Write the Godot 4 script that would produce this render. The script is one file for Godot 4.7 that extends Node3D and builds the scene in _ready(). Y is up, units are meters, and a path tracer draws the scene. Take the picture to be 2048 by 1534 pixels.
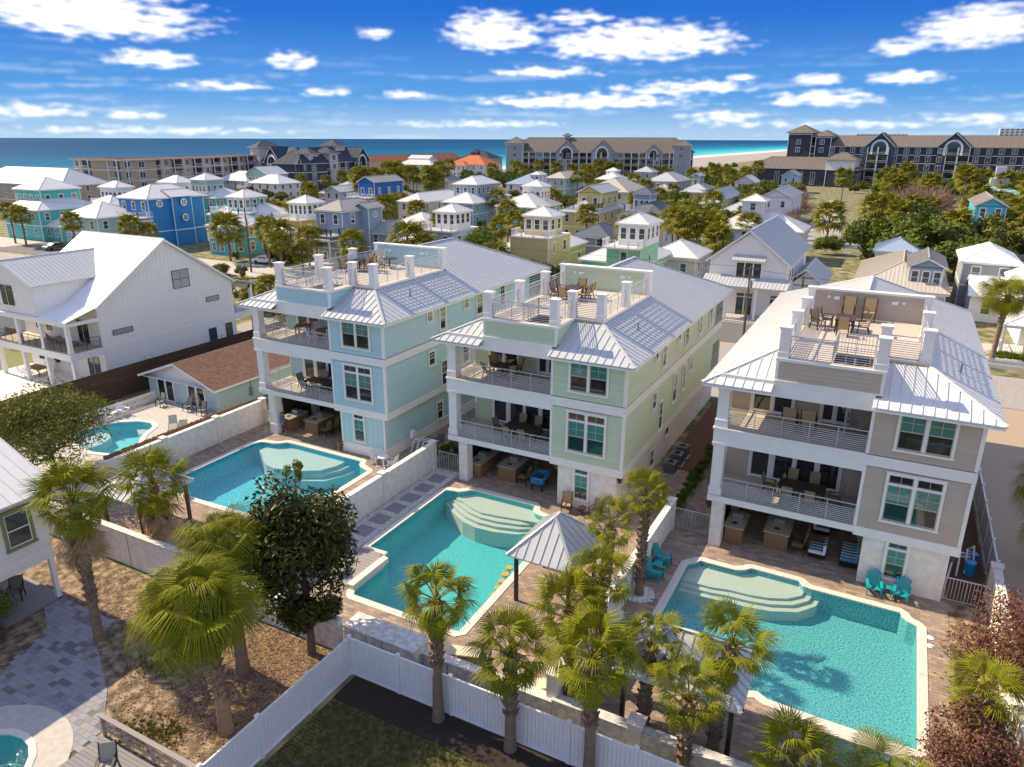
extends Node3D

var M := {}
var rng := RandomNumberGenerator.new()
var used := {}
var cache := {}
var taken := []          # plan rectangles that trees keep out of

class MB:
	var v := PackedVector3Array()
	var n := PackedVector3Array()
	var c := PackedColorArray()
	var col := Color(1, 1, 1)
	var tf := Transform3D()
	func tri(a: Vector3, b: Vector3, d: Vector3) -> void:
		a = tf * a; b = tf * b; d = tf * d
		var m := (b - a).cross(d - a).normalized()
		v.append(a); v.append(d); v.append(b)
		n.append(m); n.append(m); n.append(m)
		c.append(col); c.append(col); c.append(col)
	func quad(a: Vector3, b: Vector3, d: Vector3, e: Vector3) -> void:
		tri(a, b, d); tri(a, d, e)
	func soft(a: Vector3, na: Vector3, b: Vector3, nb: Vector3, d: Vector3, nd: Vector3) -> void:
		v.append(tf * a); v.append(tf * d); v.append(tf * b)
		n.append(tf.basis * na); n.append(tf.basis * nd); n.append(tf.basis * nb)
		c.append(col); c.append(col); c.append(col)
	func box(x0: float, y0: float, z0: float, x1: float, y1: float, z1: float) -> void:
		var a := Vector3(x0, y0, z1); var b := Vector3(x1, y0, z1); var d := Vector3(x1, y1, z1); var e := Vector3(x0, y1, z1)
		var f := Vector3(x0, y0, z0); var g := Vector3(x1, y0, z0); var h := Vector3(x1, y1, z0); var i := Vector3(x0, y1, z0)
		quad(a, b, d, e); quad(g, f, i, h); quad(b, g, h, d); quad(f, a, e, i); quad(e, d, h, i); quad(f, g, b, a)
	func cbox(p: Vector3, s: Vector3, bs := Basis()) -> void:
		var keep := tf
		tf = keep * Transform3D(bs, p)
		box(-s.x / 2, -s.y / 2, -s.z / 2, s.x / 2, s.y / 2, s.z / 2)
		tf = keep
	func bar(p: Vector3, q: Vector3, w: float, h: float) -> void:
		var d := (q - p).normalized()
		var s := d.cross(Vector3.UP)
		s = Vector3.RIGHT if s.length() < 0.01 else s.normalized()
		cbox((p + q) / 2, Vector3(w, h, p.distance_to(q)), Basis(s, (-d).cross(s), -d))
	func tube(p: Vector3, q: Vector3, r0: float, r1: float, k := 8, caps := true) -> void:
		var d := (q - p).normalized()
		var s := d.cross(Vector3.UP)
		s = Vector3.RIGHT if s.length() < 0.01 else s.normalized()
		var u := s.cross(d)
		for i in k:
			var a := TAU * i / k; var b := TAU * (i + 1) / k
			var na := s * cos(a) + u * sin(a); var nb := s * cos(b) + u * sin(b)
			var a0 := p + na * r0; var b0 := p + nb * r0; var a1 := q + na * r1; var b1 := q + nb * r1
			soft(a0, na, b1, nb, b0, nb); soft(a0, na, a1, na, b1, nb)
			if caps:
				tri(q, b1, a1); tri(p, a0, b0)
	func poly(pts: PackedVector2Array, y: float, up := true) -> void:
		var t := Geometry2D.triangulate_polygon(pts)
		for i in range(0, t.size(), 3):
			var a := pts[t[i]]; var b := pts[t[i + 1]]; var d := pts[t[i + 2]]
			if ((b - a).cross(d - a) > 0) == up:
				var w := b; b = d; d = w
			tri(Vector3(a.x, y, a.y), Vector3(b.x, y, b.y), Vector3(d.x, y, d.y))
	func wall(pts: PackedVector2Array, y0: float, y1: float, outward := true) -> void:
		var cw := Geometry2D.is_polygon_clockwise(pts)
		for i in pts.size():
			var a := pts[i]; var b := pts[(i + 1) % pts.size()]
			if cw != outward:
				var w := a; a = b; b = w
			quad(Vector3(b.x, y0, b.y), Vector3(a.x, y0, a.y), Vector3(a.x, y1, a.y), Vector3(b.x, y1, b.y))
	func prism(pts: PackedVector2Array, y0: float, y1: float, bottom := false) -> void:
		poly(pts, y1)
		wall(pts, y0, y1)
		if bottom:
			poly(pts, y0, false)
	func mesh() -> ArrayMesh:
		var a := []
		a.resize(Mesh.ARRAY_MAX)
		a[Mesh.ARRAY_VERTEX] = v; a[Mesh.ARRAY_NORMAL] = n; a[Mesh.ARRAY_COLOR] = c
		var m := ArrayMesh.new()
		if v.size():
			m.add_surface_from_arrays(Mesh.PRIMITIVE_TRIANGLES, a)
		return m

func numbered(called: String) -> String:
	var k: int = used.get(called, 0)
	used[called] = k + 1
	return called if k == 0 else "%s_%03d" % [called, k]

func inst(called: String, m: Mesh, mat: Material, parent: Node = null, at := Transform3D(), kind := "") -> MeshInstance3D:
	var o := MeshInstance3D.new()
	o.mesh = m
	o.material_override = mat
	o.transform = at
	if kind != "":
		o.set_meta("kind", kind)
	if parent == null or parent == self:
		o.name = numbered(called)
		add_child(o)
	else:
		o.name = called
		parent.add_child(o, true)
	return o

func obj(called: String, b: MB, mat: Material, parent: Node = null, kind := "") -> MeshInstance3D:
	return inst(called, b.mesh(), mat, parent, Transform3D(), kind)

func tag(o: Node, label: String, category: String, group := "", kind := "") -> Node:
	o.set_meta("label", label)
	o.set_meta("category", category)
	if group != "":
		o.set_meta("group", group)
	if kind != "":
		o.set_meta("kind", kind)
	return o

func thing(called: String, label: String, category: String, at := Vector3.ZERO, turn := 0.0, group := "") -> Node3D:
	var o := Node3D.new()
	o.name = numbered(called)
	add_child(o)
	o.position = at
	o.rotation.y = turn
	tag(o, label, category, group)
	return o

func dup(o: Node3D, called: String, label: String, at: Vector3, turn := 0.0, group := "", scl := 1.0) -> Node3D:
	var r: Node3D = o.duplicate()
	r.name = numbered(called)
	add_child(r)
	r.position = at
	r.rotation = Vector3(0, turn, 0)
	r.scale = Vector3.ONE * scl
	r.set_meta("label", label)
	if group != "":
		r.set_meta("group", group)
	return r

func lin(r: float, g: float, b: float) -> Color:
	return Color(r, g, b).linear_to_srgb()

func noise_tex(freq: float, lo: float, hi: float, seed_: int, size := 512, tint_lo := Color(1, 1, 1), tint_hi := Color(1, 1, 1), oct := 4) -> NoiseTexture2D:
	var f := FastNoiseLite.new()
	f.seed = seed_; f.frequency = freq; f.fractal_octaves = oct
	f.noise_type = FastNoiseLite.TYPE_SIMPLEX_SMOOTH
	var t := NoiseTexture2D.new()
	t.width = size; t.height = size; t.seamless = true; t.noise = f
	var g := Gradient.new()
	g.set_color(0, (tint_lo * lo).linear_to_srgb()); g.set_color(1, (tint_hi * hi).linear_to_srgb())
	g.set_offset(0, 0.2); g.set_offset(1, 0.8)
	t.color_ramp = g
	return t

func bump_tex(freq: float, seed_: int, strength: float, kind := FastNoiseLite.TYPE_SIMPLEX_SMOOTH) -> NoiseTexture2D:
	var f := FastNoiseLite.new()
	f.seed = seed_; f.frequency = freq; f.fractal_octaves = 3; f.noise_type = kind
	var t := NoiseTexture2D.new()
	t.width = 512; t.height = 512; t.seamless = true; t.noise = f
	t.as_normal_map = true; t.bump_strength = strength
	return t

# a material: linear base colour, roughness, optional mottling (texture, metres per repeat)
func mk(called: String, r: float, g: float, b: float, rough: float, tex: Texture2D = null, metres := 3.0, norm: Texture2D = null, nmetres := 1.0) -> StandardMaterial3D:
	var m := StandardMaterial3D.new()
	m.resource_name = called
	m.albedo_color = lin(r, g, b)
	m.roughness = rough
	m.vertex_color_use_as_albedo = true
	if tex:
		m.albedo_texture = tex
		m.uv1_triplanar = true
		m.uv1_world_triplanar = true
		m.uv1_scale = Vector3.ONE / metres
	if norm:
		m.normal_enabled = true
		m.normal_texture = norm
		m.uv1_triplanar = true
		m.uv1_world_triplanar = true
		if not tex:
			m.uv1_scale = Vector3.ONE / nmetres
	M[called] = m
	return m

func materials() -> void:
	var soft := noise_tex(0.02, 0.95, 1.0, 1)
	var dirt := noise_tex(0.02, 0.86, 1.0, 2, 512, Color(1, 0.98, 0.95), Color(1, 1, 1), 5)
	var grain := noise_tex(0.09, 0.75, 1.0, 3, 512)
	for w in [["white", 0.82, 0.80, 0.76], ["white_warm", 0.78, 0.75, 0.69]]:
		mk(w[0], w[1], w[2], w[3], 0.55, soft, 9.0)
	mk("stucco", 0.83, 0.79, 0.73, 0.85, dirt, 6.0)
	mk("stucco_old", 0.74, 0.71, 0.66, 0.9, noise_tex(0.02, 0.72, 1.0, 31, 512, Color(0.95, 0.95, 0.95), Color(1, 1, 1), 5), 4.0)
	mk("vinyl", 0.82, 0.81, 0.79, 0.4, soft, 5.0)
	for s in [["siding_blue", 0.45, 0.64, 0.67], ["siding_mint", 0.56, 0.66, 0.46], ["siding_tan", 0.53, 0.44, 0.345], ["siding_white", 0.82, 0.80, 0.76], ["board_blue", 0.47, 0.68, 0.70], ["cottage_paint", 0.42, 0.55, 0.58], ["left_siding", 0.78, 0.78, 0.74]]:
		mk(s[0], s[1], s[2], s[3], 0.6, soft, 3.0)
	# metal roofs
	for s in [["roof_white", 0.72, 0.71, 0.68, 0.42], ["roof_silver", 0.52, 0.54, 0.54, 0.34], ["roof_bright", 0.86, 0.86, 0.86, 0.4], ["roof_grey", 0.36, 0.35, 0.33, 0.45], ["roof_slate", 0.13, 0.15, 0.18, 0.45], ["roof_teal", 0.12, 0.42, 0.38, 0.5], ["roof_tan", 0.55, 0.50, 0.42, 0.5], ["roof_blue", 0.33, 0.42, 0.52, 0.4]]:
		mk(s[0], s[1], s[2], s[3], s[4], soft, 6.0)
	mk("shingle_brown", 0.20, 0.105, 0.07, 0.9, grain, 1.2)
	mk("shingle_hotel", 0.17, 0.145, 0.125, 0.9, grain, 3.0)
	mk("shingle_navy", 0.035, 0.05, 0.08, 0.85, grain, 3.0)
	mk("tile_orange", 0.62, 0.19, 0.07, 0.8, grain, 1.5)
	mk("tile_rust", 0.28, 0.09, 0.055, 0.85, grain, 2.0)
	# glass
	for s in [["glass", 0.014, 0.024, 0.028], ["glass_teal", 0.06, 0.21, 0.19], ["glass_mid", 0.05, 0.07, 0.08], ["glass_pale", 0.30, 0.36, 0.36]]:
		var m := mk(s[0], s[1], s[2], s[3], 0.04)
		m.metallic_specular = 0.75
	mk("sash", 0.50, 0.42, 0.32, 0.5)
	mk("black_frame", 0.02, 0.02, 0.022, 0.4)
	mk("rail", 0.50, 0.52, 0.55, 0.4).metallic = 0.3
	mk("rail_black", 0.02, 0.02, 0.02, 0.4)
	mk("deck_floor", 0.62, 0.53, 0.43, 0.75, grain, 1.0)
	mk("deck_grey", 0.27, 0.26, 0.27, 0.8, grain, 1.0)
	mk("weathered_wood", 0.33, 0.30, 0.28, 0.85, grain, 0.8)
	mk("brown_wood", 0.105, 0.062, 0.038, 0.8, grain, 0.7)
	mk("cedar", 0.30, 0.17, 0.085, 0.7, grain, 0.6)
	mk("dark_wood", 0.055, 0.03, 0.02, 0.5, grain, 0.5)
	mk("sling", 0.42, 0.30, 0.16, 0.85, grain, 0.3)
	mk("sling_grey", 0.30, 0.29, 0.27, 0.85, grain, 0.3)
	mk("cream_cushion", 0.70, 0.62, 0.46, 0.9, grain, 0.4)
	mk("plastic_teal", 0.012, 0.34, 0.36, 0.45)
	mk("plastic_white", 0.78, 0.78, 0.78, 0.4)
	mk("counter", 0.40, 0.36, 0.31, 0.4, grain, 0.5)
	mk("steel", 0.45, 0.46, 0.47, 0.3).metallic = 0.7
	mk("blue_paint", 0.02, 0.30, 0.62, 0.35)
	mk("black", 0.012, 0.012, 0.013, 0.5)
	mk("dark", 0.03, 0.027, 0.025, 0.8)
	mk("grey_metal", 0.22, 0.23, 0.24, 0.5)
	mk("concrete", 0.50, 0.47, 0.43, 0.85, dirt, 4.0)
	mk("coping", 0.70, 0.65, 0.58, 0.75, dirt, 2.0)
	mk("paver", 0.92, 0.92, 0.92, 0.85, grain, 0.7)
	mk("joint_sand", 0.20, 0.17, 0.14, 0.95)
	mk("asphalt", 0.16, 0.155, 0.15, 0.9, grain, 2.0)
	mk("road_pale", 0.36, 0.33, 0.30, 0.9, dirt, 6.0)
	mk("brick_street", 0.44, 0.33, 0.23, 0.9, grain, 2.5)
	mk("sand", 0.72, 0.66, 0.55, 0.95, dirt, 20.0)
	mk("land", 0.32, 0.27, 0.16, 0.95, noise_tex(0.02, 0.42, 1.0, 9, 512, Color(0.55, 0.75, 0.42), Color(1, 0.98, 0.9), 5), 22.0)
	mk("mulch", 0.16, 0.075, 0.04, 0.95, grain, 0.5)
	mk("soil", 0.36, 0.265, 0.175, 0.95, noise_tex(0.015, 0.32, 1.0, 12, 512, Color(0.8, 0.72, 0.62), Color(1.0, 1.0, 0.98), 6), 5.0)
	mk("lawn", 0.11, 0.105, 0.032, 0.95, noise_tex(0.02, 0.4, 1.0, 13, 512, Color(1, 0.8, 0.5), Color(1, 1, 1), 5), 4.0)
	mk("bark_mulch", 0.035, 0.025, 0.018, 0.95, grain, 0.6)
	mk("pebble", 0.55, 0.53, 0.50, 0.8)
	mk("trunk", 0.27, 0.20, 0.14, 0.95, grain, 0.4)
	mk("bark", 0.15, 0.11, 0.08, 0.95, grain, 0.5)
	for s in [["frond", 0.20, 0.21, 0.014, 0.5], ["leaf_light", 0.25, 0.25, 0.06, 0.7], ["frond_far", 0.21, 0.20, 0.03, 0.6], ["leaf", 0.135, 0.165, 0.034, 0.65], ["leaf_gloss", 0.062, 0.064, 0.014, 0.42], ["leaf_red", 0.22, 0.105, 0.085, 0.65], ["leaf_bare", 0.36, 0.25, 0.20, 0.9], ["leaf_olive", 0.19, 0.19, 0.05, 0.7]]:
		var m := mk(s[0], s[1], s[2], s[3], s[4])
		m.backlight_enabled = true
		m.backlight = lin(s[1] * 1.5, s[2] * 1.5, s[3] * 1.2)
		m.metallic_specular = 0.28 if s[0] == "leaf_gloss" else 0.2
	mk("thatch", 0.42, 0.30, 0.18, 0.95)
	mk("grass", 0.13, 0.135, 0.03, 0.8)
	# pools
	var spk := noise_tex(0.13, 0.42, 1.45, 21, 512, Color(0.7, 1, 1), Color(1, 1, 1), 2)  # pebbly speckle, its bright dots painted in for the sparkle of the water
	mk("pool_blue", 0.02, 0.50, 0.63, 0.7, noise_tex(0.03, 0.6, 1.15, 22, 512), 3.0)
	mk("pool_kidney", 0.07, 0.55, 0.60, 0.7)
	mk("pool_teal", 0.05, 0.47, 0.47, 0.7, noise_tex(0.03, 0.85, 1.05, 23, 512), 4.0)
	mk("pool_speckle", 0.11, 0.47, 0.50, 0.7, spk, 8.0)
	mk("shelf", 0.50, 0.60, 0.52, 0.75, grain, 0.8)
	mk("shelf_blue", 0.42, 0.62, 0.62, 0.75, grain, 0.8)
	var wn := bump_tex(0.03, 25, 5.0)
	var wt := mk("water", 0.03, 0.34, 0.40, 0.03, null, 1.0, wn, 2.6)
	wt.transparency = BaseMaterial3D.TRANSPARENCY_ALPHA
	wt.albedo_color.a = 0.07
	wt.normal_scale = 0.9
	var sea := mk("sea", 1, 1, 1, 0.6, noise_tex(0.03, 0.8, 1.1, 28, 512), 260.0)
	sea.metallic_specular = 0.12
	mk("left_green", 0.17, 0.26, 0.10, 0.6)
	mk("lattice_grey", 0.42, 0.40, 0.38, 0.7)
	mk("skin", 0.45, 0.26, 0.18, 0.6)
	mk("plain", 1, 1, 1, 0.6)
	mk("plain_soft", 1, 1, 1, 0.9)
	mk("car_paint", 0.75, 0.76, 0.78, 0.2)
	M["car_paint"].clearcoat_enabled = true
	for s in [["t_aqua", 0.10, 0.46, 0.43], ["t_blue", 0.03, 0.22, 0.50], ["t_royal", 0.015, 0.13, 0.43], ["t_yellow", 0.62, 0.38, 0.06], ["t_pale_yellow", 0.62, 0.50, 0.20], ["t_grey_blue", 0.27, 0.36, 0.47], ["t_pale", 0.58, 0.56, 0.52], ["t_cream", 0.60, 0.55, 0.40], ["t_lilac", 0.55, 0.53, 0.58], ["t_mint", 0.25, 0.62, 0.38], ["t_grey", 0.32, 0.33, 0.35], ["t_sky", 0.36, 0.55, 0.66], ["t_white", 0.76, 0.76, 0.76], ["t_seafoam", 0.34, 0.52, 0.48], ["t_turq", 0.07, 0.42, 0.52], ["beige", 0.42, 0.34, 0.25], ["hotel_blue", 0.045, 0.06, 0.10], ["hotel_grey", 0.30, 0.34, 0.40], ["hotel_dark", 0.035, 0.042, 0.06], ["hotel_stone", 0.24, 0.18, 0.14]]:
		mk(s[0], s[1], s[2], s[3], 0.7, soft, 5.0)

# ---------- pieces that buildings share ----------

func face(p: Vector3, side: String) -> Transform3D:
	match side:
		"right": return Transform3D(Basis(Vector3(0, 0, -1), Vector3.UP, Vector3(1, 0, 0)), p)
		"left": return Transform3D(Basis(Vector3(0, 0, 1), Vector3.UP, Vector3(-1, 0, 0)), p)
		"back": return Transform3D(Basis(Vector3(-1, 0, 0), Vector3.UP, Vector3(0, 0, -1)), p)
	return Transform3D(Basis(), p)

# sash windows side by side: frame with sill, mullions, meeting rails and muntins; the panes are its children
func window(parent: Node, at: Transform3D, w: float, h: float, units := 1, transom := 0.0, style := "hung", frame := "white", sash := "sash", top := "glass_teal", low := "glass", border := 0.12) -> void:
	var key := "win%.2f_%.2f_%d_%.2f_%s_%.2f" % [w, h, units, transom, style, border]
	if not cache.has(key):
		var f := MB.new(); var s := MB.new(); var pu := MB.new(); var pl := MB.new(); var ups := []; var lows := []
		var t := border
		if t > 0.0:
			f.box(-t, -t * 0.3, 0, 0, h + t, 0.06); f.box(w, -t * 0.3, 0, w + t, h + t, 0.06)
			f.box(0, h, 0, w, h + t, 0.058); f.box(-t * 1.25, -t * 1.1, 0, w + t * 1.25, -t * 0.3, 0.10)
			f.box(-t * 1.2, h + t, 0, w + t * 1.2, h + t * 1.35, 0.085)
		var mul := 0.14 if units > 1 and border > 0.0 else 0.05
		var uw := (w - mul * (units - 1)) / units
		for k in units:
			var x0 := k * (uw + mul)
			if k > 0:
				f.box(x0 - mul, 0, 0, x0, h, 0.056)
			var hh := h - transom
			var e := 0.045
			if transom > 0.0:
				f.box(x0, hh - 0.05, 0, x0 + uw, hh + 0.05, 0.054)
				pl.box(x0 + e, hh + 0.05 + e, 0.012, x0 + uw - e, h - e, 0.018)
				if style != "two":
					lows.append(pl.mesh()); pl = MB.new()
				s.box(x0, hh + 0.05, 0.004, x0 + e, h, 0.034); s.box(x0 + uw - e, hh + 0.05, 0.004, x0 + uw, h, 0.034)
				s.box(x0 + uw / 2 - 0.012, hh + 0.05, 0.005, x0 + uw / 2 + 0.012, h, 0.03)
				hh -= 0.05
			s.box(x0, 0, 0.004, x0 + e, hh, 0.036); s.box(x0 + uw - e, 0, 0.004, x0 + uw, hh, 0.036)
			s.box(x0 + e, 0, 0.004, x0 + uw - e, e, 0.035); s.box(x0 + e, hh - e, 0.004, x0 + uw - e, hh, 0.035)
			if style == "door":
				s.box(x0, 0, 0.005, x0 + uw, 0.16, 0.037)
				pl.box(x0 + e, 0.16, 0.012, x0 + uw - e, hh - e, 0.018)
			elif style == "plain":
				pl.box(x0 + e, e, 0.012, x0 + uw - e, hh - e, 0.018)
			else:
				s.box(x0 + e, hh * 0.48, 0.006, x0 + uw - e, hh * 0.48 + 0.05, 0.04)
				pl.box(x0 + e, e, 0.010, x0 + uw - e, hh * 0.48, 0.015)
				(pl if style == "two" else pu).box(x0 + e, hh * 0.48 + 0.05, 0.012, x0 + uw - e, hh - e, 0.018)
				if style == "hung":
					s.box(x0 + uw / 2 - 0.012, hh * 0.48, 0.007, x0 + uw / 2 + 0.012, hh - e, 0.028)
					s.box(x0 + e, hh * 0.74 - 0.012, 0.0075, x0 + uw - e, hh * 0.74 + 0.012, 0.027)
			if style != "two":
				if pu.v.size():
					ups.append(pu.mesh())
				if pl.v.size():
					lows.append(pl.mesh())
				pu = MB.new(); pl = MB.new()
		if pl.v.size():
			lows.append(pl.mesh())
		cache[key] = [f.mesh(), s.mesh(), ups, lows]
	var c: Array = cache[key]
	var o: Node3D
	if c[0].get_surface_count():
		o = inst("window", c[0], M[frame], parent, at)
		inst("sash", c[1], M[sash], o)
	else:
		o = inst("window", c[1], M[sash], parent, at)
	for m in c[2]:
		inst("upper_pane", m, M[top], o)
	for m in c[3]:
		inst("pane", m, M[low], o)

func lap(b: MB, at: Transform3D, w: float, h: float, e := 0.2, y0 := 0.0) -> void:
	b.tf = at
	var y := y0
	var base := b.col
	while y < h - 0.01:
		var y1 := minf(y + e, h)
		var k := rng.randf_range(0.93, 1.0)
		b.col = Color(base.r * k, base.g * k, base.b * k)
		b.quad(Vector3(0, y, 0.04), Vector3(w, y, 0.04), Vector3(w, y1, 0.004), Vector3(0, y1, 0.004))
		b.quad(Vector3(0, y, 0.0), Vector3(w, y, 0.0), Vector3(w, y, 0.04), Vector3(0, y, 0.04))
		y = y1
	b.col = base
	b.tf = Transform3D()

func battens(b: MB, at: Transform3D, w: float, h: float, e := 0.4) -> void:
	b.tf = at
	b.quad(Vector3(0, 0, 0.004), Vector3(w, 0, 0.004), Vector3(w, h, 0.004), Vector3(0, h, 0.004))
	var x := e / 2
	while x < w:
		b.box(x - 0.02, 0, 0.004, x + 0.02, h, 0.026)
		x += e
	b.tf = Transform3D()

# a railing of posts with level bars from p to q (feet); the bars and posts are its pieces
func railing(parent: Node, p: Vector3, q: Vector3, h := 1.07, bars := 8, mat := "rail", step := 1.35, bend := Vector3.ZERO, upright := false) -> void:
	var d := (q - p)
	var len_ := d.length()
	d /= len_
	var top := MB.new()
	top.bar(p + Vector3(0, h, 0) - bend * 0.6, q + Vector3(0, h, 0) - bend * 0.6, 0.055, 0.045)
	var o := obj("railing", top, M[mat], parent)
	var k := int(maxf(1.0, round(len_ / step)))
	var yaw := atan2(-d.z, d.x)
	var pk := "railpost%.2f" % h + str(bend)
	if not cache.has(pk):
		var pm := MB.new()
		pm.tf = Transform3D()
		pm.bar(Vector3.ZERO, Vector3(0, h * 0.35, 0), 0.035, 0.035)
		pm.bar(Vector3(0, h * 0.35, 0), Vector3(0, h * 0.72, 0) + bend, 0.033, 0.033)
		pm.bar(Vector3(0, h * 0.72, 0) + bend, Vector3(0, h, 0) - bend * 0.6, 0.033, 0.033)
		cache[pk] = pm.mesh()
	for i in k + 1:
		inst("post", cache[pk], M[mat], o, Transform3D(Basis(), p + d * (0.03 + (len_ - 0.06) * i / k)))
	if upright:
		var bk := "upright%.2f" % h
		if not cache.has(bk):
			var bm := MB.new(); bm.box(-0.011, 0, -0.011, 0.011, h - 0.12, 0.011); cache[bk] = bm.mesh()
		var lowb := MB.new(); lowb.bar(p + Vector3(0, 0.1, 0), q + Vector3(0, 0.1, 0), 0.04, 0.03); obj("bottom_rail", lowb, M[mat], o)
		var nb := int(len_ / 0.14)
		for i in nb:
			inst("baluster", cache[bk], M[mat], o, Transform3D(Basis(), p + d * (len_ * (i + 0.5) / nb) + Vector3(0, 0.11, 0)))
	else:
		var rk := "railbar%.3f_%s" % [len_, mat]
		if not cache.has(rk):
			var rm := MB.new(); rm.box(0, -0.015, -0.015, len_, 0.015, 0.015); cache[rk] = rm.mesh()
		for i in bars:
			var y := 0.11 + (h - 0.2) * i / bars
			var off := bend * clampf((y / h - 0.3) / 0.4, 0, 1)
			inst("bar", cache[rk], M[mat], o, Transform3D(Basis(Vector3.UP, yaw), p + Vector3(0, y, 0) + off))

# one slope of a standing-seam roof. poly in plan; down = downhill direction in plan; the eave point p0 lies at y0
func slope(parent: Node, poly: PackedVector2Array, down: Vector2, p0: Vector2, y0: float, s: float, mat: Material, pw := 0.45, holes := [], each := true, joined: MB = null, rib := 0.045) -> void:
	var un := Vector2(-down.y, down.x)
	var lo := INF; var hi := -INF; var dl := INF; var dh := -INF
	for p in poly:
		lo = minf(lo, p.dot(un)); hi = maxf(hi, p.dot(un)); dl = minf(dl, p.dot(down)); dh = maxf(dh, p.dot(down))
	var yy := func(p: Vector2) -> float: return y0 - s * (p - p0).dot(down)
	var k := int(ceil((hi - lo) / pw))
	for i in k:
		var u0 := lo + i * pw; var u1 := minf(u0 + pw, hi)
		var strip := PackedVector2Array([un * u0 + down * (dl - 1), un * u1 + down * (dl - 1), un * u1 + down * (dh + 1), un * u0 + down * (dh + 1)])
		var parts: Array = Geometry2D.intersect_polygons(poly, strip)
		for hole in holes:
			var nx := []
			for q in parts:
				nx.append_array(Geometry2D.clip_polygons(q, hole))
			parts = nx
		for q: PackedVector2Array in parts:
			if q.size() < 3:
				continue
			var b := MB.new() if joined == null else joined
			if joined == null:
				var g := rng.randf_range(0.95, 1.0)
				b.col = Color(g, g, g)
			var t := Geometry2D.triangulate_polygon(q)
			for j in range(0, t.size(), 3):
				var a := q[t[j]]; var c := q[t[j + 1]]; var e := q[t[j + 2]]
				if (c - a).cross(e - a) > 0:
					var w := c; c = e; e = w
				b.tri(Vector3(a.x, yy.call(a), a.y), Vector3(c.x, yy.call(c), c.y), Vector3(e.x, yy.call(e), e.y))
			var r0 := INF; var r1 := -INF
			for p in q:
				if absf(p.dot(un) - u0) < 0.01:
					r0 = minf(r0, p.dot(down)); r1 = maxf(r1, p.dot(down))
			if r1 - r0 > 0.05 and rib > 0.0:
				var a := un * (u0 + 0.015) + down * r0; var c := un * (u0 + 0.015) + down * r1
				var ya: float = yy.call(a); var yc: float = yy.call(c)
				b.bar(Vector3(a.x, ya + rib * 0.45, a.y), Vector3(c.x, yc + rib * 0.45, c.y), rib * 0.7, rib)
			for jj in q.size():
				var a := q[jj]; var c := q[(jj + 1) % q.size()]
				if absf((a - c).dot(down)) < 0.01 and absf(a.dot(down) - dh) < 0.02:
					var f := Vector3(a.x, yy.call(a), a.y); var g2 := Vector3(c.x, yy.call(c), c.y)
					b.quad(f, g2, g2 - Vector3(0, 0.07, 0), f - Vector3(0, 0.07, 0))
			if joined == null:
				obj("roof_panel", b, mat, parent)

# a hipped roof over an eave rectangle; returns the ridge height
func hip(parent: Node, x0: float, x1: float, z0: float, z1: float, y0: float, s: float, mat: Material, pw := 0.45, holes := [], each := false, called := "roof") -> float:
	var w := x1 - x0; var d := z1 - z0
	var r := minf(w, d) / 2.0
	var a := Vector2(x0 + r, z1 - r); var b := Vector2(x0 + r, z0 + r)
	if w > d:
		a = Vector2(x1 - r, z0 + r); b = Vector2(x0 + r, z0 + r)
	var sw := Vector2(x0, z1); var se := Vector2(x1, z1); var ne := Vector2(x1, z0); var nw := Vector2(x0, z0)
	var top := y0 + r * s
	var front: Array; var back: Array; var left: Array; var right: Array
	if w > d:
		front = [sw, se, a, b]; back = [ne, nw, b, a]; left = [nw, sw, b]; right = [se, ne, a]
	else:
		front = [sw, se, a]; back = [ne, nw, b]; left = [nw, sw, a, b]; right = [se, ne, b, a]
	var j: MB = null if each else MB.new()
	var keep: Node = parent
	if each:
		var core := MB.new()
		core.box(x0 + 0.05, y0 - 0.16, z0 + 0.05, x0 + 0.08, y0 - 0.06, z1 - 0.05)
		keep = obj(called, core, M["white"], parent)
	for f in [[front, Vector2(0, 1), sw], [back, Vector2(0, -1), ne], [left, Vector2(-1, 0), nw], [right, Vector2(1, 0), se]]:
		var pl := PackedVector2Array()
		for p in f[0]:
			if pl.is_empty() or p.distance_to(pl[pl.size() - 1]) > 0.01:
				pl.append(p)
		slope(keep, pl, f[1], f[2], y0, s, mat, pw, holes, each, j)
	if not each:
		var e3 := func(p: Vector2, y: float) -> Vector3: return Vector3(p.x, y + 0.03, p.y)
		for q in [[sw, a if w <= d else b], [se, a], [ne, b if w <= d else a], [nw, b]]:
			j.bar(e3.call(q[0], y0), e3.call(q[1], top), 0.14, 0.05)
		if a.distance_to(b) > 0.1:
			j.bar(e3.call(a, top), e3.call(b, top), 0.14, 0.06)
		j.col = Color(0.9, 0.9, 0.9)
		j.quad(Vector3(x0 + 0.02, y0 - 0.07, z0 + 0.02), Vector3(x1 - 0.02, y0 - 0.07, z0 + 0.02), Vector3(x1 - 0.02, y0 - 0.07, z1 - 0.02), Vector3(x0 + 0.02, y0 - 0.07, z1 - 0.02))
		obj(called, j, mat, parent)
		# fascia boards under the eaves
		var fb := MB.new()
		fb.box(x0 + 0.04, y0 - 0.26, z1 - 0.08, x1 - 0.04, y0 - 0.075, z1 - 0.04); fb.box(x1 - 0.08, y0 - 0.26, z0 + 0.04, x1 - 0.04, y0 - 0.075, z1 - 0.08)
		fb.box(x0 + 0.04, y0 - 0.26, z0 + 0.04, x0 + 0.08, y0 - 0.075, z1 - 0.08); fb.box(x0 + 0.08, y0 - 0.26, z0 + 0.04, x1 - 0.08, y0 - 0.075, z0 + 0.08)
		obj("fascia", fb, M["white"], parent)
	return top

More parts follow.
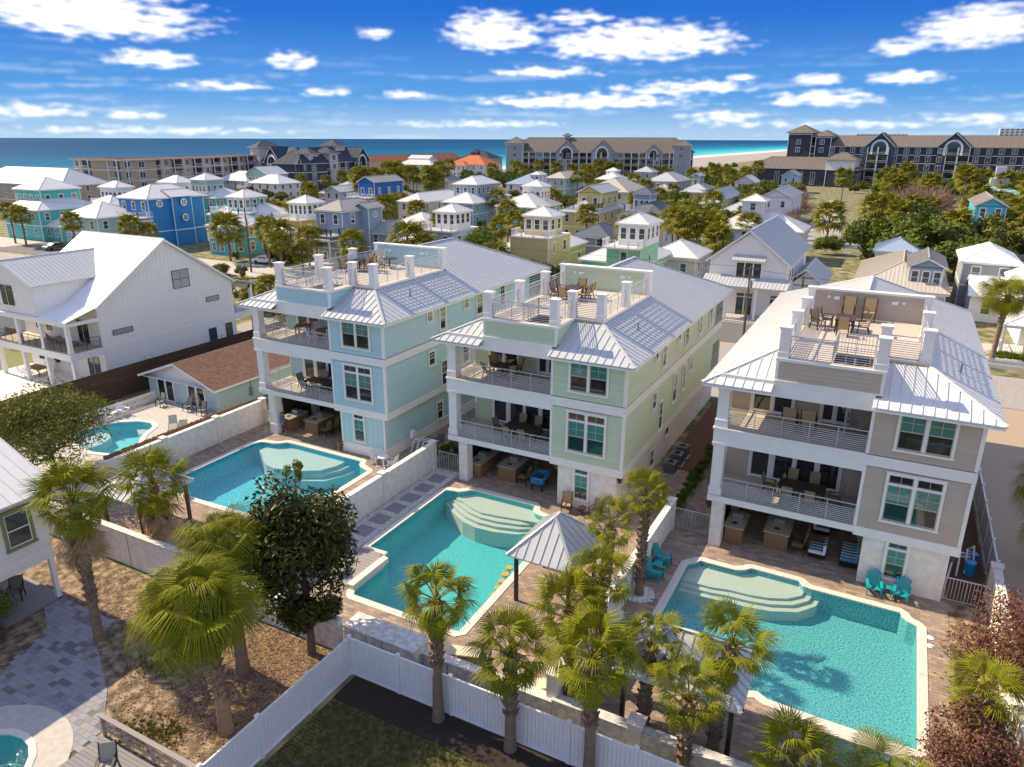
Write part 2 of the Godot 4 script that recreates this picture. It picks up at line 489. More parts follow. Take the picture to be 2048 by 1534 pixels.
# a gabled roof, ridge along z ("z") or x ("x")
func gable(parent: Node, x0: float, x1: float, z0: float, z1: float, y0: float, s: float, mat: Material, along := "z", pw := 0.45, each := false, called := "roof") -> float:
	var j: MB = null if each else MB.new()
	var sw := Vector2(x0, z1); var se := Vector2(x1, z1); var ne := Vector2(x1, z0); var nw := Vector2(x0, z0)
	var top: float
	var keep: Node = parent
	if along == "z":
		var m := (x0 + x1) / 2
		top = y0 + (x1 - x0) / 2 * s
		if each:
			var core := MB.new(); core.box(m - 0.07, top - 0.03, z0, m + 0.07, top + 0.05, z1); keep = obj(called, core, mat, parent)
		slope(keep, PackedVector2Array([nw, sw, Vector2(m, z1), Vector2(m, z0)]), Vector2(-1, 0), nw, y0, s, mat, pw, [], each, j)
		slope(keep, PackedVector2Array([se, ne, Vector2(m, z0), Vector2(m, z1)]), Vector2(1, 0), se, y0, s, mat, pw, [], each, j)
		var fb := MB.new()
		for z in [z1 - 0.03, z0 + 0.03]:
			fb.bar(Vector3(x0, y0 - 0.12, z), Vector3(m, top - 0.12, z), 0.05, 0.2); fb.bar(Vector3(m, top - 0.12, z), Vector3(x1, y0 - 0.12, z), 0.052, 0.2)
		obj("fascia", fb, M["white"], parent)
	else:
		var m := (z0 + z1) / 2
		top = y0 + (z1 - z0) / 2 * s
		if each:
			var core := MB.new(); core.box(x0, top - 0.03, m - 0.07, x1, top + 0.05, m + 0.07); keep = obj(called, core, mat, parent)
		slope(keep, PackedVector2Array([sw, se, Vector2(x1, m), Vector2(x0, m)]), Vector2(0, 1), sw, y0, s, mat, pw, [], each, j)
		slope(keep, PackedVector2Array([ne, nw, Vector2(x0, m), Vector2(x1, m)]), Vector2(0, -1), ne, y0, s, mat, pw, [], each, j)
		var fb := MB.new()
		for x in [x1 - 0.03, x0 + 0.03]:
			fb.bar(Vector3(x, y0 - 0.12, z0), Vector3(x, top - 0.12, m), 0.05, 0.2); fb.bar(Vector3(x, top - 0.12, m), Vector3(x, y0 - 0.12, z1), 0.052, 0.2)
		obj("fascia", fb, M["white"], parent)
	if j:
		if along == "z":
			j.bar(Vector3((x0 + x1) / 2, top + 0.03, z0), Vector3((x0 + x1) / 2, top + 0.03, z1), 0.2, 0.05)
		else:
			j.bar(Vector3(x0, top + 0.03, (z0 + z1) / 2), Vector3(x1, top + 0.03, (z0 + z1) / 2), 0.2, 0.05)
		obj(called, j, mat, parent)
	return top

# gable end wall (a five-sided wall) facing +-x or +-z
func gable_end(b: MB, at: Transform3D, w: float, h: float, rise: float) -> void:
	b.tf = at
	b.quad(Vector3(0, 0, 0), Vector3(w, 0, 0), Vector3(w, h, 0), Vector3(0, h, 0))
	b.tri(Vector3(0, h, 0), Vector3(w, h, 0), Vector3(w / 2, h + rise, 0))
	b.tf = Transform3D()

# ---------- the three tall beach houses ----------

func beach_house(label: String, o: Vector3, c: Dictionary) -> Node3D:
	var t := thing("beach_house", label, "house", o)
	var W := 11.6; var D := 23.8
	var sid: Material = M[c.siding]
	var white: Material = M["white"]
	# masses
	var g := MB.new()
	var yg: float = c.get("drop", 0.0)
	g.box(7.6, yg, -D, W - 0.3, 2.76, -0.05)
	g.box(0.35, yg, -D, 7.6, 2.76, -8.2)
	obj("ground_wall", g, M[c.ground], t)
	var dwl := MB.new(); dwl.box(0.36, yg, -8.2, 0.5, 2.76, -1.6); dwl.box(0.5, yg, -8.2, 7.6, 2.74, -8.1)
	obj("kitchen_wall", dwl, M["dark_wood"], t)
	var u := MB.new()
	u.box(7.1, 3.1, -D, W, 6.3, 0); u.box(0.05, 3.1, -D, 7.1, 6.0, -3.25)
	u.box(7.1, 6.95, -D, W, 9.4, 0.0); u.box(0.05, 6.95, -D, 7.1, 9.4, -3.25)
	obj("wall", u, sid, t)
	# siding boards on the faces in view
	for f in [[Vector3(7.2, 3.1, 0), "front", 4.3, 3.2], [Vector3(7.2, 6.95, 0), "front", 4.3, 2.45], [Vector3(W, 3.1, -0.1), "right", D - 0.2, 3.2], [Vector3(W, 6.95, -0.1), "right", D - 0.2, 2.45], [Vector3(0.1, 3.1, -3.25), "front", 7.0, 2.9], [Vector3(0.1, 6.95, -3.25), "front", 7.0, 2.45], [Vector3(0.05, 3.1, -D + 0.1), "left", D - 3.4, 2.9], [Vector3(0.05, 6.95, -D + 0.1), "left", D - 3.4, 2.45], [Vector3(7.1, 3.1, -3.2), "left", 3.1, 2.9], [Vector3(7.1, 6.95, -3.2), "left", 3.1, 2.45]]:
		var b := MB.new()
		lap(b, face(f[0], f[1]), f[2], f[3], 0.205)
		obj("siding", b, sid, t, "stuff")
	if c.get("batten", false):
		var b := MB.new()
		battens(b, face(Vector3(7.6, 0.35, -0.05), "front"), W - 7.9, 2.4, 0.41)
		battens(b, face(Vector3(W - 0.3, 0.35, -0.05), "right"), D - 0.1, 2.4, 0.41)
		obj("ground_siding", b, M[c.ground], t, "stuff")
		var sk := MB.new()
		sk.box(7.55, yg, -0.05, W - 0.25, 0.36, 0.0); sk.box(W - 0.3, yg, -D, W - 0.25, 0.36, -0.05)
		sk.box(W - 0.42, 0.36, -0.05, W - 0.26, 2.76, 0.0); sk.box(7.52, 0.36, -0.06, 7.66, 2.76, 0.0)
		obj("trim", sk, white, t)
	# floor slabs with their white edge beams
	var s0 := MB.new(); s0.box(-0.06, 2.76, -D - 0.03, 7.1, 3.1, 0.12); s0.box(7.1, 2.62, -D - 0.04, W + 0.06, 3.1, 0.08)
	obj("floor_beam", s0, white, t)
	var s1 := MB.new(); s1.box(-0.05, 6.02, -D - 0.02, 7.1, 6.9, 0.1); s1.box(-0.1, 6.86, -D - 0.05, 7.1, 6.95, 0.15); s1.box(7.1, 6.36, -D - 0.03, W + 0.06, 6.9, 0.07); s1.box(-0.07, 6.0, -0.7, 0.7, 6.12, 0.13)
	obj("floor_beam", s1, white, t)
	var s2 := MB.new(); s2.box(0.0, 9.05, -3.25, 0.25, 9.4, 0.06); s2.box(0.0, 9.06, 0.0, 7.1, 9.86, 0.08)
	s2.box(2.6, 9.86, -0.05, 7.35, 9.93, 0.10)
	s2.box(0.25, 9.3, -3.25, 7.1, 9.4, 0.0)
	obj("top_beam", s2, white, t)
	for y in [3.1, 6.95]:
		var fl := MB.new(); fl.box(0.0, y, -3.24, 7.1, y + 0.02, 0.11)
		obj("balcony_floor", fl, M["deck_floor"], t)
		var col := MB.new()
		var yt := 6.02 if y < 5 else 9.06
		col.box(0.0, y + 0.02, -0.56, 0.56, yt, 0.0); col.box(-0.05, y + 0.02, -0.61, 0.61, y + 0.42, 0.05); col.box(-0.04, yt - 0.14, -0.6, 0.6, yt, 0.04)
		obj("column", col, white, t)
		railing(t, Vector3(0.6, y, 0.02), Vector3(7.08, y, 0.02), 1.07, 8, "rail", 1.3, Vector3(0, 0, 0.07))
		railing(t, Vector3(0.1, y, -3.22), Vector3(0.1, y, -0.62), 1.07, 8, "rail", 1.3, Vector3(-0.07, 0, 0))
	var gc := MB.new()
	gc.box(c.post, yg, -0.68, c.post + 0.62, 2.76, -0.02)
	if c.get("batten", false):
		gc.box(c.post - 0.05, yg, -0.73, c.post + 0.67, 0.42, 0.03)
	obj("ground_column", _bx(0.35, yg, -5.0, 0.9, 2.76, -4.5), white, t)
	obj("ground_column", gc, M["stucco"] if not c.get("batten", false) else white, t)
	for bx in [[c.post - 0.32, 0.3], [7.3, 0.3], [11.32, 0.26]]:
		if c.get("batten", false):
			break
		var br := MB.new(); br.box(bx[0], 2.4, -0.3, bx[0] + bx[1], 2.76, -0.05); br.box(bx[0] + 0.06, 2.2, -0.3, bx[0] + bx[1] - 0.05, 2.4, -0.12)
		obj("bracket", br, M["dark_wood"], t)
	# corner boards
	for y in [[3.1, 6.36], [6.95, 9.4]]:
		for e in [[7.06, -0.05, 7.2, 0.05], [W - 0.12, -0.1, W + 0.05, 0.05], [0.02, -3.3, 0.14, -3.2], [W - 0.05, -D - 0.03, W + 0.05, -D + 0.1]]:
			obj("corner_board", _bx(e[0], y[0], e[1], e[2], y[1] - (0.36 if e[0] < 1.0 else 0.0), e[3]), white, t)
	# windows and doors
	window(t, face(Vector3(8.28, 7.46, 0.04), "front"), 2.2, 1.78, 2)
	window(t, face(Vector3(8.22, 3.76, 0.04), "front"), 2.24, 2.34, 2, 0.46)
	window(t, face(Vector3(8.72, 0.72, -0.02), "front"), 0.82, 1.86, 1, 0.3)
	var dw: String = "plain"
	for y in [6.97, 3.12]:
		for d in ([[1.25, 2.0, 2], [4.75, 1.2, 2]] if y > 5 else [[1.5, 0.95, 1], [2.7, 2.1, 2], [5.0, 1.0, 1]]):
			window(t, face(Vector3(d[0], y + 0.03, -3.205), "front"), d[1], 2.02, d[2], 0.0, "door", "white", "white", "glass_teal", "glass", 0.14)
	for w in c.side:
		window(t, face(Vector3(W + 0.04, w[1], w[0]), "right"), w[2], w[3], 1, 0.0, "hung", "white", "white", "glass_mid", "glass", 0.1)
	for w in c.get("ground_side", []):
		window(t, face(Vector3(W - 0.27, w[1], w[0]), "right"), w[2], w[3], 1, 0.0, "hung", "white", "white", "glass_mid", "glass", 0.1)
	# back balconies on the far right corner are railed panels with recess shade painted in
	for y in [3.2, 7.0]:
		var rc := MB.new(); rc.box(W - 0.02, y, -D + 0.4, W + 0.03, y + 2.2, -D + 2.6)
		obj("recess_shade_panel", rc, M["dark"], t)
		railing(t, Vector3(W + 0.06, y, -D + 2.6), Vector3(W + 0.06, y, -D + 0.4), 1.05, 7, "rail", 1.1)
	# roof with the deck cut into it
	var hole := PackedVector2Array([Vector2(2.6, 2), Vector2(2.6, -11.4), Vector2(9.15, -11.4), Vector2(9.15, -2.5), Vector2(7.35, -2.5), Vector2(7.35, -0.02), Vector2(7.02, -0.02), Vector2(7.02, 2)])
	var rmat: Material = M[c.roof]
	var e0 := 9.44
	hip(t, -0.75, 12.25, -D - 0.65, 0.62, e0, 0.455, rmat, 0.46, [hole], true)
	var rc2 := MB.new()
	for p in [[Vector3(12.25, e0, 0.62), Vector3(9.15, e0 + 1.41, -2.48)], [Vector3(-0.75, e0, 0.62), Vector3(2.6, e0 + 1.52, -2.73)], [Vector3(5.75, 12.4, -11.4), Vector3(5.75, 12.4, -17.95)], [Vector3(5.75, 12.4, -17.95), Vector3(12.25, e0, -D - 0.65)], [Vector3(5.75, 12.4, -17.95), Vector3(-0.75, e0, -D - 0.65)]]:
		rc2.bar(p[0] + Vector3(0, 0.035, 0), p[1] + Vector3(0, 0.035, 0), 0.17, 0.05)
	obj("ridge_cap", rc2, rmat, t)
	var so := MB.new()
	so.box(7.0, e0 - 0.2, 0.0, 12.2, e0 - 0.09, 0.6); so.box(-0.7, e0 - 0.2, 0.0, 2.62, e0 - 0.09, 0.6)
	so.box(W, e0 - 0.2, -D - 0.6, 12.2, e0 - 0.09, 0.0); so.box(-0.7, e0 - 0.2, -D - 0.6, 0.0, e0 - 0.09, 0.0)
	obj("soffit", so, white, t)
	# roof deck
	var yd := 11.0
	var dk := MB.new()
	dk.box(2.62, yd - 0.12, -2.4, 5.05, yd, 0.0); dk.box(6.75, yd - 0.12, -2.4, 7.33, yd, 0.0); dk.box(5.05, yd - 0.12, -0.45, 6.75, yd, 0.0)
	dk.box(2.62, yd - 0.12, -11.1, 9.13, yd, -2.4)
	obj("roof_deck_floor", dk, M["deck_floor"], t)
	var st := MB.new()
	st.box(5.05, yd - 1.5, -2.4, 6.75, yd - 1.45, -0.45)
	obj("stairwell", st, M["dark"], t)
	var tr := MB.new()
	for i in 5:
		tr.box(5.2 + i * 0.3, yd - 0.3 - i * 0.2, -1.5, 5.5 + i * 0.3, yd - 0.25 - i * 0.2, -0.6)
	obj("stair_treads", tr, M["weathered_wood"], t)
	var sw := MB.new()
	sw.box(2.6, 9.93, -0.12, 7.32, yd - 0.12, 0.0); sw.box(7.2, 9.9, -2.55, 7.32, yd - 0.12, -0.12); sw.box(2.6, 9.9, -11.1, 2.7, yd - 0.12, -0.1); sw.box(7.32, 10.3, -2.6, 9.13, yd - 0.12, -2.5); sw.box(9.03, 10.3, -11.1, 9.13, yd - 0.12, -2.6)
	obj("parapet", sw, sid, t)
	var sl := MB.new()
	lap(sl, face(Vector3(2.72, 9.93, 0.0), "front"), 4.5, yd - 0.12 - 9.93, 0.205)
	lap(sl, face(Vector3(7.32, 9.93, -0.12), "right"), 2.35, yd - 0.12 - 9.93, 0.205)
	obj("siding", sl, sid, t, "stuff")
	var tm := MB.new()
	tm.box(2.58, 9.93, -0.02, 2.72, yd - 0.12, 0.035); tm.box(7.22, 9.93, -0.14, 7.36, yd - 0.12, 0.035)
	tm.box(2.55, yd - 0.12, -0.1, 7.4, yd + 0.02, 0.06); tm.box(7.28, yd - 0.12, -2.62, 7.4, yd + 0.02, -0.1); tm.box(7.4, yd - 0.12, -2.6, 9.2, yd + 0.02, -2.46); tm.box(9.1, yd - 0.12, -11.1, 9.2, yd + 0.02, -2.6); tm.box(2.55, yd - 0.12, -11.1, 2.65, yd + 0.02, -0.1)
	obj("deck_trim", tm, white, t)
	var pm := MB.new()
	pm.box(-0.23, 0, -0.23, 0.23, 1.42, 0.23); pm.box(-0.26, 0, -0.26, 0.26, 0.3, 0.26); pm.box(-0.29, 1.42, -0.29, 0.29, 1.54, 0.29); pm.box(-0.15, 0.42, 0.23, 0.15, 1.28, 0.236); pm.box(0.23, 0.42, -0.15, 0.236, 1.28, 0.15)
	var pmm := pm.mesh()
	var posts := [Vector2(2.84, -0.25), Vector2(7.1, -0.25), Vector2(7.1, -2.78), Vector2(8.92, -2.78), Vector2(8.92, -7.0), Vector2(2.84, -4.2), Vector2(2.84, -8.0)]
	for p in posts:
		inst("deck_post", pmm, white, t, Transform3D(Basis(), Vector3(p.x, yd + 0.02, p.y)))
	for r in [[0, 1, Vector3(0, 0, 0.05)], [1, 2, Vector3(0.05, 0, 0)], [2, 3, Vector3(0, 0, 0.05)], [3, 4, Vector3(0.05, 0, 0)], [0, 5, Vector3(-0.05, 0, 0)], [5, 6, Vector3(-0.05, 0, 0)]]:
		var a := Vector3(posts[r[0]].x, yd + 0.02, posts[r[0]].y); var b := Vector3(posts[r[1]].x, yd + 0.02, posts[r[1]].y)
		var dd := (b - a).normalized() * 0.24
		railing(t, a + dd, b - dd, 1.07, 8, "rail", 1.4, r[2])
	railing(t, Vector3(8.92, yd + 0.02, -7.24), Vector3(8.92, yd + 0.02, -10.95), 1.07, 8, "rail", 1.4, Vector3(0.05, 0, 0))
	railing(t, Vector3(2.84, yd + 0.02, -8.24), Vector3(2.84, yd + 0.02, -10.95), 1.07, 8, "rail", 1.4, Vector3(-0.05, 0, 0))
	railing(t, Vector3(5.0, yd, -2.45), Vector3(5.0, yd, -0.4), 1.0, 8, "rail", 0.7, Vector3.ZERO, true)
	railing(t, Vector3(5.0, yd, -2.45), Vector3(6.8, yd, -2.45), 1.0, 8, "rail", 0.9, Vector3.ZERO, true)
	# back wall of the deck with its lights
	var bw := MB.new()
	bw.box(2.9, yd, -11.3, 8.85, yd + 1.5, -11.08)
	var bwo := obj("deck_wall", bw, sid, t)
	var bl := MB.new(); lap(bl, face(Vector3(2.95, yd, -11.08), "front"), 5.85, 1.5, 0.19)
	obj("siding", bl, sid, bwo, "stuff")
	var bt := MB.new()
	bt.box(2.58, yd, -11.5, 2.98, yd + 1.5, -11.0); bt.box(8.77, yd, -11.5, 9.17, yd + 1.5, -11.0); bt.box(2.5, yd + 1.5, -11.5, 9.25, yd + 1.62, -10.95)
	obj("trim", bt, white, bwo)
	for x in [3.75, 4.2, 7.3, 7.75]:
		var lm := MB.new()
		if x < 4 or x > 7.5:
			lm.tube(Vector3(x, yd + 1.12, -11.06), Vector3(x, yd + 1.12, -10.95), 0.09, 0.09, 10)
		else:
			lm.box(x - 0.16, yd + 1.0, -11.06, x + 0.16, yd + 1.16, -10.88)
		obj("wall_light", lm, M["plastic_white"], bwo)
	# vent pipe on the right slope
	var vp := MB.new(); vp.tube(Vector3(10.6, 10.1, -4.6), Vector3(10.6, 10.65, -4.6), 0.06, 0.05, 8)
	obj("vent_pipe", vp, M["grey_metal"], t)
	# outdoor kitchen under the house
	return t

# ---------- plants ----------

# a fan leaf on its stalk, growing along +x from the crown's heart
func frond(b: MB, r: float, stalk: float, segs: int, droop: float, spread: float, col: Color, tipcol: Color, rg: RandomNumberGenerator, fine := true, thin := 0.5) -> void:
	b.col = Color(col.r * 1.1 + 0.02, col.g * 1.05, col.b)
	var hub := Vector3(stalk, -0.05 * stalk, 0)
	if fine:
		b.bar(Vector3(0.02, 0, 0), Vector3(stalk * 0.6, 0.02, 0), 0.035, 0.02); b.bar(Vector3(stalk * 0.6, 0.02, 0), hub, 0.028, 0.018)
	else:
		b.tri(Vector3(0, 0, -0.03), Vector3(0, 0, 0.03), hub)
	for i in segs:
		var f := (i + 0.5) / segs * 2.0 - 1.0
		var a := f * spread + rg.randf_range(-0.03, 0.03)
		var len_ := r * (1.0 - 0.28 * f * f) * rg.randf_range(0.9, 1.06)
		var d := Vector3(cos(a), 0, sin(a))
		var s := Vector3(-sin(a), 0, cos(a))
		var w := r * spread / segs * thin
		var fold := 0.35 * w
		var mid := hub + d * len_ * 0.55 + Vector3(0, 0.05 * r - absf(f) * 0.12 * r, 0)
		var dr := droop * len_ * rg.randf_range(0.6, 1.4)
		var tip := hub + d * len_ * (1.0 - 0.25 * droop) + Vector3(0, -dr - absf(f) * 0.16 * r, 0)
		var k := rg.randf_range(0.8, 1.15)
		var c0 := Color(col.r * k, col.g * k, col.b * k)
		b.col = c0
		if fine:
			b.tri(hub, mid + s * w + Vector3(0, -fold, 0), mid)
			b.tri(hub, mid, mid - s * w + Vector3(0, -fold, 0))
			b.col = c0.lerp(tipcol, 0.6)
			b.tri(mid, mid + s * w + Vector3(0, -fold, 0), tip)
			b.tri(mid, tip, mid - s * w + Vector3(0, -fold, 0))
		else:
			b.tri(hub, mid + s * w, mid - s * w)
			b.col = c0.lerp(tipcol, 0.5)
			b.tri(mid + s * w, tip, mid - s * w)

var fronds := {}

func frond_meshes() -> void:
	var rg := RandomNumberGenerator.new()
	rg.seed = 77
	var green := Color(1, 1, 1); var tip := Color(2.5, 1.85, 0.9)
	for k in 5:
		var b := MB.new()
		frond(b, rg.randf_range(0.82, 0.98), rg.randf_range(0.85, 1.25), 30, rg.randf_range(0.15, 0.5), 2.05, green * rg.randf_range(0.75, 1.2), tip, rg, true, 0.4)
		fronds["fan%d" % k] = b.mesh()
	for k in 3:
		var b := MB.new()
		frond(b, 0.95, 1.0, 28, 0.5, 1.9, Color(2.0, 1.45, 0.8) if k < 2 else Color(3.2, 1.6, 1.0), Color(3.0, 1.6, 0.9), rg)
		fronds["old%d" % k] = b.mesh()
	for k in 5:      # sabal: longer, threadlike, hanging
		var b := MB.new()
		frond(b, rg.randf_range(1.05, 1.3), rg.randf_range(0.45, 1.25), 44, rg.randf_range(0.5, 0.95), 1.8, green * rg.randf_range(0.75, 1.1), Color(2.1, 1.5, 0.9), rg, true, 0.3)
		fronds["sabal%d" % k] = b.mesh()
	for k in 3:
		var b := MB.new()
		frond(b, 1.1, 0.8, 40, 0.95, 1.6, Color(1.9, 1.2, 0.6), Color(3.6, 1.5, 0.5), rg, true, 0.3)
		fronds["rust%d" % k] = b.mesh()
	for k in 3:      # dead leaves that hang against the trunk
		var b := MB.new()
		frond(b, rg.randf_range(0.8, 1.0), 0.7, 20, 0.25, 0.75, Color(1, 1, 1) * rg.randf_range(0.75, 1.05), Color(1.1, 1.0, 0.9), rg)
		fronds["dead%d" % k] = b.mesh()
	for k in 4:      # whole crowns for palms far off
		var b := MB.new()
		var n := 34
		for i in n:
			var el := lerpf(1.35, -0.75, pow(i / float(n), 0.9)) + rg.randf_range(-0.12, 0.12)
			b.tf = Transform3D(Basis(Vector3.UP, i * 2.4 + rg.randf_range(-0.3, 0.3)) * Basis(Vector3.BACK, el), Vector3.ZERO)
			var yel := Color(1.7, 1.15, 0.8) if i > n * 0.8 else Color(1, 1, 1)
			frond(b, rg.randf_range(0.8, 1.05), rg.randf_range(0.7, 1.0), 11, 0.35, 1.8, yel * rg.randf_range(0.75, 1.15), Color(1.6, 1.3, 0.9), rg, false)
		fronds["crown%d" % k] = b.mesh()
	for k in 2:
		var t := MB.new()
		var y := 0.0
		while y < 1.0:
			var g := rg.randf_range(0.75, 1.05)
			t.col = Color(g, g, g)
			t.tube(Vector3(0, y, 0), Vector3(0, y + 0.1, 0), 0.2 - 0.03 * y, 0.17 - 0.03 * y, 7, false)
			y += 0.1
		fronds["trunk%d" % k] = t.mesh()

func palm_trunk(parent: Node, h: float, r: float, lean: Vector3, boots_from: float, rg: RandomNumberGenerator) -> void:
	var t := MB.new()
	var n := int(h / 0.16)
	for i in n:
		var f0 := i / float(n); var f1 := (i + 1) / float(n)
		var p := Vector3(0, h * f0, 0) + lean * f0 * f0; var q := Vector3(0, h * f1, 0) + lean * f1 * f1
		var k := rg.randf_range(0.8, 1.05)
		t.col = Color(k, k, k)
		var flare := 1.0 + 0.35 * exp(-f0 * h * 2.2)
		t.tube(p, q, r * flare * rg.randf_range(1.0, 1.05), r * flare * rg.randf_range(0.94, 1.0), 10, false)
	obj("trunk", t, M["trunk"], parent)
	if boots_from >= 1.0:
		return
	var b := MB.new()
	var y := h * boots_from
	var i := 0
	while y < h - 0.05:
		var f := y / h
		var c := Vector3(0, y, 0) + lean * f * f
		for j in 2:
			var a := i * 2.4 + j * PI
			var d := Vector3(cos(a), 0, sin(a))
			var s := Vector3(-sin(a), 0, cos(a))
			var g := rg.randf_range(0.6, 1.5)
			b.col = Color(g * 1.05, g * 0.95, g * 0.85)
			var w := 0.075; var l := rg.randf_range(0.2, 0.36)
			var p0 := c + d * r * 0.9; var tip := c + d * (r + 0.10 + rg.randf() * 0.05) + Vector3(0, l, 0)
			b.tri(p0 - s * w, p0 + s * w, tip + s * w * 0.5); b.tri(p0 - s * w, tip + s * w * 0.5, tip - s * w * 0.5)
			b.tri(p0 + s * w, c + d * r * 0.7 + Vector3(0, l * 0.9, 0), tip + s * w * 0.5); b.tri(p0 - s * w, tip - s * w * 0.5, c + d * r * 0.7 + Vector3(0, l * 0.9, 0))
			b.tri(tip + s * w * 0.5, c + d * r * 0.7 + Vector3(0, l * 0.9, 0), tip - s * w * 0.5)
		y += 0.085
		i += 1
	obj("leaf_bases", b, M["trunk"], parent, "stuff")

func near_palm(label: String, at: Vector3, h: float, crown: float, n: int, kind: String, seed_: int, skirt := 0, boots := 0.5, lean := Vector3.ZERO, lo := -0.85) -> void:
	var rg := RandomNumberGenerator.new()
	rg.seed = seed_
	var t := thing("palm_tree", label, "palm tree", at, 0.0)
	palm_trunk(t, h, 0.19 if kind == "fan" else 0.24, lean, boots, rg)
	var top := Vector3(0, h, 0) + lean
	for i in n:
		var f := i / float(n - 1)
		var el := lerpf(1.4, lo, pow(f, 0.85)) + rg.randf_range(-0.14, 0.14)
		var nm: String = kind + str(rg.randi() % 5)
		if f > (0.86 if kind == "fan" else 0.74):
			nm = ("old" if kind == "fan" else "rust") + str(rg.randi() % 3)
		var s := crown * rg.randf_range(0.88, 1.1) * (0.75 + 0.25 * sin(PI * minf(1.0, f + 0.25))) * (1.0 if kind == "fan" else lerpf(0.62, 1.0, minf(1.0, f * 2.2)))
		var bs := Basis(Vector3.UP, i * 2.39996 + rg.randf_range(-0.25, 0.25)) * Basis(Vector3.BACK, el) * Basis(Vector3.RIGHT, rg.randf_range(-0.5, 0.5) * (1.0 if kind == "fan" else 1.8))
		inst("frond", fronds[nm], M["frond"], t, Transform3D(bs.scaled_local(Vector3.ONE * s), top + Vector3(0, 0.12 - 0.25 * f, 0)))
	for i in skirt:
		var bs := Basis(Vector3.UP, i * 2.39996) * Basis(Vector3.BACK, rg.randf_range(-1.5, -1.2)) * Basis(Vector3.RIGHT, rg.randf_range(-0.7, 0.7))
		bs = Basis(Vector3.UP, i * 2.39996) * Basis(Vector3.BACK, rg.randf_range(-1.35, -0.85)) * Basis(Vector3.RIGHT, rg.randf_range(-0.9, 0.9))
		inst("dead_frond", fronds["dead%d" % (rg.randi() % 3)], M["thatch"], t, Transform3D(bs.scaled_local(Vector3.ONE * rg.randf_range(1.05, 1.4)), top + Vector3(0, -0.45 - 1.0 * rg.randf(), 0)))

func far_palm(label: String, group: String, at: Vector3, h: float, crown: float, k: int) -> void:
	var t := thing("palm_tree", label, "palm tree", at, k * 1.7, group)
	inst("trunk", fronds["trunk%d" % (k % 2)], M["trunk"], t, Transform3D(Basis().scaled(Vector3(1.1, h, 1.1)), Vector3.ZERO))
	inst("crown", fronds["crown%d" % (k % 4)], M["frond_far"], t, Transform3D(Basis().scaled(Vector3.ONE * crown), Vector3(0, h, 0)))

# leaf-sized faces through the volume of several clumps
func crown_mesh(seed_: int, leaves: int, size: float, clumps: int, shape: Vector3, cols: Array, fill := true, long := 1.0) -> ArrayMesh:
	var rg := RandomNumberGenerator.new()
	rg.seed = seed_
	var b := MB.new()
	var cs := []
	for i in clumps:
		var d := Vector3(rg.randfn(), rg.randfn() * 0.8 + 0.15, rg.randfn()).normalized()
		var r := pow(rg.randf(), 0.4) * 0.72
		cs.append([d * r * shape, rg.randf_range(0.26, 0.44), rg.randf_range(0.8, 1.2)])
	if fill:
		for c in cs:
			b.col = cols[0]
			var rr: float = c[1] * 0.66
			for i in 5:
				for j in 8:
					var pt := func(ii: int, jj: int) -> Vector3:
						var th := PI * ii / 5.0; var ph := TAU * (jj % 8) / 8.0
						var nz := 0.8 + 0.35 * sin(ii * 2.1 + jj % 8 * 1.7 + c[1] * 40.0)
						return c[0] + Vector3(sin(th) * cos(ph), cos(th), sin(th) * sin(ph)) * rr * nz * shape
					b.quad(pt.call(i, j), pt.call(i, j + 1), pt.call(i + 1, j + 1), pt.call(i + 1, j))
	for i in leaves:
		var c: Array = cs[i % cs.size()]
		var d := Vector3(rg.randfn(), rg.randfn(), rg.randfn()).normalized()
		var p: Vector3 = c[0] + d * c[1] * shape * pow(rg.randf(), 0.3)
		var up := (d + Vector3(rg.randfn(), rg.randfn() + 0.5, rg.randfn()) * 0.7).normalized()
		var s := up.cross(Vector3(rg.randfn(), rg.randfn(), rg.randfn())).normalized()
		var w := s.cross(up)
		var k: float = c[2] * rg.randf_range(0.7, 1.25)
		var cc: Color = cols[rg.randi() % cols.size()]
		b.col = Color(cc.r * k, cc.g * k, cc.b * k)
		var l := size * rg.randf_range(0.7, 1.3)
		b.quad(p - s * l * long, p + w * l * 0.5, p + s * l * long, p - w * l * 0.5)
	return b.mesh()

func limbs(parent: Node, h: float, r: float, spread: Vector3, n: int, seed_: int, mat := "bark") -> void:
	var rg := RandomNumberGenerator.new()
	rg.seed = seed_
	var t := MB.new()
	t.tube(Vector3(0, -0.05, 0), Vector3(0.05, h * 0.5, 0), r * 1.25, r * 0.9, 9, false)
	t.tube(Vector3(0.05, h * 0.5, 0), Vector3(0, h, 0.04), r * 0.9, r * 0.6, 9, false)
	for i in n:
		var a := i * 2.4
		var y := h * rg.randf_range(0.55, 1.0)
		var p := Vector3(0.02, y, 0.02)
		var q := p + Vector3(cos(a) * spread.x, spread.y * rg.randf_range(0.4, 1.0), sin(a) * spread.z) * 0.6
		var m := (p + q) / 2 + Vector3(0, -0.1, 0)
		t.tube(p, m, r * 0.5, r * 0.34, 6, false); t.tube(m, q, r * 0.34, r * 0.14, 6, false)
		t.tube(q, q + Vector3(cos(a + 0.7), 0.8, sin(a + 0.7)) * 0.5 * spread.y, r * 0.14, r * 0.05, 5, false)
	obj("trunk", t, M[mat], parent)

# ---------- sheets, pavers, pools ----------

